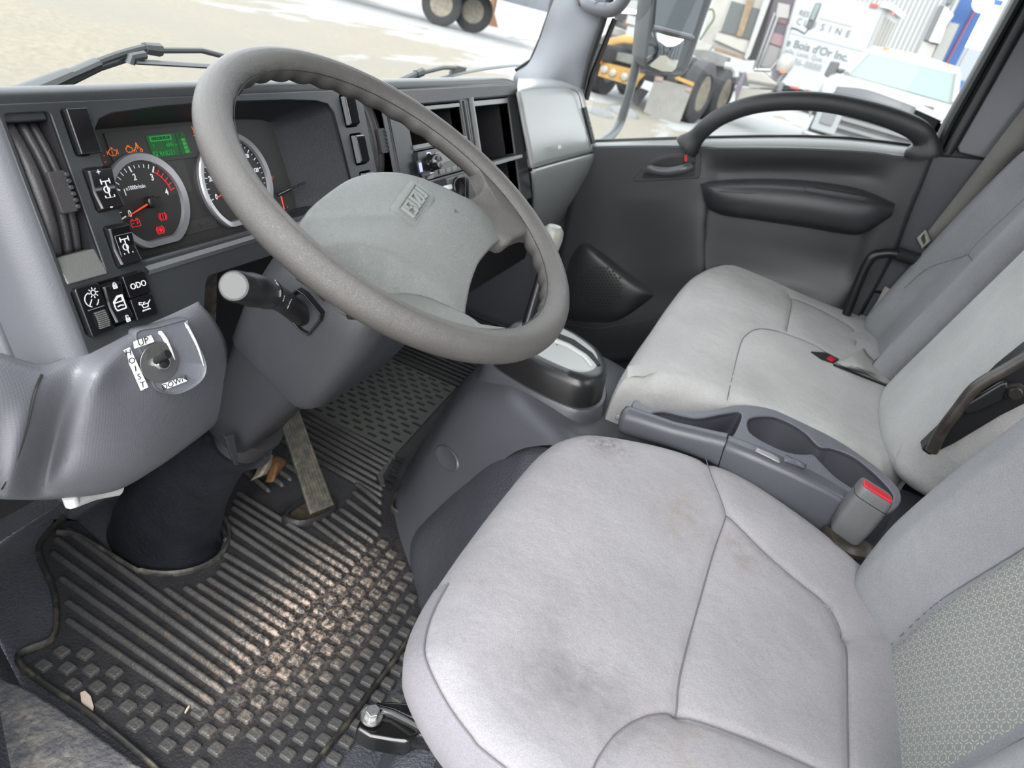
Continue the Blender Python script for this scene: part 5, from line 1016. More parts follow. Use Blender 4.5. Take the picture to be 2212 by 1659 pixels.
m = MB(); m.abox(-.24, -.21, -.72, -.26, .215, .33); m.abox(.18, .21, -.72, -.26, .295, .33); m.abox(-.24, .21, -.68, -.64, .295, .33); mk('seat_frame', m, black, ds, bevel=.003)
hb = MB(); hb.tube(cat_rom([P(1790, 1160, 'x', .25), P(1830, 1180, 'x', .26), P(1870, 1190, 'x', .265), P(1895, 1215, 'x', .265)], 5), .016, 10, sq=(.6, 1.4)); mk('recliner_hinge', hb, MAT('greasy_steel', (.035, .028, .022), .45, var=(60, .4)), ds)
# ---- passenger bench
pb_ = thing('passenger_bench', 'wide light grey passenger bench with two backrests by the far door', 'seat', V((.85, -.5, .3)))
pn_ = V((-.01, -.05, 1)).normalized(); pO = V((.85, -.4, .450)); pbv = (V((0, 1, .05))).normalized(); pav = pbv.cross(pn_)
PF = (pO, pav, pbv, pn_)
def PP_(x, y, w=0): p = PL(x, y, pO+pn_*w, pn_)-(pO+pn_*w); return (p.dot(pav), p.dot(pbv))
po_ = [PP_(1352, 790), PP_(1380, 738), PP_(1420, 682), PP_(1455, 632), PP_(1500, 580), PP_(1545, 562), PP_(1590, 567), PP_(1670, 592), PP_(1760, 626), PP_(1840, 662), PP_(1895, 686), PP_(1918, 715), (.47, -.38), (.2, -.40), (-.2, -.40), (-.40, -.385), PP_(1962, 1000), PP_(1958, 975), PP_(1850, 940), PP_(1720, 915), PP_(1600, 890), PP_(1480, 850), PP_(1400, 826), PP_(1360, 812)]
po_ = [PP_(1352, 790), PP_(1380, 738), PP_(1420, 682), PP_(1455, 632), PP_(1500, 580), PP_(1545, 562), PP_(1590, 567), PP_(1670, 592), PP_(1760, 626), PP_(1840, 662), PP_(1895, 686), PP_(1922, 720), (.455, -.36), (.2, -.37), (-.2, -.37), (-.24, -.36), (-.300, -.33), (-.322, -.24), (-.328, -.05), (-.345, .04), (-.370, .11), (-.388, .150)]
q1 = smooth2([PP_(1572, 862), PP_(1582, 815), PP_(1600, 745), PP_(1612, 722), PP_(1640, 708), PP_(1690, 716), PP_(1760, 740), PP_(1800, 765)]); q2 = smooth2([PP_(1700, 712), PP_(1712, 650), PP_(1700, 628)]); q3 = smooth2([PP_(1712, 640), PP_(1760, 660), PP_(1820, 690), PP_(1850, 712), PP_(1852, 740)]); q4 = [PP_(1850, 720), PP_(1910, 708)]; q5 = smooth2([PP_(1680, 790), PP_(1750, 760), PP_(1790, 770), PP_(1850, 800), PP_(1945, 845)])
def ph(x, y): return -.012*sm(.06, .16, y)+.006*math.sin(x*14)*sm(.1, -.1, y)*.3-.008*math.exp(-((x-.22)/.12)**2-((y+.2)/.08)**2)+.004*math.exp(-((x+.2)/.12)**2-((y+.1)/.1)**2)
pc_, PW, hgp = pillow('cushion', po_, PF, ph, .035, .125, seat_p, pb_, [q1, q2, q3, q4], n=260, K=60, gd=.003)
# slot with the tucked belt flap and a red glimpse of the buckle
sltO = lambda x, y, w: (lambda p: p)(PL(x, y, pO+pn_*w, pn_))
m = MB(); q = [sltO(1752, 760, .002), sltO(1785, 762, .002), sltO(1812, 776, .002), sltO(1800, 784, .002), sltO(1775, 776, .002)]; m.loft([[p-pn_*.004 for p in q], [p+pn_*.001 for p in q]]); mk('belt_slot', m, ink, pb_, smooth=False)
m = MB(); c = sltO(1796, 776, .004); m.box(c, (.010, -.004, 0), (.003, .006, .001), (0, 0, .003)); mk('buckle_button', m, redp, pb_, bevel=.001)
fl_ = patch([[sltO(1808, 782, .006), sltO(1838, 766, .016), sltO(1866, 752, .012)], [sltO(1830, 795, .006), sltO(1858, 790, .026), sltO(1884, 775, .012)], [sltO(1870, 808, .004), sltO(1900, 808, .016), sltO(1922, 800, .008)], [sltO(1915, 830, .002), sltO(1932, 832, .006), sltO(1948, 840, .004)]], 5, 5)
mk('belt_flap', fl_, MAT('pale_flap_cloth', (.30, .30, .29), .8, grain=(400, .001)), pb_, solid=.003)
m = MB(); m.tube(cat_rom([sltO(1800, 788, .001), sltO(1860, 812, .001), sltO(1925, 838, .001), sltO(1950, 850, .0)], 5), .006, 8, sq=(.4, 1)); mk('slot_gap', m, blackm, pb_)
# outer backrest
OF = back_frame(-.715, .43, 15, 1.105)
oo = [(-.17, -.015), (0, -.025), (.16, -.015), (.205, .04), (.228, .14), (.232, .28), (.22, .42), (.17, .54), (0, .58), (-.17, .54), (-.20, .42), (-.205, .28), (-.200, .14), (-.190, .04)]
def oh(x, s): return .040*sm(.09, .165, abs(x))-.003
def OS(x, y, w=0): p = PL(x, y, OF[0]+OF[3]*w, OF[3])-(OF[0]+OF[3]*w); return (p.x, p.dot(OF[2]))
os1 = smooth2([OS(1955, 625, .02), OS(2000, 580, .02), OS(2040, 548, .02), OS(2066, 532, .02), OS(2130, 470, .02), OS(2212, 392, .02), OS(2280, 330, .02)]); os2 = smooth2([OS(2066, 532, .02), OS(2085, 560, .02), OS(2098, 578, .02)])
ob_, OW, hgo = pillow('backrest', oo, OF, oh, .042, .10, seat_b, pb_, [os1, os2, smooth2([(-.115, -.02), (-.118, .15), (-.115, .35), (-.10, .5)])], n=200, K=40, gd=.003)
# middle backrest, folding, on a black hinge
MF = back_frame(-.700, .43, 15, .685)
mo_ = [(-.155, -.005), (0, -.015), (.15, -.005), (.185, .04), (.19, .14), (.19, .28), (.185, .44), (.15, .54), (0, .56), (-.15, .54), (-.175, .44), (-.18, .28), (-.18, .14), (-.175, .04)]
mb_, MW, hgm = pillow('backrest', mo_, MF, lambda x, s: .012-.02*(x/.2)**2, .04, .085, seat_p, pb_, [], n=180, K=30)
m = MB(); hpts = [P(2008, 985, 'x', .47), P(1990, 972, 'x', .47), P(2040, 925, 'x', .47), P(2090, 870, 'x', .47), P(2160, 800, 'x', .47), P(2260, 720, 'x', .47), P(2300, 830, 'x', .47), P(2160, 900, 'x', .47), P(2060, 960, 'x', .47)]
m.loft([[p for p in hpts], [p+V((.03, 0, 0)) for p in hpts]]); hg_ = mk('hinge_plate', m, black, pb_, bevel=.003, label='black steel hinge plate of middle backrest')
m = MB(); m.tube(cat_rom([P(2012, 975, 'x', .462), P(2035, 930, 'x', .46), P(2065, 890, 'x', .458), P(2100, 845, 'x', .458), P(2130, 822, 'x', .458), P(2170, 800, 'x', .458), P(2230, 765, 'x', .458)], 5), .009, 10); mk('hinge_edge', m, MAT('worn_black_steel', (.03, .026, .022), .4, var=(40, .5)), hg_)
lv = [P(2078, 888, 'x', .452), P(2090, 872, 'x', .452), P(2160, 830, 'x', .452), P(2176, 824, 'x', .452), P(2180, 840, 'x', .452), P(2165, 868, 'x', .452), P(2110, 892, 'x', .452), P(2088, 898, 'x', .452)]
m = MB(); m.loft([[p+V((.012, 0, 0)) for p in lv], lv]); mk('fold_lever', m, black, hg_, bevel=.004)
hc = P(2190, 846, 'x', .456); m = MB(); m.lathe([(0, .010), (.008, .010), (.0095, .008), (.0095, .003), (.0135, .0028), (.0145, 0), (0, 0)], (hc, V((0, 1, 0)), V((0, 0, 1)), V((-1, 0, 0))), 20); mk('hinge_bolt', m, MAT('dark_bolt', (.06, .055, .05), .4, metal=.8), hg_)
m = MB(); m.abox(.55, 1.28, -.72, -.30, .32, .34); m.abox(.82, 1.28, -.72, -.34, -.006, .33); mk('bench_frame', m, black, pb_)
# ================================================================== centre tray with cup holders
ct = thing('cup_holder_tray', 'blue-grey console tray with two cup holders between the seats', 'console', V((.36, -.5, .35)))
def T(x, y, z=.445): p = P(x, y, 'z', z); return (p.x, p.y)
TF = (V((0, 0, .445)), V((1, 0, 0)), V((0, 1, 0)), V((0, 0, 1)))
tout = [T(1374, 862), T(1404, 880), T(1450, 886), T(1508, 888), T(1549, 882), T(1591, 874), T(1633, 876), T(1676, 886), T(1733, 912), T(1802, 946), T(1864, 986), T(1916, 1027), T(1945, 1061), T(1943, 1090), T(1905, 1108), T(1838, 1068), T(1775, 1030), T(1690, 1004), T(1620, 982), T(1560, 960), T(1460, 930), T(1395, 905), T(1366, 880)]
tout = [(p.x, p.y) for p in cat_rom([(x, y, 0) for x, y in tout], 3, True)]
def cyc(l, n=4): return [(p.x, p.y) for p in cat_rom([(x, y, 0) for x, y in l], n, True)]
hA = cyc([T(1408, 894), T(1435, 889), T(1475, 898), T(1510, 903), T(1555, 895), T(1594, 889), T(1602, 896), T(1598, 912), T(1583, 940), T(1560, 946), T(1490, 930), T(1430, 912)])
hB = cyc([T(1617, 908), T(1638, 899), T(1674, 900), T(1711, 915), T(1742, 936), T(1762, 957), T(1778, 966), T(1799, 968), T(1841, 984), T(1882, 1015), T(1918, 1051), T(1930, 1073), T(1915, 1090), T(1880, 1080), T(1838, 1052), T(1804, 1029), T(1778, 1003), T(1757, 982), T(1737, 981), T(1705, 977), T(1664, 961), T(1622, 935)])
traym, t, b = NM('textured_tray_plastic'); b.inputs['Base Color'].default_value = (.108, .112, .13, 1); b.inputs['Roughness'].default_value = .36
tcx = nd(t, 'ShaderNodeTexCoord'); vo = nd(t, 'ShaderNodeTexVoronoi', Scale=420, Randomness=.1); t.links.new(tcx.outputs['Object'], vo.inputs['Vector']); bump(t, b, vo.outputs['Distance'], .0008, .5)
plate('tray_top', [tout, hA, hB], TF, -.010, 0, traym, ct, bevel=.0028)
for hh, dp, nm in ((hA, .045, 'tray_pocket'), (hB, .07, 'cup_wells')):
    n = len(hh); cx = sum(p[0] for p in hh)/n; cy = sum(p[1] for p in hh)/n
    m = MB(); lp_ = [[V((cx+(x-cx)*k, cy+(y-cy)*k, .445-z)) for x, y in hh] for k, z in ((1.0, .0015), (1.0, .008), (.97, dp*.9), (.92, dp), (.02, dp+.001))]; m.loft(lp_, True, False); mk(nm, m, grey, ct, fixn=False)
m = MB(); n = len(tout); cx = sum(p[0] for p in tout)/n; cy = sum(p[1] for p in tout)/n
m.loft([[V((cx+(x-cx)*k, cy+(y-cy)*k2, .445-z)) for x, y in tout] for k, k2, z in ((.985, .99, .006), (1.0, 1.0, .02), (1.06, 1.01, .05), (1.12, 1.02, .12))], True, False); mk('tray_body', m, grey, ct, fixn=False)
# ================================================================== handbrake
hk = thing('handbrake_lever', 'grey plastic handbrake lever lying beside the driver seat', 'handbrake', P(1560, 975, 'x', .30))
def HS(x, y, ra, rb, k): 
    O = P(x, y, 'x', .300); d = (P(1560, 962, 'x', .30)-P(1335, 895, 'x', .30)).normalized(); up = V((0, 0, 1)); up = (up-d*up.dot(d)).normalized(); sd = d.cross(up)
    return [O+sd*u+up*v for u, v in rrect(0, 0, ra*2, rb*2, min(ra, rb)*k, 5)]
m = MB(); m.loft([HS(1340, 903, .010, .014, .9), HS(1345, 905, .0165, .021, .9), HS(1355, 908, .0175, .0225, .85), HS(1450, 938, .0155, .0200, .85), HS(1540, 964, .0165, .0235, .8), HS(1561, 972, .0175, .026, .75)]); mk('grip', m, grey, hk, ang=60)
m = MB(); m.loft([HS(1331, 899, .0045, .005, .9), HS(1333, 899, .0055, .006, .9), HS(1344, 903, .0055, .006, .9)]); mk('release_button', m, grey_lt, hk)
m = MB(); m.loft([HS(1562, 976, .0175, .024, .7), HS(1565, 977, .0185, .0255, .7), HS(1630, 1012, .020, .032, .6), HS(1700, 1050, .020, .036, .55), HS(1770, 1092, .019, .040, .5), HS(1830, 1132, .017, .042, .5)]); mk('lever_cover', m, grey, hk, ang=60, label='moulded cover behind the grip')
LPb = bvh(bpy.data.objects['lever_cover']); 
def onl(l, lift=.001):
    o = []
    for a, b in l:
        h, n = hit(LPb, a, b); o.append((h if h else P(a, b, 'x', .30))+V((-.3, 0, .95))*lift)
    return o
def onp(nm, rws, mt, lift):
    m = patch([onl(r, lift) for r in rws], 3, 3); return mk(nm, m, mt, hk, solid=-.0025, fixn=True)
onp('cover_notch', [[(1633, 969), (1660, 980), (1684, 993)], [(1630, 977), (1657, 990), (1682, 1003)]], MAT('top_reflection_plastic', (.2, .2, .205), .3), .0012)  # pale strip paints the reflection along the cover top
onp('cover_step', [[(1694, 986), (1715, 995), (1738, 1010)], [(1688, 1000), (1711, 1008), (1735, 1018)]], grey, .004)
# ================================================================== driver belt buckle
bu = thing('seat_belt_buckle', 'grey seat belt buckle with red release button by driver seat', 'buckle', P(1822, 1160, 'x', .268))
bx = [P(1859, 1037, 'x', .268), P(1930, 1082, 'x', .268), P(1857, 1176, 'x', .268), P(1786, 1134, 'x', .268)]
bup = ((bx[0]+bx[1])-(bx[2]+bx[3])).normalized(); bw_ = (bx[1]-bx[0]).normalized(); bn = bw_.cross(bup)
if bn.x > 0: bn = -bn
bcen = sum(bx, V())/4; hW = (bx[1]-bx[0]).length/2; hL = ((bx[0]+bx[1])/2-(bx[2]+bx[3])/2).length/2
m = MB(); m.loft([[bcen+bw_*x*k+bn*y*k2+bup*z for x, y in rrect(0, 0, hW*2, .034, .009, 4)] for k, k2, z in ((.78, .7, -hL), (.92, .95, -hL*.85), (1.0, 1.0, -hL*.2), (1.0, 1.0, hL*.45), (.97, .95, hL*.9), (.93, .86, hL))]); mk('buckle_body', m, MAT('warm_grey_buckle', (.105, .108, .11), .42, grain=(500, .0005)), bu, ang=50)
m = MB(); m.prism(rrect(0, .0, hW*1.72, .017, .004), (bcen+bup*(hL-.004)+bn*.0035, bw_, bn, bup), -.004, .0062); mk('release_button', m, redp, bu, bevel=.0015)
m = MB(); m.loft([[bcen+bw_*x+bn*y+bup*hL*.62 for x, y in rrect(0, 0, hW*2.012, .0346, .009, 4)], [bcen+bw_*x+bn*y+bup*(hL*.62+.0008) for x, y in rrect(0, 0, hW*2.012, .0346, .009, 4)]]); mk('joint_line', m, ink, bu)
m = MB(); m.tube([bcen-bup*hL*.9, bcen-bup*(hL+.06)], .014, 10, sq=(.5, 1)); mk('buckle_stem', m, black, bu)
# ================================================================== gear selector
gs = thing('gear_selector', 'black oval gear selector housing with pale slotted top behind the wheel rim', 'gear selector', V((.42, -.08, .37)))
def GZ(x, y, z): return P(x, y, 'z', z)
ol = [GZ(x, y, .425) for x, y in ((1312, 792), (1300, 815), (1260, 822), (1200, 800), (1140, 770), (1090, 738), (1085, 715), (1110, 690), (1160, 690), (1210, 702), (1260, 730), (1300, 762))]
ol = cat_rom(ol, 5, True); gc = sum(ol, V())/len(ol)
m = MB(); lo2 = []
for k, z in ((.02, .004), (.80, .004), (.93, .002), (.99, -.004), (1.03, -.014), (1.06, -.045), (1.07, -.075)): lo2.append([gc+(p-gc)*k+V((0, 0, z)) for p in ol])
m.loft(lo2, True, False); mk('housing', m, MAT('dark_selector_plastic', (.014, .014, .015), .3), gs, fixn=False)
m = MB(); lo2 = []
for k, z in ((1.07, -.052), (1.13, -.052), (1.17, -.058), (1.20, -.085), (1.28, -.11)): lo2.append([gc+(p-gc)*k+V((0, 0, z)) for p in ol])
m.loft(lo2, True, False); mk('base_collar', m, grey, gs, fixn=False)
m = MB(); m.loft([[gc+(p-gc)*k+V((0, 0, z)) for p in ol] for k, z in ((.02, .0052), (.74, .0052), (.80, .0045), (.81, .0035))], True, False); mk('top_plate', m, MAT('pale_selector_plate', (.30, .31, .30), .28), gs, fixn=False)
m = MB(); s_ = [GZ(1190, 713, .4312), GZ(1240, 733, .4312), GZ(1280, 762, .4312), GZ(1298, 787, .4312), GZ(1290, 787, .4312), GZ(1268, 764, .4312), GZ(1232, 741, .4312), GZ(1185, 722, .4312)]; m.loft([[p-V((0, 0, .003)) for p in s_], s_]); mk('slot', m, blackm, gs, smooth=False)
m = MB(); s_ = [GZ(1170, 722, .4316), GZ(1225, 742, .4316), GZ(1265, 768, .4316), GZ(1280, 790, .4316), GZ(1276, 791, .4316), GZ(1260, 771, .4316), GZ(1222, 747, .4316), GZ(1168, 728, .4316)]; m.loft([[p-V((0, 0, .003)) for p in s_], s_]); mk('edge_strip', m, MAT('bright_strip', (.5, .5, .5), .25), gs, smooth=False)
m = MB(); kn = P(1190, 520, 'y', -.02); k0 = V((.46, -.035, .42)); m.tube([k0, k0.lerp(kn, .6), kn], .008, 10); mk('lever', m, black, gs)
m = MB(); m.lathe([(0, -.045), (.014, -.043), (.018, -.02), (.0205, .005), (.019, .02), (.012, .028), (0, .030)], (kn, V((1, 0, 0)), V((0, 1, 0)), V((0, 0, 1))), 24); mk('lever_knob', m, MAT('pale_grey_knob', (.22, .22, .2), .35), gs)
# ================================================================== passenger door
dr = struct('door_1')
def XR(x0, pts): return [P(a, b, 'x', x0 if len(q) < 1 else q[0]) for a, b, *q in pts]
DX = 1.335
rows = [XR(DX, [(1255, 318), (1330, 315), (1420, 314), (1515, 316), (1560, 318), (1640, 318), (1760, 320), (1880, 327), (1950, 337), (2013, 342)]),
        XR(DX, [(1252, 345), (1330, 340), (1420, 336), (1512, 337, 1.337), (1560, 338, 1.340), (1640, 337, 1.340), (1760, 339, 1.340), (1880, 348, 1.340), (1940, 356, 1.337), (2005, 368)]),
        XR(DX, [(1245, 375), (1320, 375), (1420, 372), (1512, 365, 1.337), (1560, 366, 1.352), (1640, 362, 1.356), (1760, 364, 1.356), (1870, 376, 1.352), (1928, 388, 1.338), (1992, 402)]),
        XR(DX, [(1238, 405), (1310, 408), (1420, 408), (1512, 392, 1.337), (1560, 390, 1.352), (1640, 386, 1.358), (1760, 390, 1.358), (1850, 402, 1.352), (1915, 424, 1.338), (1975, 442)]),
        XR(DX, [(1228, 445), (1300, 440), (1400, 436), (1511, 432, 1.337), (1545, 436, 1.348), (1640, 448, 1.352), (1760, 462, 1.352), (1850, 478, 1.350), (1900, 470, 1.338), (1958, 486)]),
        XR(DX, [(1218, 495), (1290, 490), (1390, 480, 1.34), (1507, 472, 1.335), (1535, 476, 1.347), (1630, 490, 1.35), (1750, 508, 1.35), (1840, 526, 1.35), (1886, 520, 1.338), (1940, 535)]),
        XR(DX, [(1208, 545), (1280, 540), (1380, 530, 1.345), (1505, 520, 1.335), (1530, 524, 1.348), (1625, 540, 1.35), (1740, 560, 1.35), (1825, 580, 1.35), (1868, 572, 1.338), (1915, 582)]),
        XR(DX, [(1200, 600), (1270, 595), (1370, 585, 1.345), (1505, 575, 1.335), (1530, 580, 1.346), (1620, 596, 1.345), (1730, 612, 1.34), (1810, 630, 1.336), (1850, 622, 1.338), (1890, 628)]),
        XR(DX, [(1192, 660), (1260, 660), (1370, 645, 1.34), (1500, 625, 1.332), (1540, 625, 1.335), (1620, 640, 1.325), (1720, 652, 1.32), (1795, 670, 1.325), (1830, 668, 1.336), (1862, 672)]),
        XR(DX, [(1185, 720), (1250, 722, 1.325), (1360, 710, 1.32), (1500, 690, 1.32), (1540, 690, 1.32), (1620, 700, 1.315), (1720, 705, 1.315), (1790, 712, 1.32), (1815, 712, 1.336), (1842, 715)]),
        XR(DX, [(1180, 790), (1250, 790, 1.32), (1360, 780, 1.32), (1500, 770, 1.32), (1540, 770, 1.32), (1620, 775), (1720, 775), (1790, 775), (1810, 778), (1825, 780)])]
mk('door_panel', patch(rows, 5, 5), door_m, dr, solid=.004)
# sill ledge along the glass, sky reflection put into its pale colour
ld = [[P(x, y, 'x', 1.372) for x, y in ((1258, 307), (1340, 304), (1440, 301), (1540, 298), (1640, 296), (1740, 296), (1840, 301), (1930, 311), (1985, 318))],
      [P(x, y, 'x', 1.350) for x, y in ((1256, 311), (1340, 309), (1440, 306), (1540, 304), (1640, 303), (1740, 304), (1840, 309), (1930, 319), (1995, 326))],
      [P(x, y, 'x', 1.334) for x, y in ((1256, 319), (1340, 316), (1440, 315), (1540, 315), (1640, 314), (1740, 315), (1840, 321), (1930, 330), (2008, 338))],
      [P(x, y, 'x', 1.332) for x, y in ((1254, 326), (1340, 322), (1440, 321), (1540, 321), (1640, 321), (1740, 322), (1840, 328), (1930, 338), (2006, 346))]]
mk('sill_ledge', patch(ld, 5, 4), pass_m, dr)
m = MB(); m.tube([P(x, y, 'x', 1.374) for x, y in ((1258, 306), (1340, 303), (1440, 300), (1540, 297), (1640, 295), (1740, 295), (1840, 299), (1930, 309), (1990, 317))], .005, 8); mk('glass_seal', m, black, dr)
# arched grab handle with its broad feet
arch = cat_rom([P(1482, 318, 'x', 1.322), P(1500, 300, 'x', 1.315), P(1528, 272, 'x', 1.305), P(1565, 248, 'x', 1.30), P(1625, 227, 'x', 1.295), P(1700, 218, 'x', 1.292), P(1780, 221, 'x', 1.292), P(1860, 236, 'x', 1.295), P(1930, 257, 'x', 1.30), P(1978, 279, 'x', 1.305), P(1998, 303, 'x', 1.315), P(1995, 334, 'x', 1.325)], 6)
N = len(arch); rad = []
for i in range(N):
    f = i/(N-1); rad.append(.020+.012*(1-sm(0, .13, f))+.014*sm(.90, .99, f)+.003*sm(.5, .9, f))
m = MB(); m.tube(arch, rad, 18, sq=(.8, 1.12), up=(1, 0, 0)); mk('arch_handle', m, door_dk, dr, ang=60, label='dark arched grab bar over the sill')
# pull-out pieces: small plug cover at front, rear cover
def dplate(pts, nm, mat_, x0=1.336, th=.004, bev=.0015, lbl=None):
    q = [P(a, b, 'x', x0-th) for a, b in pts]; m = MB(); m.loft([[p+V((.01, 0, 0)) for p in q], q]); return mk(nm, m, mat_, dr, bevel=bev, label=lbl)
dplate([(1315, 330), (1325, 322), (1392, 318), (1396, 326), (1388, 345), (1376, 350), (1325, 352), (1314, 346)], 'front_cover', door_m, 1.338)
dplate([(1958, 350), (1965, 343), (1988, 346), (1990, 354), (1972, 402), (1962, 408), (1945, 405), (1940, 396)], 'rear_cover', door_m, 1.340, .004)
# release handle in its bezel
bz = [(1365, 388), (1385, 365), (1410, 345), (1435, 335), (1470, 331), (1512, 328), (1514, 345), (1512, 380), (1508, 386), (1440, 390), (1372, 394)]
dplate(bz, 'handle_bezel', door_dk, 1.338, .008, .003)
dplate([(1386, 382), (1400, 362), (1418, 348), (1440, 340), (1500, 336), (1501, 378), (1495, 381), (1440, 384), (1392, 386)], 'handle_recess', black, 1.332, .003, .001)
m = MB(); m.tube(cat_rom([P(1393, 368, 'x', 1.318), P(1405, 366, 'x', 1.310), P(1425, 370, 'x', 1.308), P(1450, 370, 'x', 1.308), P(1478, 364, 'x', 1.309), P(1494, 358, 'x', 1.318)], 5), .0115, 12, sq=(1, .7)); mk('release_lever', m, MAT('dark_handle_grey', (.055, .058, .06), .3), dr)
m = MB(); q = [P(a, b, 'x', 1.322) for a, b in ((1476, 333), (1500, 331), (1502, 352), (1476, 352))]; m.loft([[p+V((.02, 0, 0)) for p in q], q]); lk2 = mk('lock_knob', m, black, dr, bevel=.002); m = MB(); q = [P(a, b, 'x', 1.320) for a, b in ((1478, 335), (1484, 334), (1485, 348), (1479, 349))]; m.loft([[p+V((.004, 0, 0)) for p in q], q]); mk('red_mark', m, redp, dr, smooth=False)
# armrest
ar = [[P(x, y, 'x', q) for x, y, q in ((1513, 396, 1.338), (1545, 390, 1.345), (1640, 386, 1.345), (1740, 390, 1.345), (1830, 402, 1.345), (1890, 418, 1.345), (1934, 438, 1.338))],
      [P(x, y, 'x', q) for x, y, q in ((1514, 400, 1.320), (1545, 397, 1.30), (1640, 396, 1.293), (1740, 402, 1.293), (1830, 415, 1.295), (1885, 428, 1.302), (1933, 442, 1.325))],
      [P(x, y, 'x', q) for x, y, q in ((1517, 412, 1.305), (1548, 411, 1.275), (1640, 412, 1.268), (1740, 420, 1.268), (1825, 435, 1.270), (1880, 447, 1.28), (1931, 450, 1.315))],
      [P(x, y, 'x', q) for x, y, q in ((1521, 432, 1.305), (1552, 436, 1.272), (1640, 443, 1.262), (1740, 455, 1.262), (1820, 470, 1.265), (1874, 480, 1.277), (1928, 462, 1.315))],
      [P(x, y, 'x', q) for x, y, q in ((1530, 450, 1.318), (1558, 458, 1.290), (1640, 468, 1.282), (1740, 482, 1.282), (1815, 496, 1.285), (1868, 500, 1.295), (1922, 470, 1.325))],
      [P(x, y, 'x', q) for x, y, q in ((1538, 456, 1.348), (1565, 466, 1.348), (1640, 477, 1.35), (1740, 492, 1.35), (1812, 504, 1.35), (1860, 506, 1.35), (1914, 474, 1.348))]]
ao = mk('armrest', patch(ar, 6, 6), door_m, dr, ang=70); AB = bvh(ao)
def apts(l, lift): 
    out = []
    for x, y in l:
        h, n = hit(AB, x, y); out.append((h if h else P(x, y, 'x', 1.27))+V((-lift, 0, lift*.4)))
    return out
m = MB(); m.tube(apts([(1535, 409), (1560, 414), (1620, 418), (1672, 410), (1680, 396)], .0005), .0012, 6); m.tube(apts([(1745, 395), (1738, 408), (1742, 414), (1800, 426), (1868, 437), (1875, 428), (1872, 420)], .0005), .0012, 6); mk('armrest_seam', m, ink, ao)
m = MB(); m.tube(apts([(1762, 404), (1800, 410), (1840, 417), (1862, 420)], .0), .005, 8); m.tube(apts([(1570, 392), (1590, 392), (1608, 392)], .0), .003, 6); mk('pull_slot', m, blackm, ao)
# speaker pod with perforated grille
sp = [[P(x, y, 'x', q) for x, y, q in ((1240, 530, 1.335), (1265, 522, 1.333), (1300, 545, 1.333), (1350, 585, 1.333), (1395, 618, 1.333), (1412, 632, 1.335))],
      [P(x, y, 'x', q) for x, y, q in ((1228, 570, 1.33), (1262, 540, 1.315), (1300, 562, 1.312), (1345, 598, 1.312), (1385, 628, 1.318), (1412, 637, 1.333))],
      [P(x, y, 'x', q) for x, y, q in ((1218, 615, 1.33), (1255, 575, 1.310), (1300, 585, 1.305), (1340, 615, 1.305), (1375, 640, 1.312), (1409, 642, 1.333))],
      [P(x, y, 'x', q) for x, y, q in ((1213, 655, 1.33), (1245, 625, 1.310), (1295, 625, 1.303), (1335, 645, 1.304), (1365, 660, 1.312), (1395, 655, 1.333))],
      [P(x, y, 'x', q) for x, y, q in ((1212, 680, 1.33), (1240, 672, 1.312), (1285, 672, 1.308), (1325, 680, 1.308), (1350, 680, 1.315), (1368, 676, 1.333))],
      [P(x, y, 'x', q) for x, y, q in ((1215, 694, 1.335), (1245, 698, 1.33), (1285, 700, 1.326), (1320, 700, 1.326), (1338, 694, 1.33), (1350, 686, 1.335))]]
so = mk('speaker_pod', patch(sp, 6, 6), door_m, dr, ang=70); SB = bvh(so)
hm = MB(); k = 0
for i in range(-9, 10):
    for j in range(-9, 10):
        dx = i*7.6+(j % 2)*3.8; dy = j*6.8
        if (dx/47)**2+(dy/46)**2 > 1: continue
        x, y = 1297+dx, 620+dy+dx*.02
        h, n = hit(SB, x, y)
        if h is None: continue
        a = n.orthogonal().normalized(); b_ = n.cross(a); r = .0042
        hm.add([h+n*.0006+a*(r*math.cos(q*math.pi/3))+b_*(r*math.sin(q*math.pi/3)) for q in range(6)], [(0, 1, 2, 3, 4, 5)])
mk('grille_holes', hm, blackm, so, smooth=False, kind='stuff', fixn=False)
m = MB(); m.tube([P(1208, 700, 'x', 1.327), P(1290, 712, 'x', 1.322), P(1400, 690, 'x', 1.322), P(1480, 660, 'x', 1.328)], .004, 8); mk('lower_crease', m, door_m, dr)
# door glass and rear frame
win2 = struct('window_2')
gp_ = [P(1256, 312, 'x', 1.378), P(1500, 302, 'x', 1.378), P(1750, 298, 'x', 1.378), P(1990, 322, 'x', 1.378), V((1.378, -.70, 1.46)), V((1.378, .20, 1.46))]
m = MB(); m.add(gp_, [(0, 1, 2, 3, 4, 5)]); mk('door_glass', m, glass_m, win2, smooth=False)
m = MB(); fr_ = [P(2216, -40, 'x', 1.365), P(2195, 5, 'x', 1.365), P(2120, 140, 'x', 1.365), P(2050, 265, 'x', 1.365), P(2020, 330, 'x', 1.365)]; m.tube(fr_, .017, 10, sq=(1.2, .8)); mk('rear_seal', m, black, win2)
m = MB(); fr_ = [P(2250, -40, 'x', 1.35), P(2212, 35, 'x', 1.35), P(2140, 165, 'x', 1.35), P(2062, 302, 'x', 1.35), P(2045, 332, 'x', 1.35)]; m.tube(fr_, .012, 10); mk('body_seal', m, MAT('dark_rubber_seal', (.013, .013, .014), .5), win2)
# rear edge of the door down to the floor
m = MB(); fr_ = [P(2022, 335, 'x', 1.36), P(1990, 405, 'x', 1.36), P(1945, 500, 'x', 1.36), P(1900, 585, 'x', 1.36), P(1850, 680, 'x', 1.36)]; m.tube(fr_, .014, 10); mk('edge_gap', m, blackm, dr)
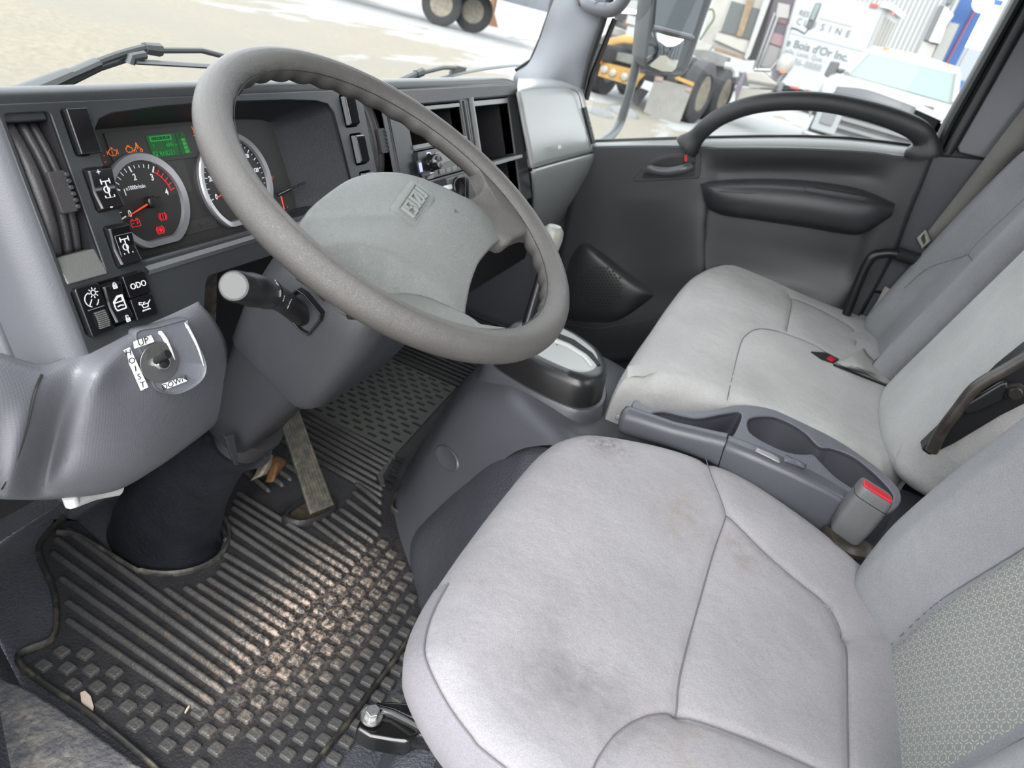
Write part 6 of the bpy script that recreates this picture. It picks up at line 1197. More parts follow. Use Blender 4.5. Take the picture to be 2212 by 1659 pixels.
# ---- right wall behind the door
wr = struct('wall_right')
def wpl(pts, nm, mat_, th=.012, bev=.004):
    q = [P(a, b, 'x', xx) for a, b, xx in pts]; m = MB(); m.loft([[p+V((.03, 0, 0)) for p in q], q]); return mk(nm, m, mat_, wr, bevel=bev)
wpl([(2260, -20, 1.352), (2155, 165, 1.352), (2068, 318, 1.352), (2072, 330, 1.352), (2125, 342, 1.352), (2330, 300, 1.352), (2330, -20, 1.352)], 'upper_pillar_trim', grey_lt)
wpl([(2016, 336, 1.345), (2070, 340, 1.345), (2128, 346, 1.345), (2300, 340, 1.345), (2250, 560, 1.345), (1985, 640, 1.345), (1885, 628, 1.345), (1940, 510, 1.345)], 'lower_pillar_trim', grey)
wpl([(1880, 632, 1.355), (1990, 645, 1.355), (1960, 760, 1.355), (1880, 790, 1.355), (1825, 740, 1.355)], 'lower_side_panel', grey)
m = MB(); m.abox(1.385, 1.42, -.95, -.66, -.03, 1.46); m.abox(1.40, 1.43, -.66, .76, -.03, .62); m.abox(1.36, 1.42, -.95, .42, 1.44, 1.50); mk('side_shell', m, grey, wr)
m = MB(); m.tube([P(1928, 540, 'x', 1.335), P(1945, 560, 'x', 1.335)], .006, 8); mk('trim_gap', m, blackm, wr)
# black grab bar by the bench and the outer seat belt
gb = thing('black_grab_bar', 'black bent tube bar between passenger bench and far door', 'bar', P(1832, 668, 'x', 1.30))
m = MB(); m.tube(cat_rom([P(1828, 680, 'x', 1.30), P(1850, 622, 'x', 1.30), P(1872, 572, 'x', 1.30), P(1888, 553, 'x', 1.30), P(1915, 547, 'x', 1.30), P(1945, 550, 'x', 1.30), P(1985, 560, 'x', 1.30)], 6), .0115, 12); mk('bar_tube', m, black, gb)
m = MB(); m.tube([P(1938, 548, 'x', 1.30), P(1985, 562, 'x', 1.30)], .017, 12); mk('bar_clamp', m, blackm, gb)
ob = thing('outer_seat_belt', 'grey-brown seat belt webbing running down the far pillar', 'seat belt', P(1985, 520, 'x', 1.33))
m = MB(); e1 = [P(2330, 95, 'x', 1.33), P(2212, 232, 'x', 1.33), P(2100, 378, 'x', 1.33), P(2030, 468, 'x', 1.33), P(1988, 520, 'x', 1.335)]; e2_ = [P(2330, 180, 'x', 1.325), P(2212, 330, 'x', 1.325), P(2130, 430, 'x', 1.325), P(2065, 490, 'x', 1.325), P(2000, 535, 'x', 1.33)]
m.loft([cat_rom(e1, 4), cat_rom(e2_, 4)], False, False); mk('webbing', m, belt_m, ob, solid=.0015)
m = MB(); m.tube([P(1985, 515, 'x', 1.325), P(1998, 500, 'x', 1.325), P(2006, 520, 'x', 1.32), P(1994, 533, 'x', 1.32)], .006, 8, closed=True); mk('guide_ring', m, MAT('pale_ring', (.3, .29, .26), .4), ob)
m = MB(); e1 = [P(1912, 618, 'x', 1.31), P(1895, 650, 'x', 1.31), P(1868, 690, 'x', 1.31)]; e2_ = [P(1950, 640, 'x', 1.30), P(1935, 680, 'x', 1.30), P(1910, 705, 'x', 1.30)]; m.loft([e1, e2_], False, False); mk('lower_strap', m, MAT('pale_belt_webbing', (.25, .24, .22), .7), ob, solid=.0015)
# recess on the engine cover front: oval hand hold
EB = bvh(bpy.data.objects['cover_shell'])
hpts = []
for i in range(24):
    a = 2*math.pi*i/24; ex, ey = 17*math.cos(a), 30*math.sin(a); x = 968+ex*math.cos(-.62)-ey*math.sin(-.62); y = 990+ex*math.sin(-.62)+ey*math.cos(-.62)
    h, n = hit(EB, x, y)
    if h: hpts.append((h, n))
if len(hpts) == 24:
    cen = sum((h for h, n in hpts), V())/24; an = sum((n for h, n in hpts), V()).normalized()
    m = MB(); m.loft([[h+an*.0015+(h-cen)*.12 for h, n in hpts], [h+an*.004+(h-cen)*.02 for h, n in hpts], [cen+(h-cen)*.85+an*.003 for h, n in hpts], [cen+(h-cen)*.55-an*.002+an*.0035 for h, n in hpts], [cen+(h-cen)*.02+an*.001 for h, n in hpts]], True, False); mk('hand_hold', m, grey, ec, fixn=False)
tr_ = []
for x, y in ((850, 1085), (905, 1062), (952, 1035), (975, 1005), (1000, 1000), (1040, 1000), (1075, 990), (1120, 985)):
    h, n = hit(EB, x, y)
    if h: tr_.append(h+n*.001)
# ================================================================== outside: yard, vehicles, buildings
def gz(x, y):
    return -.95+.53*sm(2.5, 12, math.hypot(x, y))
gr = struct('ground')
m = MB(); xs = [-30, -15, -6, -2]+[i*1.0 for i in range(0, 22)]+[24, 28, 34, 42, 55, 75, 110]; ys = [-60, -35, -20, -12]+[i*1.0-8 for i in range(0, 24)]+[18, 22, 28, 36, 50, 80]
m.loft([[V((x, y, gz(x, y))) for x in xs] for y in ys], False, False)
gm, t, b = NM('gravel_and_snow'); b.inputs['Roughness'].default_value = .85
n1 = noise(t, 14, 8, .7); f1 = ramp(t, n1.outputs[0], .35, .65); n2 = noise(t, .5, 4, .6); f2 = ramp(t, n2.outputs[0], .35, .65)
cg = mixc(t, f1.outputs[0], (.150, .132, .098), (.215, .192, .150)); cg = mixc(t, f2.outputs[0], cg, (.165, .152, .125))
tcg = nd(t, 'ShaderNodeTexCoord'); mp = nd(t, 'ShaderNodeMapping'); mp.inputs['Scale'].default_value = (.16, .38, .3); mp.inputs['Rotation'].default_value = (0, 0, R_(-25)); t.links.new(tcg.outputs['Object'], mp.inputs[0])
ns = nd(t, 'ShaderNodeTexNoise', Scale=2.0, Detail=6, Roughness=.62); t.links.new(mp.outputs[0], ns.inputs['Vector'])
sxg = nd(t, 'ShaderNodeSeparateXYZ'); t.links.new(tcg.outputs['Object'], sxg.inputs[0])
mr = nd(t, 'ShaderNodeMapRange'); mr.inputs[1].default_value = 6.5; mr.inputs[2].default_value = 15; mr.inputs[3].default_value = -.26; mr.inputs[4].default_value = .13; t.links.new(sxg.outputs['X'], mr.inputs[0])
ad = nd(t, 'ShaderNodeMath', operation='ADD'); t.links.new(ns.outputs[0], ad.inputs[0]); t.links.new(mr.outputs[0], ad.inputs[1])
fs = ramp(t, ad.outputs[0], .50, .57)
t.links.new(mixc(t, fs.outputs[0], cg, (.26, .265, .265)), b.inputs['Base Color']); nb = noise(t, 30, 6, .7); bump(t, b, nb.outputs[0], .03, .6)
mk('yard_surface', m, gm, gr)
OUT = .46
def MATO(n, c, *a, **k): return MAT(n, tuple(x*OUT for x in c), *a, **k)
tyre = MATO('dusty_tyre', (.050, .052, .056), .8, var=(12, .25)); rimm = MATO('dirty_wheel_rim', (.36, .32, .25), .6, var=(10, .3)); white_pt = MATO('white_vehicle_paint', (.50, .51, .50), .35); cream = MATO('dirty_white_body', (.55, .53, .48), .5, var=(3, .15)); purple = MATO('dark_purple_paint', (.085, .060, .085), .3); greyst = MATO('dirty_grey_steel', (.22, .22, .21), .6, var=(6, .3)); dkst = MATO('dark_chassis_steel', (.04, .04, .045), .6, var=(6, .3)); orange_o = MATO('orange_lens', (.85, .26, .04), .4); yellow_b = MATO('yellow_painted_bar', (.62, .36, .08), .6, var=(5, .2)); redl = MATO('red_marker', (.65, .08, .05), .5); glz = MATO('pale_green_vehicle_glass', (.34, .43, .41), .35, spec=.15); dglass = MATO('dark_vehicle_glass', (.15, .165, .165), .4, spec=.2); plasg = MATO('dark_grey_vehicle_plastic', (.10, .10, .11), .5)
UZ = V((0, 0, 1))
def wheel_parts(root, c, ax, R, w, dual=True, rimcol=None, nm='wheel'):
    side = ax; a = UZ.cross(ax).normalized(); fr = (c, a, UZ, side)
    m = MB(); m.lathe([(R*.56, -w), (R*.9, -w), (R, -w*.82), (R, -w*.1), (R*.9, 0), (R*.62, .01), (R*.56, -.02)], fr, 36); tw = mk(nm, m, tyre, root, ang=35)
    m = MB(); m.lathe([(R*.57, -.01), (R*.53, -.005), (R*.50, -.03), (R*.44, -.16), (R*.30, -.17), (R*.27, -.10), (R*.16, -.08), (0, -.075)], fr, 32); mk('rim', m, rimcol or rimm, tw, fixn=False)
    m = MB()
    for i in range(8): m.box(c+a*(R*.36*math.cos(i*math.pi/4))+UZ*(R*.36*math.sin(i*math.pi/4))-side*.16, a*.02, UZ*.02, side*.03)
    mk('wheel_nut', m, rimcol or rimm, tw)
    return tw
# ---- tractor unit seen through the passenger window
SX = 13.2
tg_ = gz(13.2, 1.4)
se = thing('tractor_truck', 'purple and cream tractor truck with mud flaps, tandem wheels and tall sleeper', 'truck', V((SX, 1.4, tg_)))
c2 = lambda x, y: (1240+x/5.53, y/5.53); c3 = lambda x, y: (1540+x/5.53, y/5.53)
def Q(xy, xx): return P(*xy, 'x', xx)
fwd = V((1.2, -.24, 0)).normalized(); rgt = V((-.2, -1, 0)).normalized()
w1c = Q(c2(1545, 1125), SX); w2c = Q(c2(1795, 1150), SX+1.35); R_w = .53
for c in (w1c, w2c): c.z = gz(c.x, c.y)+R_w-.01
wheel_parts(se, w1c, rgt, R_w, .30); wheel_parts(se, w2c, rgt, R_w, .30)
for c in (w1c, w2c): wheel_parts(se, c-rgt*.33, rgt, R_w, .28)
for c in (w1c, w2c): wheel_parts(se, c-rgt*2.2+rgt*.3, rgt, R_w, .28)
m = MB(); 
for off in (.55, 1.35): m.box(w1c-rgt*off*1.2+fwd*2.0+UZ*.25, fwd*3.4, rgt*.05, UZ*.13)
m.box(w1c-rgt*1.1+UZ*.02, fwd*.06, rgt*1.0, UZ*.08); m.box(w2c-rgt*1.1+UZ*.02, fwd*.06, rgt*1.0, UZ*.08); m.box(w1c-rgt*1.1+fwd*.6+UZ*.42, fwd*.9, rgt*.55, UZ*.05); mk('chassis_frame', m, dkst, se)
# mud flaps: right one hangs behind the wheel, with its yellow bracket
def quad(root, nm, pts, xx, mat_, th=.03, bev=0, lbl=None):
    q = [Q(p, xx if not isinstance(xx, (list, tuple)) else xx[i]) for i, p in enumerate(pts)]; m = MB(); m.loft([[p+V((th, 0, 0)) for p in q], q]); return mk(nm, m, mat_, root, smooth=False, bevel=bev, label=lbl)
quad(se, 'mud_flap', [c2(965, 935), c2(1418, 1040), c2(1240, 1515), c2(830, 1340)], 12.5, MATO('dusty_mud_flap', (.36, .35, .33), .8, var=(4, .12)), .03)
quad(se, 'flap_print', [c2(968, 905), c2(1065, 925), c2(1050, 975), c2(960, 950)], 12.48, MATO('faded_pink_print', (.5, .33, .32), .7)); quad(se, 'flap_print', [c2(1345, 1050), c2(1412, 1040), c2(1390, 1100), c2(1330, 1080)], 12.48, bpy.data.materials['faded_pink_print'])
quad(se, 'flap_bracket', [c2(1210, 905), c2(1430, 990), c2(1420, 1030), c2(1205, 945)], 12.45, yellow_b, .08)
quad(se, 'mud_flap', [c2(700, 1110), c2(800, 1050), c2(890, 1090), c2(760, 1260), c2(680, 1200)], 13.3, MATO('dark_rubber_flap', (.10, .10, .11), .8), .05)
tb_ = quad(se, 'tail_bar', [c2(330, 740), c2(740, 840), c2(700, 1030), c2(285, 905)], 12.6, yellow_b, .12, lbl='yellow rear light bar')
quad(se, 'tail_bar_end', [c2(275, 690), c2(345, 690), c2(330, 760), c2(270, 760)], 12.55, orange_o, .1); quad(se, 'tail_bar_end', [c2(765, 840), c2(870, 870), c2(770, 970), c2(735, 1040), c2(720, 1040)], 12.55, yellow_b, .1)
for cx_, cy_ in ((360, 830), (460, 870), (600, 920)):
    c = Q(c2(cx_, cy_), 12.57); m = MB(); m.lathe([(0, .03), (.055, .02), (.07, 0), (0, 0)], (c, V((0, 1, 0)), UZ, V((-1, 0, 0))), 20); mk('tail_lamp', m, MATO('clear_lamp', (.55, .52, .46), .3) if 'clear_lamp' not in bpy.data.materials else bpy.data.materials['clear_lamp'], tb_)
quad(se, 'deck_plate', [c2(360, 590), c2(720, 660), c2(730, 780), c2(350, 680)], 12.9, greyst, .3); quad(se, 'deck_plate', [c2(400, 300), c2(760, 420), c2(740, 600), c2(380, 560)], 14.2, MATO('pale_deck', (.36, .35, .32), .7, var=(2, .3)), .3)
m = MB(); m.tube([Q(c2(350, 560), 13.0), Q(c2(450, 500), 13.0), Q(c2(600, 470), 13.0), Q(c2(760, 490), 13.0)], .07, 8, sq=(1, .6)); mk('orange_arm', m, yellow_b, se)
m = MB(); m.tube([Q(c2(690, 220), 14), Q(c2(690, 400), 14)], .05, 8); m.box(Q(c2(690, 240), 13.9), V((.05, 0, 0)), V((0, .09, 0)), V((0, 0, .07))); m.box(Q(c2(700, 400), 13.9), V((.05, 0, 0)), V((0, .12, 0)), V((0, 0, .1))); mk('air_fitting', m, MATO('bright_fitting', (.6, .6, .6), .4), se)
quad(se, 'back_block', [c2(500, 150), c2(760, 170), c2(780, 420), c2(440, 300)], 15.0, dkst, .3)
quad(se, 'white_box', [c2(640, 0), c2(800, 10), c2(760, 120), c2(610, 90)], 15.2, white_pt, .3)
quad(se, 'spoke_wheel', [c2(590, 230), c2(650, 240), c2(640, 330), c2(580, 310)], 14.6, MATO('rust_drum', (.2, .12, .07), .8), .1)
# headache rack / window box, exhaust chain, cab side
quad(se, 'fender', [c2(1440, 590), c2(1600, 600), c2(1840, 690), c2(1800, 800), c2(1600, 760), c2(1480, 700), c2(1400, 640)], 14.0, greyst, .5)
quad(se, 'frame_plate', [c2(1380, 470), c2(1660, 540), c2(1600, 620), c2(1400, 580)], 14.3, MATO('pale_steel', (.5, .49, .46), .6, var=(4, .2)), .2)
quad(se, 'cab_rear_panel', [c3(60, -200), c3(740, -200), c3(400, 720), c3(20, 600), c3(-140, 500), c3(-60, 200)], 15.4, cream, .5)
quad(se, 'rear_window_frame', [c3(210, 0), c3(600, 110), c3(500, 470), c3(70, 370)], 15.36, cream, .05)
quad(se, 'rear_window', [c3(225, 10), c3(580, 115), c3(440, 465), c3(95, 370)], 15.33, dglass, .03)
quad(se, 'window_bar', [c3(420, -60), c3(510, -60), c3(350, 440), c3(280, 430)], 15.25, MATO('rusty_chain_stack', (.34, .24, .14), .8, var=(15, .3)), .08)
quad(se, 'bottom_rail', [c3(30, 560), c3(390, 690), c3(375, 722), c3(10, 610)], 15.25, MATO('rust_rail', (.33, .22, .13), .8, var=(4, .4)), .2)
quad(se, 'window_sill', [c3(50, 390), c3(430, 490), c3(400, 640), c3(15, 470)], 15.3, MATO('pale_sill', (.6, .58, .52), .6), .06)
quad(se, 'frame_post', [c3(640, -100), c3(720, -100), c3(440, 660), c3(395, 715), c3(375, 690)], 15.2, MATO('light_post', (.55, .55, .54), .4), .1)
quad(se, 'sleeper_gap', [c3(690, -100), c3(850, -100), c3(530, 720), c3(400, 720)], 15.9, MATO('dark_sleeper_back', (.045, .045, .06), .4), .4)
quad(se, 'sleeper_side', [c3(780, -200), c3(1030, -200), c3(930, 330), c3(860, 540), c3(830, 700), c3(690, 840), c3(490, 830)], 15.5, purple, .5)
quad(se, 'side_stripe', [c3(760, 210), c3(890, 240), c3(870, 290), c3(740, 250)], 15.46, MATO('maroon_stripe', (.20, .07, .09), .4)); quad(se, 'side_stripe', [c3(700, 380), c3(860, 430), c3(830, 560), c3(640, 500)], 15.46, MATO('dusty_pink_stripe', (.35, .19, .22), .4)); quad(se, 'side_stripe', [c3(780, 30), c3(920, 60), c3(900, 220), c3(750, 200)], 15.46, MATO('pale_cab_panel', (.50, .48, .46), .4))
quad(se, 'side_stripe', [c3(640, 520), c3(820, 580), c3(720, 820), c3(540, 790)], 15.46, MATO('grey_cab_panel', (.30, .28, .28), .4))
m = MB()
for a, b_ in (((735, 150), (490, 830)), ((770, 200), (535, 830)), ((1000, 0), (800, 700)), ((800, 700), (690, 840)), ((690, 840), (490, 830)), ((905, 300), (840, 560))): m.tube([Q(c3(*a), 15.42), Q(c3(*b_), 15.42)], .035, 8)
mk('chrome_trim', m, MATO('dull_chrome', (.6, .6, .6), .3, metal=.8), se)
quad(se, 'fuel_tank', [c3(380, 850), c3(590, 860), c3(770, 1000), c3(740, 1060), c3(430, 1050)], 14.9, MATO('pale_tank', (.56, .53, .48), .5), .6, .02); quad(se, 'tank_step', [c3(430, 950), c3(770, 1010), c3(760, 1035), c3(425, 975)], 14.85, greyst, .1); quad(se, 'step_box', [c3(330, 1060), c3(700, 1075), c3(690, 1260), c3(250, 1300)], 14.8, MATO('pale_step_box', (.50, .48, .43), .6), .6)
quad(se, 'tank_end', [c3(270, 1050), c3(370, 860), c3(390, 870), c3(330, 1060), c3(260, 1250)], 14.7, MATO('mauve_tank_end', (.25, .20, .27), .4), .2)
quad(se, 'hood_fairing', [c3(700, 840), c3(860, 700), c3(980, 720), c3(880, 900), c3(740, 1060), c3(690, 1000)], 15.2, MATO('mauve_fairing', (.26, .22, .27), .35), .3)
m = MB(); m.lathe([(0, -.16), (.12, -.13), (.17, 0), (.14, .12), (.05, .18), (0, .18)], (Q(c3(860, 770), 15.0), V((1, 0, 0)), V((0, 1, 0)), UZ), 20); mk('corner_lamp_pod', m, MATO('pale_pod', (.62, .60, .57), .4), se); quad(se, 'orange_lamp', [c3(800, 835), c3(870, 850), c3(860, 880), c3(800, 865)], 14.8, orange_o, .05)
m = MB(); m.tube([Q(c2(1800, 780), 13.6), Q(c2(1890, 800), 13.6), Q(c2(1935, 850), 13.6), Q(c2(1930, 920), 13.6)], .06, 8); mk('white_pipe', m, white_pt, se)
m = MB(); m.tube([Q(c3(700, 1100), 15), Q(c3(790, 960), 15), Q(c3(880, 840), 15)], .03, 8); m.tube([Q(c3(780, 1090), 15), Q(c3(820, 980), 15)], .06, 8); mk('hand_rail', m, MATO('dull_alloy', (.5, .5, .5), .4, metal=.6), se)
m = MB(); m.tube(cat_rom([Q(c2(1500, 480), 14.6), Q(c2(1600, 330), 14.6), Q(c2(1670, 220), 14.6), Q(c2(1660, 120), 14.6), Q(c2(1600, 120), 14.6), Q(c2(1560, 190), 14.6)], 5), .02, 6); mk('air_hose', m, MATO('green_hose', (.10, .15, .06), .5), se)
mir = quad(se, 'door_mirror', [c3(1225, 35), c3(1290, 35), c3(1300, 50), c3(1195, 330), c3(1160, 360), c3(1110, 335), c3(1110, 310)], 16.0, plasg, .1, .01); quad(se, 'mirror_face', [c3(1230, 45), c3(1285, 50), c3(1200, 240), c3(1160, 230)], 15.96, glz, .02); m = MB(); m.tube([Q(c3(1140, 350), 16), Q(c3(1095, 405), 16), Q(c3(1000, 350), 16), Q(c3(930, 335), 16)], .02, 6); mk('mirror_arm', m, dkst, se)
# ---- box truck with lettering
bx0 = Q((1914, 16), 26); ph_ = R_(-14)
bt_ = V((math.sin(ph_), -math.cos(ph_), 0)); bn_ = V((-math.cos(ph_), -math.sin(ph_), 0))
if bn_.dot(CAMP-bx0) < 0: bn_ = -bn_
bt = thing('box_truck', 'white box truck with French catering lettering behind the tractor truck', 'truck', V((bx0.x, bx0.y+3, gz(26, 1))))
topz = bx0.z; BO = V((bx0.x, bx0.y, 0)); botz = PL(*(1745, 197), BO, bn_).z
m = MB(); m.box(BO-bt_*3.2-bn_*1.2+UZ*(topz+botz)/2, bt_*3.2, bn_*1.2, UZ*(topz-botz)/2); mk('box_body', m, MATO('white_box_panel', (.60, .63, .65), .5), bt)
def BP(x, y): p = PL(x, y, BO+bn_*.012, bn_); return p
BFm = lambda x, y: (BP(x, y), bt_, UZ, bn_)
m = MB(); q = [BP(*c3(*p)) for p in ((900, 345), (1830, 575), (1825, 620), (890, 385))]; m.loft([[p for p in q], [p+bn_*.01 for p in q]]); mk('blue_band', m, MATO('pale_blue_band', (.60, .66, .70), .5), bt, smooth=False)
m = MB(); q = [BP(*c3(*p)) for p in ((1270, 205), (1670, 308), (1668, 320), (1268, 217))]; m.loft([[p for p in q], [p+bn_*.01 for p in q]]); mk('tan_line', m, MATO('tan_line', (.62, .56, .42), .5), bt, smooth=False)
ltr = MATO('dark_lettering', (.16, .17, .17), .6); ltg = MATO('grey_lettering', (.34, .36, .37), .6)
for ch, p in zip('CUISINE', ((1030, 260), (1120, 285), (1220, 305), (1310, 330), (1400, 350), (1500, 380), (1612, 408))): text('lettering', ch, BFm(*c3(*p)), .27, ltr, bt, ext=.004, z=.004)
text('lettering', 'RES', BFm(*c3(1090, 165)), .22, ltr, bt, ext=.004, z=.004)
text('lettering', "ne Bois d'Or Inc.", BFm(*c3(1215, 590)), .33, ltr, bt, ext=.004, z=.004, sx=1.0, off=.004); text('lettering', 'nelle, Laval, Que.', BFm(*c3(1075, 655)), .20, ltg, bt, ext=.004, z=.004); text('lettering', '-686-8888', BFm(*c3(1085, 765)), .29, ltg, bt, ext=.004, z=.004)
for a in ((930, 1030), (1115, 1070)): q = [BP(*c3(*p)) for p in ((a[0], a[1]-5), (a[0]+(105 if a[0] < 1000 else 65), a[1]+20), (a[0]+(100 if a[0] < 1000 else 60), a[1]+45), (a[0]-5, a[1]+20))]; m = MB(); m.loft([[p for p in q], [p+bn_*.02 for p in q]]); mk('red_marker', m, redl, bt, smooth=False)
m = MB(); m.box(BO-bt_*.02-bn_*1.2+UZ*(topz+botz)/2, bt_*.03, bn_*1.2, UZ*(topz-botz)/2); mk('corner_post', m, MATO('pale_grey_post', (.55, .55, .53), .5), bt)
m = MB(); 
for k in range(4): m.box(BO+bt_*.06-bn_*(.35+.5*k)+UZ*(topz+botz)/2, bt_*.02, bn_*.02, UZ*(topz-botz)*.42)
mk('door_hinge_bar', m, MATO('dull_bar', (.42, .40, .33), .5), bt)
m = MB(); m.box(BO-bn_*1.2+UZ*(topz+.05), bt_*.15, bn_*1.3, UZ*.08); mk('roof_cap', m, MATO('white_cap', (.8, .8, .78), .5), bt); m = MB(); m.box(BO-bt_*.35+bn_*.03+UZ*(topz-.03), bt_*.12, bn_*.02, UZ*.05); m.box(BO+bt_*.17-bn_*.4+UZ*(topz-.08), bt_*.02, bn_*.2, UZ*.05); mk('marker_lamp', m, redl, bt)
m = MB(); m.box(BO-bt_*3-bn_*1.2+UZ*(botz-.2), bt_*3, bn_*.5, UZ*.15); mk('under_frame', m, dkst, bt)
for k in (1.0, 5.2): 
    c = BO-bt_*k-bn_*.15; c.z = gz(26, 1)+.5; wheel_parts(bt, c, bn_, .5, .3)
# ---- white pickup, nose towards us
pk = thing('pickup_truck', 'white pickup with roof marker lamps and dark hood deflector facing the cab', 'pickup', V((13.3, -1.6, gz(13.3, -1.6))))
kx = 13.3; c1 = lambda x, y: (1820+x/5.53, y/5.53)
pf = V((-.985, .06, 0)).normalized(); ps = V((-.06, -.985, 0)).normalized()
wl_, wr2 = Q(c1(80, 895), kx), Q(c1(1285, 1235), kx)                     # windscreen foot
rl, rr_ = Q(c1(330, 635), kx+.75), Q(c1(1340, 885), kx+.75)              # windscreen head
g0 = gz(kx, -1.6)
rows = [[wl_, wl_.lerp(wr2, .33)+pf*.10, wl_.lerp(wr2, .67)+pf*.10, wr2], [rl, rl.lerp(rr_, .33)+pf*.05, rl.lerp(rr_, .67)+pf*.05, rr_]]
mk('windscreen', patch(rows, 5, 5), glz, pk)
ot = .10
roof = [[rl-ps*.05-UZ*.02, rl.lerp(rr_, .5)+pf*.06+UZ*.0, rr_+ps*.06-UZ*.02], [rl-pf*.12-ps*.02+UZ*.11, rl.lerp(rr_, .5)-pf*.10+UZ*.14, rr_-pf*.12+ps*.04+UZ*.10], [rl-pf*.8+UZ*.13, rl.lerp(rr_, .5)-pf*.8+UZ*.17, rr_-pf*.8+UZ*.13], [rl-pf*2+UZ*.10, rl.lerp(rr_, .5)-pf*2+UZ*.14, rr_-pf*2+UZ*.10]]
mk('roof', patch(roof, 5, 5), white_pt, pk)
for i, f in enumerate(((515, 600), (733, 655), (873, 692), (1013, 730), (1243, 803))):
    c = Q(c1(*f), kx+.85); m = MB(); m.lathe([(0, .07), (.045, .06), (.07, 0), (0, 0)], (c-UZ*.02, pf, ps, UZ), 14); mk('roof_lamp', m, orange_o, pk)
# pillars and doors
for a, b_, s in ((wl_, rl, -1), (wr2, rr_, 1)):
    m = MB(); m.tube([a+ps*s*.05, b_+ps*s*.05], .055, 8); mk('pillar', m, white_pt, pk)
    f0_, f1_ = a+ps*s*.12, b_+ps*s*.09
    m = MB(); m.loft([[V((f0_.x, f0_.y, g0+.45)), f0_-UZ*.02, f1_+UZ*.02, f1_-pf*1.6+UZ*.02, f1_-pf*2.0-UZ*.5, V(((f0_-pf*2.4).x, (f0_-pf*2.4).y, g0+.45))], [V((f0_.x, f0_.y, g0+.45))-ps*s*.06, f0_-UZ*.02-ps*s*.06, f1_+UZ*.02-ps*s*.06, f1_-pf*1.6+UZ*.02-ps*s*.06, f1_-pf*2.0-UZ*.5-ps*s*.06, V(((f0_-pf*2.4).x, (f0_-pf*2.4).y, g0+.45))-ps*s*.06]]); sd_ = mk('cab_side', m, white_pt, pk)
    m = MB(); q = [f0_-pf*.25+UZ*.02, f1_-pf*.1-UZ*.10, f1_-pf*1.2-UZ*.10, f0_-pf*1.5+UZ*.02]; m.loft([[p+ps*s*.004 for p in q], [p+ps*s*.015 for p in q]]); mk('side_window', m, glz, sd_, smooth=False)
m = MB(); m.box((wl_+wr2)/2-pf*1.4-UZ*.35, pf*1.0, ps*.8, UZ*.35); mk('cab_interior', m, MATO('pale_interior', (.30, .36, .35), .8), pk)
# hood and fenders
hl, hr = Q(c3(1470, 1075), kx-1.15), Q(c1(1180, 1440), kx-1.15)
hood = [[wl_-UZ*.01+ps*-.12, wl_.lerp(wr2, .33)+pf*.08-UZ*.01, wl_.lerp(wr2, .67)+pf*.08-UZ*.01, wr2-UZ*.01+ps*.12], [wl_.lerp(hl, .5)-ps*.1+UZ*.03, wl_.lerp(hl, .5).lerp(wr2.lerp(hr, .5), .33)+UZ*.09, wl_.lerp(hl, .5).lerp(wr2.lerp(hr, .5), .67)+UZ*.09, wr2.lerp(hr, .5)+ps*.1+UZ*.03], [hl+UZ*.0, hl.lerp(hr, .33)+UZ*.06+pf*.08, hl.lerp(hr, .67)+UZ*.06+pf*.08, hr]]
mk('hood', patch(hood, 5, 5), white_pt, pk)
df = [[hl+UZ*.05, hl.lerp(hr, .25)+UZ*.115+pf*.12, hl.lerp(hr, .5)+UZ*.10+pf*.16, hl.lerp(hr, .74)+UZ*.07+pf*.12], [hl-UZ*.11+pf*.06, hl.lerp(hr, .25)-UZ*.06+pf*.22, hl.lerp(hr, .5)-UZ*.06+pf*.26, hl.lerp(hr, .74)-UZ*.07+pf*.2]]
mk('hood_deflector', patch(df, 5, 5), MATO('grey_deflector', (.13, .13, .14), .3), pk, solid=.02)
text('lettering', 'FLEET 21', (hl.lerp(hr, .86)+UZ*.05+pf*.12, ps, UZ, pf), .01, ltr, pk) if False else None
for s, e in ((-1, hl), (1, hr)):
    w_ = wl_ if s < 0 else wr2
    fr2 = [[w_+ps*s*.12-UZ*.02, w_+ps*s*.30-UZ*.10, w_+ps*s*.34-UZ*.5], [e.lerp(w_, .4)+ps*s*.05, e.lerp(w_, .4)+ps*s*.26-UZ*.06, e.lerp(w_, .4)+ps*s*.30-UZ*.5], [e-UZ*.03, e+ps*s*.18-UZ*.12, e+ps*s*.20-UZ*.5]]
    mk('fender', patch(fr2, 5, 5), white_pt, pk)
gm_ = MB(); gm_.box(hl.lerp(hr, .5)+pf*.12-UZ*.40, ps*((hr-hl).length/2-.12), pf*.06, UZ*.26); mk('grille', gm_, plasg, pk)
for k in range(4): m = MB(); m.box(hl.lerp(hr, .5)+pf*.20-UZ*(.22+.12*k), ps*((hr-hl).length/2-.16), pf*.02, UZ*.025); mk('grille_bar', m, MATO('grille_bar_grey', (.30, .31, .32), .4) if k == 0 else bpy.data.materials['grille_bar_grey'], pk)
for f in (.04, .96): m = MB(); m.box(hl.lerp(hr, f)+pf*.14-UZ*.40, ps*.19, pf*.06, UZ*.22); hlm = mk('headlamp', m, MATO('headlamp_clear', (.50, .53, .56), .15) if f < .5 else bpy.data.materials['headlamp_clear'], pk, bevel=.03); m = MB(); m.box(hl.lerp(hr, f)+pf*.205-UZ*.40, ps*.10, pf*.02, UZ*.10); mk('lamp_reflector', m, MATO('lamp_grey', (.28, .29, .32), .3) if f < .5 else bpy.data.materials['lamp_grey'], hlm, bevel=.02)
m = MB(); m.box(hl.lerp(hr, .5)+pf*.22-UZ*.80, ps*1.0, pf*.12, UZ*.16); mk('front_bumper', m, MATO('dull_bumper', (.5, .5, .5), .3, metal=.5), pk, bevel=.03)
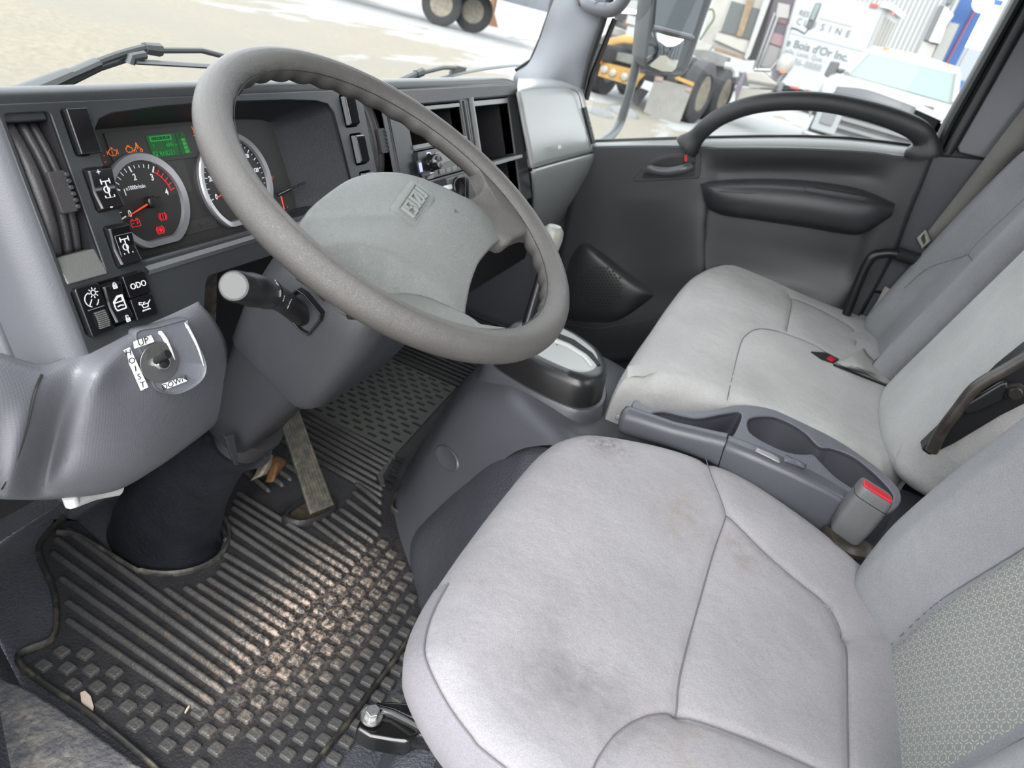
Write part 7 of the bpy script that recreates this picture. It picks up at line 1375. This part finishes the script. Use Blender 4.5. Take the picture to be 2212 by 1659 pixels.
m = MB(); m.box(hl.lerp(hr, .5)-pf*1.6-UZ*.75, pf*1.5, ps*.85, UZ*.2); mk('chassis', m, dkst, pk)
for s, e in ((-1, hl), (1, hr)): c = e+ps*s*.17-pf*.55; c.z = g0+.40; wheel_parts(pk, c, ps*s, .40, .26)
for s, e in ((-1, hl), (1, hr)): c = e+ps*s*.12-pf*4.1; c.z = g0+.40; wheel_parts(pk, c, ps*s, .40, .26)
m = MB(); m.box(hl.lerp(hr, .5)-pf*4.6-UZ*.15, pf*1.15, ps*.95, UZ*.30); mk('cargo_bed', m, white_pt, pk, bevel=.03)
q = [Q(c3(*p), kx+.1) for p in ((1410, 725), (1520, 745), (1500, 800), (1440, 930), (1400, 945), (1325, 900), (1330, 880))]; m = MB(); m.loft([[p-pf*.12 for p in q], q]); mm_ = mk('door_mirror', m, plasg, pk, bevel=.02); m = MB(); m.tube([Q(c3(1480, 840), kx+.2), Q(c3(1590, 865), kx+.3)], .04, 8); mk('mirror_arm', m, plasg, pk)
q = [Q(c1(*p), kx+.1) for p in ((1390, 1250), (1440, 1260), (1440, 1370), (1390, 1370), (1330, 1350), (1330, 1290))]; m = MB(); m.loft([[p-pf*.12 for p in q], q]); mk('door_mirror', m, plasg, pk, bevel=.02)
m = MB()
for i in range(3):
    for j in range(5 if i else 8): m.box(Q(c1(950+j*(18 if i == 0 else 30), 1270+i*32+j*4), kx-.9)+UZ*.01, ps*.02, pf*.004, UZ*.014)
mk('hood_marks', m, ltr, pk, smooth=False)
# ---- buildings
def block(nm, lbl, cat, corners, xx, depth, mat_):
    r = thing(nm, lbl, cat, V((xx, corners[0][1], gz(xx, 0))))
    return r
wb_ = thing('corrugated_building', 'white corrugated metal building at the back right', 'building', V((45, -3, -.45)))
wmat = MATO('white_corrugated_sheet', (.55, .56, .56), .5)
yl, yr = Q((1850, 20), 45).y, Q((2044, 60), 45).y
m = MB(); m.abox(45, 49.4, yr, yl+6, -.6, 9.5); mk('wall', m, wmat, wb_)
n = 26
for i in range(n):
    y = yr+(yl+1.5-yr)*(i+.5)/n; m = MB(); m.abox(44.90, 45.02, y-.06, y+.06, -.5, 9.5); mk('wall_rib', m, wmat, wb_, smooth=False)
q = [Q(c1(*p), 44.6) for p in ((1170, 60), (1220, 75), (1030, 490), (980, 475))]; m = MB(); m.loft([[p+V((.3, 0, 0)) for p in q], q]); mk('dock_seal', m, MATO('dark_grey_louvre', (.16, .17, .18), .6), wb_, smooth=False)
q = [Q(c1(*p), 44.5) for p in ((1225, 70), (1330, 180), (1250, 290), (1160, 520), (1060, 500), (1030, 490))]; m = MB(); m.loft([[p+V((.3, 0, 0)) for p in q], q]); mk('white_unit', m, MATO('white_unit', (.82, .82, .78), .5), wb_, smooth=False)
q = [Q(c1(*p), 44.7) for p in ((1265, -20), (1330, -20), (1300, 50), (1245, 40))]; m = MB(); m.loft([[p+V((.3, 0, 0)) for p in q], q]); mk('dark_light', m, bpy.data.materials['dark_grey_louvre'], wb_, smooth=False)
q = [Q(c1(*p), 44.7) for p in ((960, 490), (1120, 540), (1030, 760), (850, 720))]; m = MB(); m.loft([[p+V((.3, 0, 0)) for p in q], q]); mk('lower_panel', m, MATO('beige_panel', (.58, .57, .53), .6), wb_, smooth=False)
q = [Q(c1(*p), 44.8) for p in ((1275, 262), (1398, 290), (1170, 780), (1040, 740))]; m = MB(); m.loft([[p+V((.3, 0, 0)) for p in q], q]); mk('grey_door', m, MATO('grey_door_panel', (.45, .45, .44), .6), wb_, smooth=False)
bb_ = thing('blue_building', 'bright blue corrugated building with a red stripe beside the white one', 'building', V((50, -5.5, -.45)))
bmat = MATO('blue_corrugated_sheet', (.05, .17, .52), .5)
yl, yr = Q(c1(1380, 60), 50).y, Q(c1(1530, 430), 50).y
m = MB(); m.abox(50, 62, yr, yl+2.5, -.6, 7.2); mk('wall', m, bmat, bb_)
for i in range(14): y = yr+(yl+.8-yr)*(i+.5)/14; m = MB(); m.abox(49.92, 50.02, y-.07, y+.07, -.5, 7.2); mk('wall_rib', m, bmat, bb_, smooth=False)
m = MB(); m.tube([Q(c1(1625, 45), 49.8), Q(c1(1440, 380), 49.8), Q(c1(1235, 760), 49.8)], .05, 6); mk('red_stripe', m, MATO('red_stripe', (.55, .12, .16), .5), bb_)
lp_ = thing('yard_lamp', 'bright floodlight on a thin pole above the blue building', 'lamp', V((48, -5.9, 0)))
pA, pB = Q(c1(1810, 0), 48), Q(c1(1350, 830), 48); m = MB(); m.tube([V((pA.x, pB.y, gz(48, -6))), V((pA.x, pA.y, pA.z))], .04, 8); mk('pole', m, MATO('tan_pole', (.5, .45, .36), .6), lp_)
c = Q(c1(1680, 25), 48); m = MB(); m.lathe([(0, .25), (.45, .2), (.5, 0), (.3, -.1), (0, -.1)], (c, V((0, 1, 0)), UZ, V((-1, 0, 0))), 20); mk('lamp_head', m, MATO('lit_floodlight', (.9, .9, .85), .4, emit=(1, 1, .92), es=1.5), lp_)
m = MB(); m.abox(47.9, 48.1, c.y-.9, c.y-.35, c.z+.0, c.z+.25); mk('blue_bracket', m, bmat, lp_)
fb_2 = thing('distant_blue_shed', 'pale grey-blue low shed far behind the pickup', 'building', V((70, -9, -.45)))
y0, y1 = Q(c1(1500, 600), 70).y, Q(c1(1900, 600), 70).y; z1_ = Q(c1(1560, 580), 70).z
m = MB(); m.abox(70, 78, y1-3, y0+.2, -.6, z1_); mk('wall', m, MATO('pale_blue_wall', (.50, .54, .60), .6), fb_2); m = MB(); m.abox(69.9, 70, y0-1.1, y0-.1, -.5, Q(c1(1480, 975), 70).z); mk('blue_doorway', m, bmat, fb_2)
m = MB(); m.tube([V((pA.x, pB.y, Q(c1(1580, 450), 48).z)), Q(c1(1700, 475), 65), Q(c1(1830, 485), 65), Q(c1(2000, 480), 65)], .03, 6); mk('overhead_wire', m, MATO('pale_wire', (.5, .5, .5), .6), lp_)
lad = thing('ladder_rack', 'grey lattice ladder rack beside the far pillar seal', 'rack', V((30, -4.3, -.45)))
a, b_ = Q(c1(1690, 730), 30), Q(c1(1500, 1060), 30); m = MB(); m.tube([a, b_], .03, 6); d_ = V((0, -.25, 0)); m.tube([a+d_, b_+d_], .03, 6)
for i in range(8): m.tube([a.lerp(b_, i/7), a.lerp(b_, i/7)+d_], .025, 6)
m.tube([b_, V((b_.x, b_.y, -.45))], .03, 6); m.tube([b_+d_, V((b_.x, b_.y-.25, -.45))], .03, 6); mk('lattice', m, greyst, lad)
# ---- trailers seen through the windscreen
tl_ = thing('flatbed_trailer', 'dark trailer with two cream-hubbed wheels across the yard', 'trailer', V((18, 9, -.42)))
c4 = lambda x, y: (840+x/5.53, y/5.53)
ta = V((.42, -1.07, 0)).normalized(); tn_ = V((-1.07, -.42, 0)).normalized()
for p in ((585, 305), (960, 385)):
    h = P(*c4(*p), 'z', -.42); c = h+UZ*.53; wheel_parts(tl_, c, tn_, .54, .28)
h1 = P(*c4(585, 305), 'z', -.42)
m = MB(); m.box(h1-ta*6.2-tn_*.6+UZ*1.15, ta*9, tn_*1.1, UZ*.16); m.box(h1-ta*4.4-tn_*.2+UZ*.62, ta*3.2, tn_*.12, UZ*.22); m.box(h1-ta*9-tn_*.6+UZ*.5, ta*4, tn_*.15, UZ*.3); mk('frame_rail', m, MATO('slate_trailer_steel', (.16, .18, .21), .6, var=(2, .2)), tl_)
m = MB(); m.box(h1-ta*2.1+tn_*.1+UZ*.78, ta*.5, tn_*.08, UZ*.12); m.box(h1-ta*1.3+tn_*.1+UZ*.8, ta*.35, tn_*.08, UZ*.12); mk('side_lamp_box', m, MATO('pale_box', (.45, .46, .45), .5), tl_)
ho = P(*c4(1200, 300), 'z', -.42); m = MB(); m.tube([ho+UZ*.35, ho+UZ*1.6+tn_*-.1], .14, 8, sq=(1, .8)); m.loft([[ho+ta*x*1.0+tn_*y for x, y in ((-.32, -.2), (.32, -.2), (.32, .2), (-.32, .2))], [ho+UZ*.42+ta*x+tn_*y for x, y in ((-.1, -.1), (.1, -.1), (.1, .1), (-.1, .1))]]); mk('landing_leg', m, MATO('rusty_brown_leg', (.26, .13, .06), .8, var=(4, .3)), tl_)
fr3 = thing('far_red_lamp_truck', 'rear corner of a far truck with red lamps at the pillar', 'truck', P(1165, 57, 'z', -.42))
h2 = P(1168, 57, 'z', -.42); c = h2+UZ*.95; k_ = (h2-CAMP).length/32
m = MB(); fr_ = (c, UZ, UZ.cross(V((-1, -.35, 0)).normalized()), V((-1, -.35, 0)).normalized())
ax_ = V((-.45, .9, 0)).normalized(); wheel_parts(fr3, h2+UZ*1.0+V((0, -1.2, 0)), V((-.9, -.45, 0)).normalized(), .95, 1.0)
m = MB(); m.box(h2+UZ*2.15+V((0, -2.2, 0)), V((.3, 0, 0)), V((0, 2.6, 0)), V((0, 0, .18))); mk('tail_board', m, greyst, fr3); m = MB(); m.box(h2+UZ*2.2+V((-.35, -.1, 0)), V((.05, 0, 0)), V((0, .5, 0)), V((0, 0, .16))); m.box(h2+UZ*2.2+V((-.35, -2.2, 0)), V((.05, 0, 0)), V((0, .5, 0)), V((0, 0, .16))); mk('red_lamp', m, redl, fr3)
# snow banks by the tractor truck
snow = MATO('old_snow', (.29, .30, .31), .8, var=(2, .08), grain=(8, .05))
random.seed(3)
for i, (x, y, s) in enumerate(((1345, 250, .30), (1300, 222, .26))):
    c = P(x, y, 'x', 11.6-i*.8); c.z = gz(c.x, c.y); m = MB(); m.lathe([(s, -.1), (s*.85, s*.12), (s*.5, s*.30), (s*.15, s*.38), (0, s*.38)], (c, V((1, .2, 0)), V((0, 1.2, 0)), UZ), 14)
    for v in m.v: v += V((random.uniform(-.08, .08), random.uniform(-.08, .08), random.uniform(-.03, .03)))*s
    props(mk('snow_heap', m, snow, sub=1), ('snow heap beside the pale mud flap', 'small snow heap under the yellow light bar')[i], 'snow', 'snow heaps by the tractor truck')
# ================================================================== own side mirror and wipers
sm2 = thing('side_mirror', 'grey truck side mirror with two glasses on a bent stay', 'mirror', P(1440, 130, 'x', 1.62))
mnr = V((-.62, -.78, .03)).normalized(); mO = P(1440, 70, 'x', 1.62)
def MP(x, y, w=0): return PL(x, y, mO+mnr*w, mnr)
out_ = [MP(*p) for p in ((1408, -90), (1550, -90), (1545, -30), (1520, 40), (1482, 150), (1470, 163), (1452, 166), (1415, 158), (1398, 152), (1388, 135), (1395, 70), (1404, 0))]
oc = sum(out_, V())/len(out_)
m = MB(); m.loft([[oc+(p-oc)*.86+mnr*-.001 for p in out_], [oc+(p-oc)*.93+mnr*.012 for p in out_], [p+mnr*.008 for p in out_], [oc+(p-oc)*1.0-mnr*.03 for p in out_], [oc+(p-oc)*.85-mnr*.075 for p in out_]]); mk('housing', m, MAT('mirror_housing_grey', (.12, .125, .135), .42), sm2, ang=50)
mirm = MAT('mirror_glass', (.82, .85, .86), .02, metal=1)
def mg(pts, nm):
    q = [MP(*p, .012) for p in pts]; m = MB(); m.loft([[p-mnr*.01 for p in q], q]); return mk(nm, m, mirm, sm2, smooth=False)
mg([(1424, -60), (1535, -60), (1520, 0), (1495, 80), (1414, 58)], 'upper_glass')
lowq = [MP(*p, .011) for p in ((1408, 68), (1440, 73), (1476, 82), (1478, 92), (1460, 148), (1452, 155), (1430, 154), (1400, 142), (1396, 132), (1402, 90))]; lc = sum(lowq, V())/len(lowq)
m = MB(); m.loft([[lc+(p-lc)*k+mnr*z for p in lowq] for k, z in ((1, 0), (.8, .0035), (.6, .006), (.4, .008), (.2, .009), (.02, .0092))], True, False); mk('wide_glass', m, mirm, sm2, ang=80)
m = MB(); m.tube([MP(1410, 60, .014), MP(1497, 82, .014)], .008, 8); mk('divider', m, MAT('divider_grey', (.10, .10, .11), .4), sm2)
m = MB(); m.tube(cat_rom([P(1420, -90, 'x', 1.66), P(1400, 0, 'x', 1.66), P(1385, 80, 'x', 1.66), P(1376, 130, 'x', 1.66), P(1362, 190, 'x', 1.66), P(1348, 240, 'x', 1.66), P(1338, 268, 'x', 1.65), P(1322, 290, 'x', 1.60), P(1298, 308, 'x', 1.52), P(1280, 322, 'x', 1.45)], 5), .0145, 12); mk('stay_bar', m, MAT('stay_bar_grey', (.15, .16, .17), .4), sm2)
wpm = MAT('wiper_grey', (.065, .068, .072), .5)
def YW(x, y, v=.60): return P(x, y, 'y', v)
w1 = thing('wiper', 'grey wiper with bent arm parked above the dashboard left', 'wiper', YW(60, 205), 'windscreen wipers')
m = MB(); m.tube([YW(-10, 222, .60), YW(75, 190), YW(150, 158)], [.013, .013, .010], 8, sq=(.7, 1.3)); m.tube([YW(140, 165), YW(210, 134)], .0085, 8, sq=(.7, 1.3)); m.tube(cat_rom([YW(205, 137), YW(260, 117), YW(310, 104), YW(330, 106)], 4), .0058, 8); m.tube([YW(312, 104), YW(345, 108)], [.0085, .010], 8); m.tube([YW(330, 109), YW(390, 109), YW(435, 109), YW(505, 127)], .0045, 8); mk('arm', m, wpm, w1)
m = MB(); m.tube([YW(90, 205, .605), YW(150, 180, .605), YW(215, 148, .605), YW(285, 125, .605)], .0042, 8); mk('spring_rod', m, wpm, w1); m = MB(); m.tube([YW(205, 151, .603), YW(300, 113, .603)], .0014, 6); mk('bright_rod', m, chrome, w1)
m = MB(); m.tube([YW(287, 133, .59), YW(390, 139, .59), YW(520, 147, .59)], .0075, 8, sq=(.5, 1.4)); bl = mk('blade', m, MAT('blade_grey', (.10, .105, .11), .5), w1); m = MB(); m.tube([YW(291, 132, .588), YW(520, 144, .588)], .0012, 6); m.tube([YW(291, 137, .588), YW(520, 151, .588)], .0014, 6); mk('blade_rubber', m, black, bl)
m = MB(); m.tube([YW(281, 138, .588), YW(284, 124, .588), YW(312, 119, .588)], .0068, 8); mk('end_clip', m, wpm, w1)
w2 = thing('wiper', 'grey wiper at the right foot of the windscreen', 'wiper', YW(860, 182), 'windscreen wipers')
m = MB(); m.tube([YW(845, 190), YW(870, 175), YW(905, 157)], [.012, .011, .008], 8); m.tube([YW(900, 160), YW(958, 146), YW(982, 146)], .0058, 8); m.tube([YW(898, 161), YW(912, 155)], .011, 8); mk('arm', m, wpm, w2)
q = [YW(976, 162), YW(980, 148), YW(990, 142), YW(1010, 146), YW(1008, 152)]; m = MB(); m.loft([q, [p+V((0, .012, 0)) for p in q]]); mk('pivot_bracket', m, wpm, w2, bevel=.003)
m = MB(); m.tube(cat_rom([YW(915, 183), YW(970, 164), YW(1030, 151), YW(1080, 144), YW(1125, 140)], 4), [.004]+[.008]*15+[.006], 8, sq=(.5, 1.2)); mk('blade', m, MAT('blade_grey_two', (.085, .09, .09), .5), w2)
wh = thing('mirror_backdrop', 'dark slate wall with white posts added for the side mirror reflection', 'building', V((6, -26, -.42)))  # invented dark backdrop, there only to be reflected in the side mirror
m = MB(); m.abox(-8, 22, -30, -26, -.5, 7); mk('wall', m, MATO('slate_sheet', (.17, .19, .20), .6), wh)
for k in range(9): m = MB(); m.abox(-6+3.2*k, -5.5+3.2*k, -26.2, -26, -.5, 5.5); mk('post', m, white_pt, wh, smooth=False)
finish_curves()
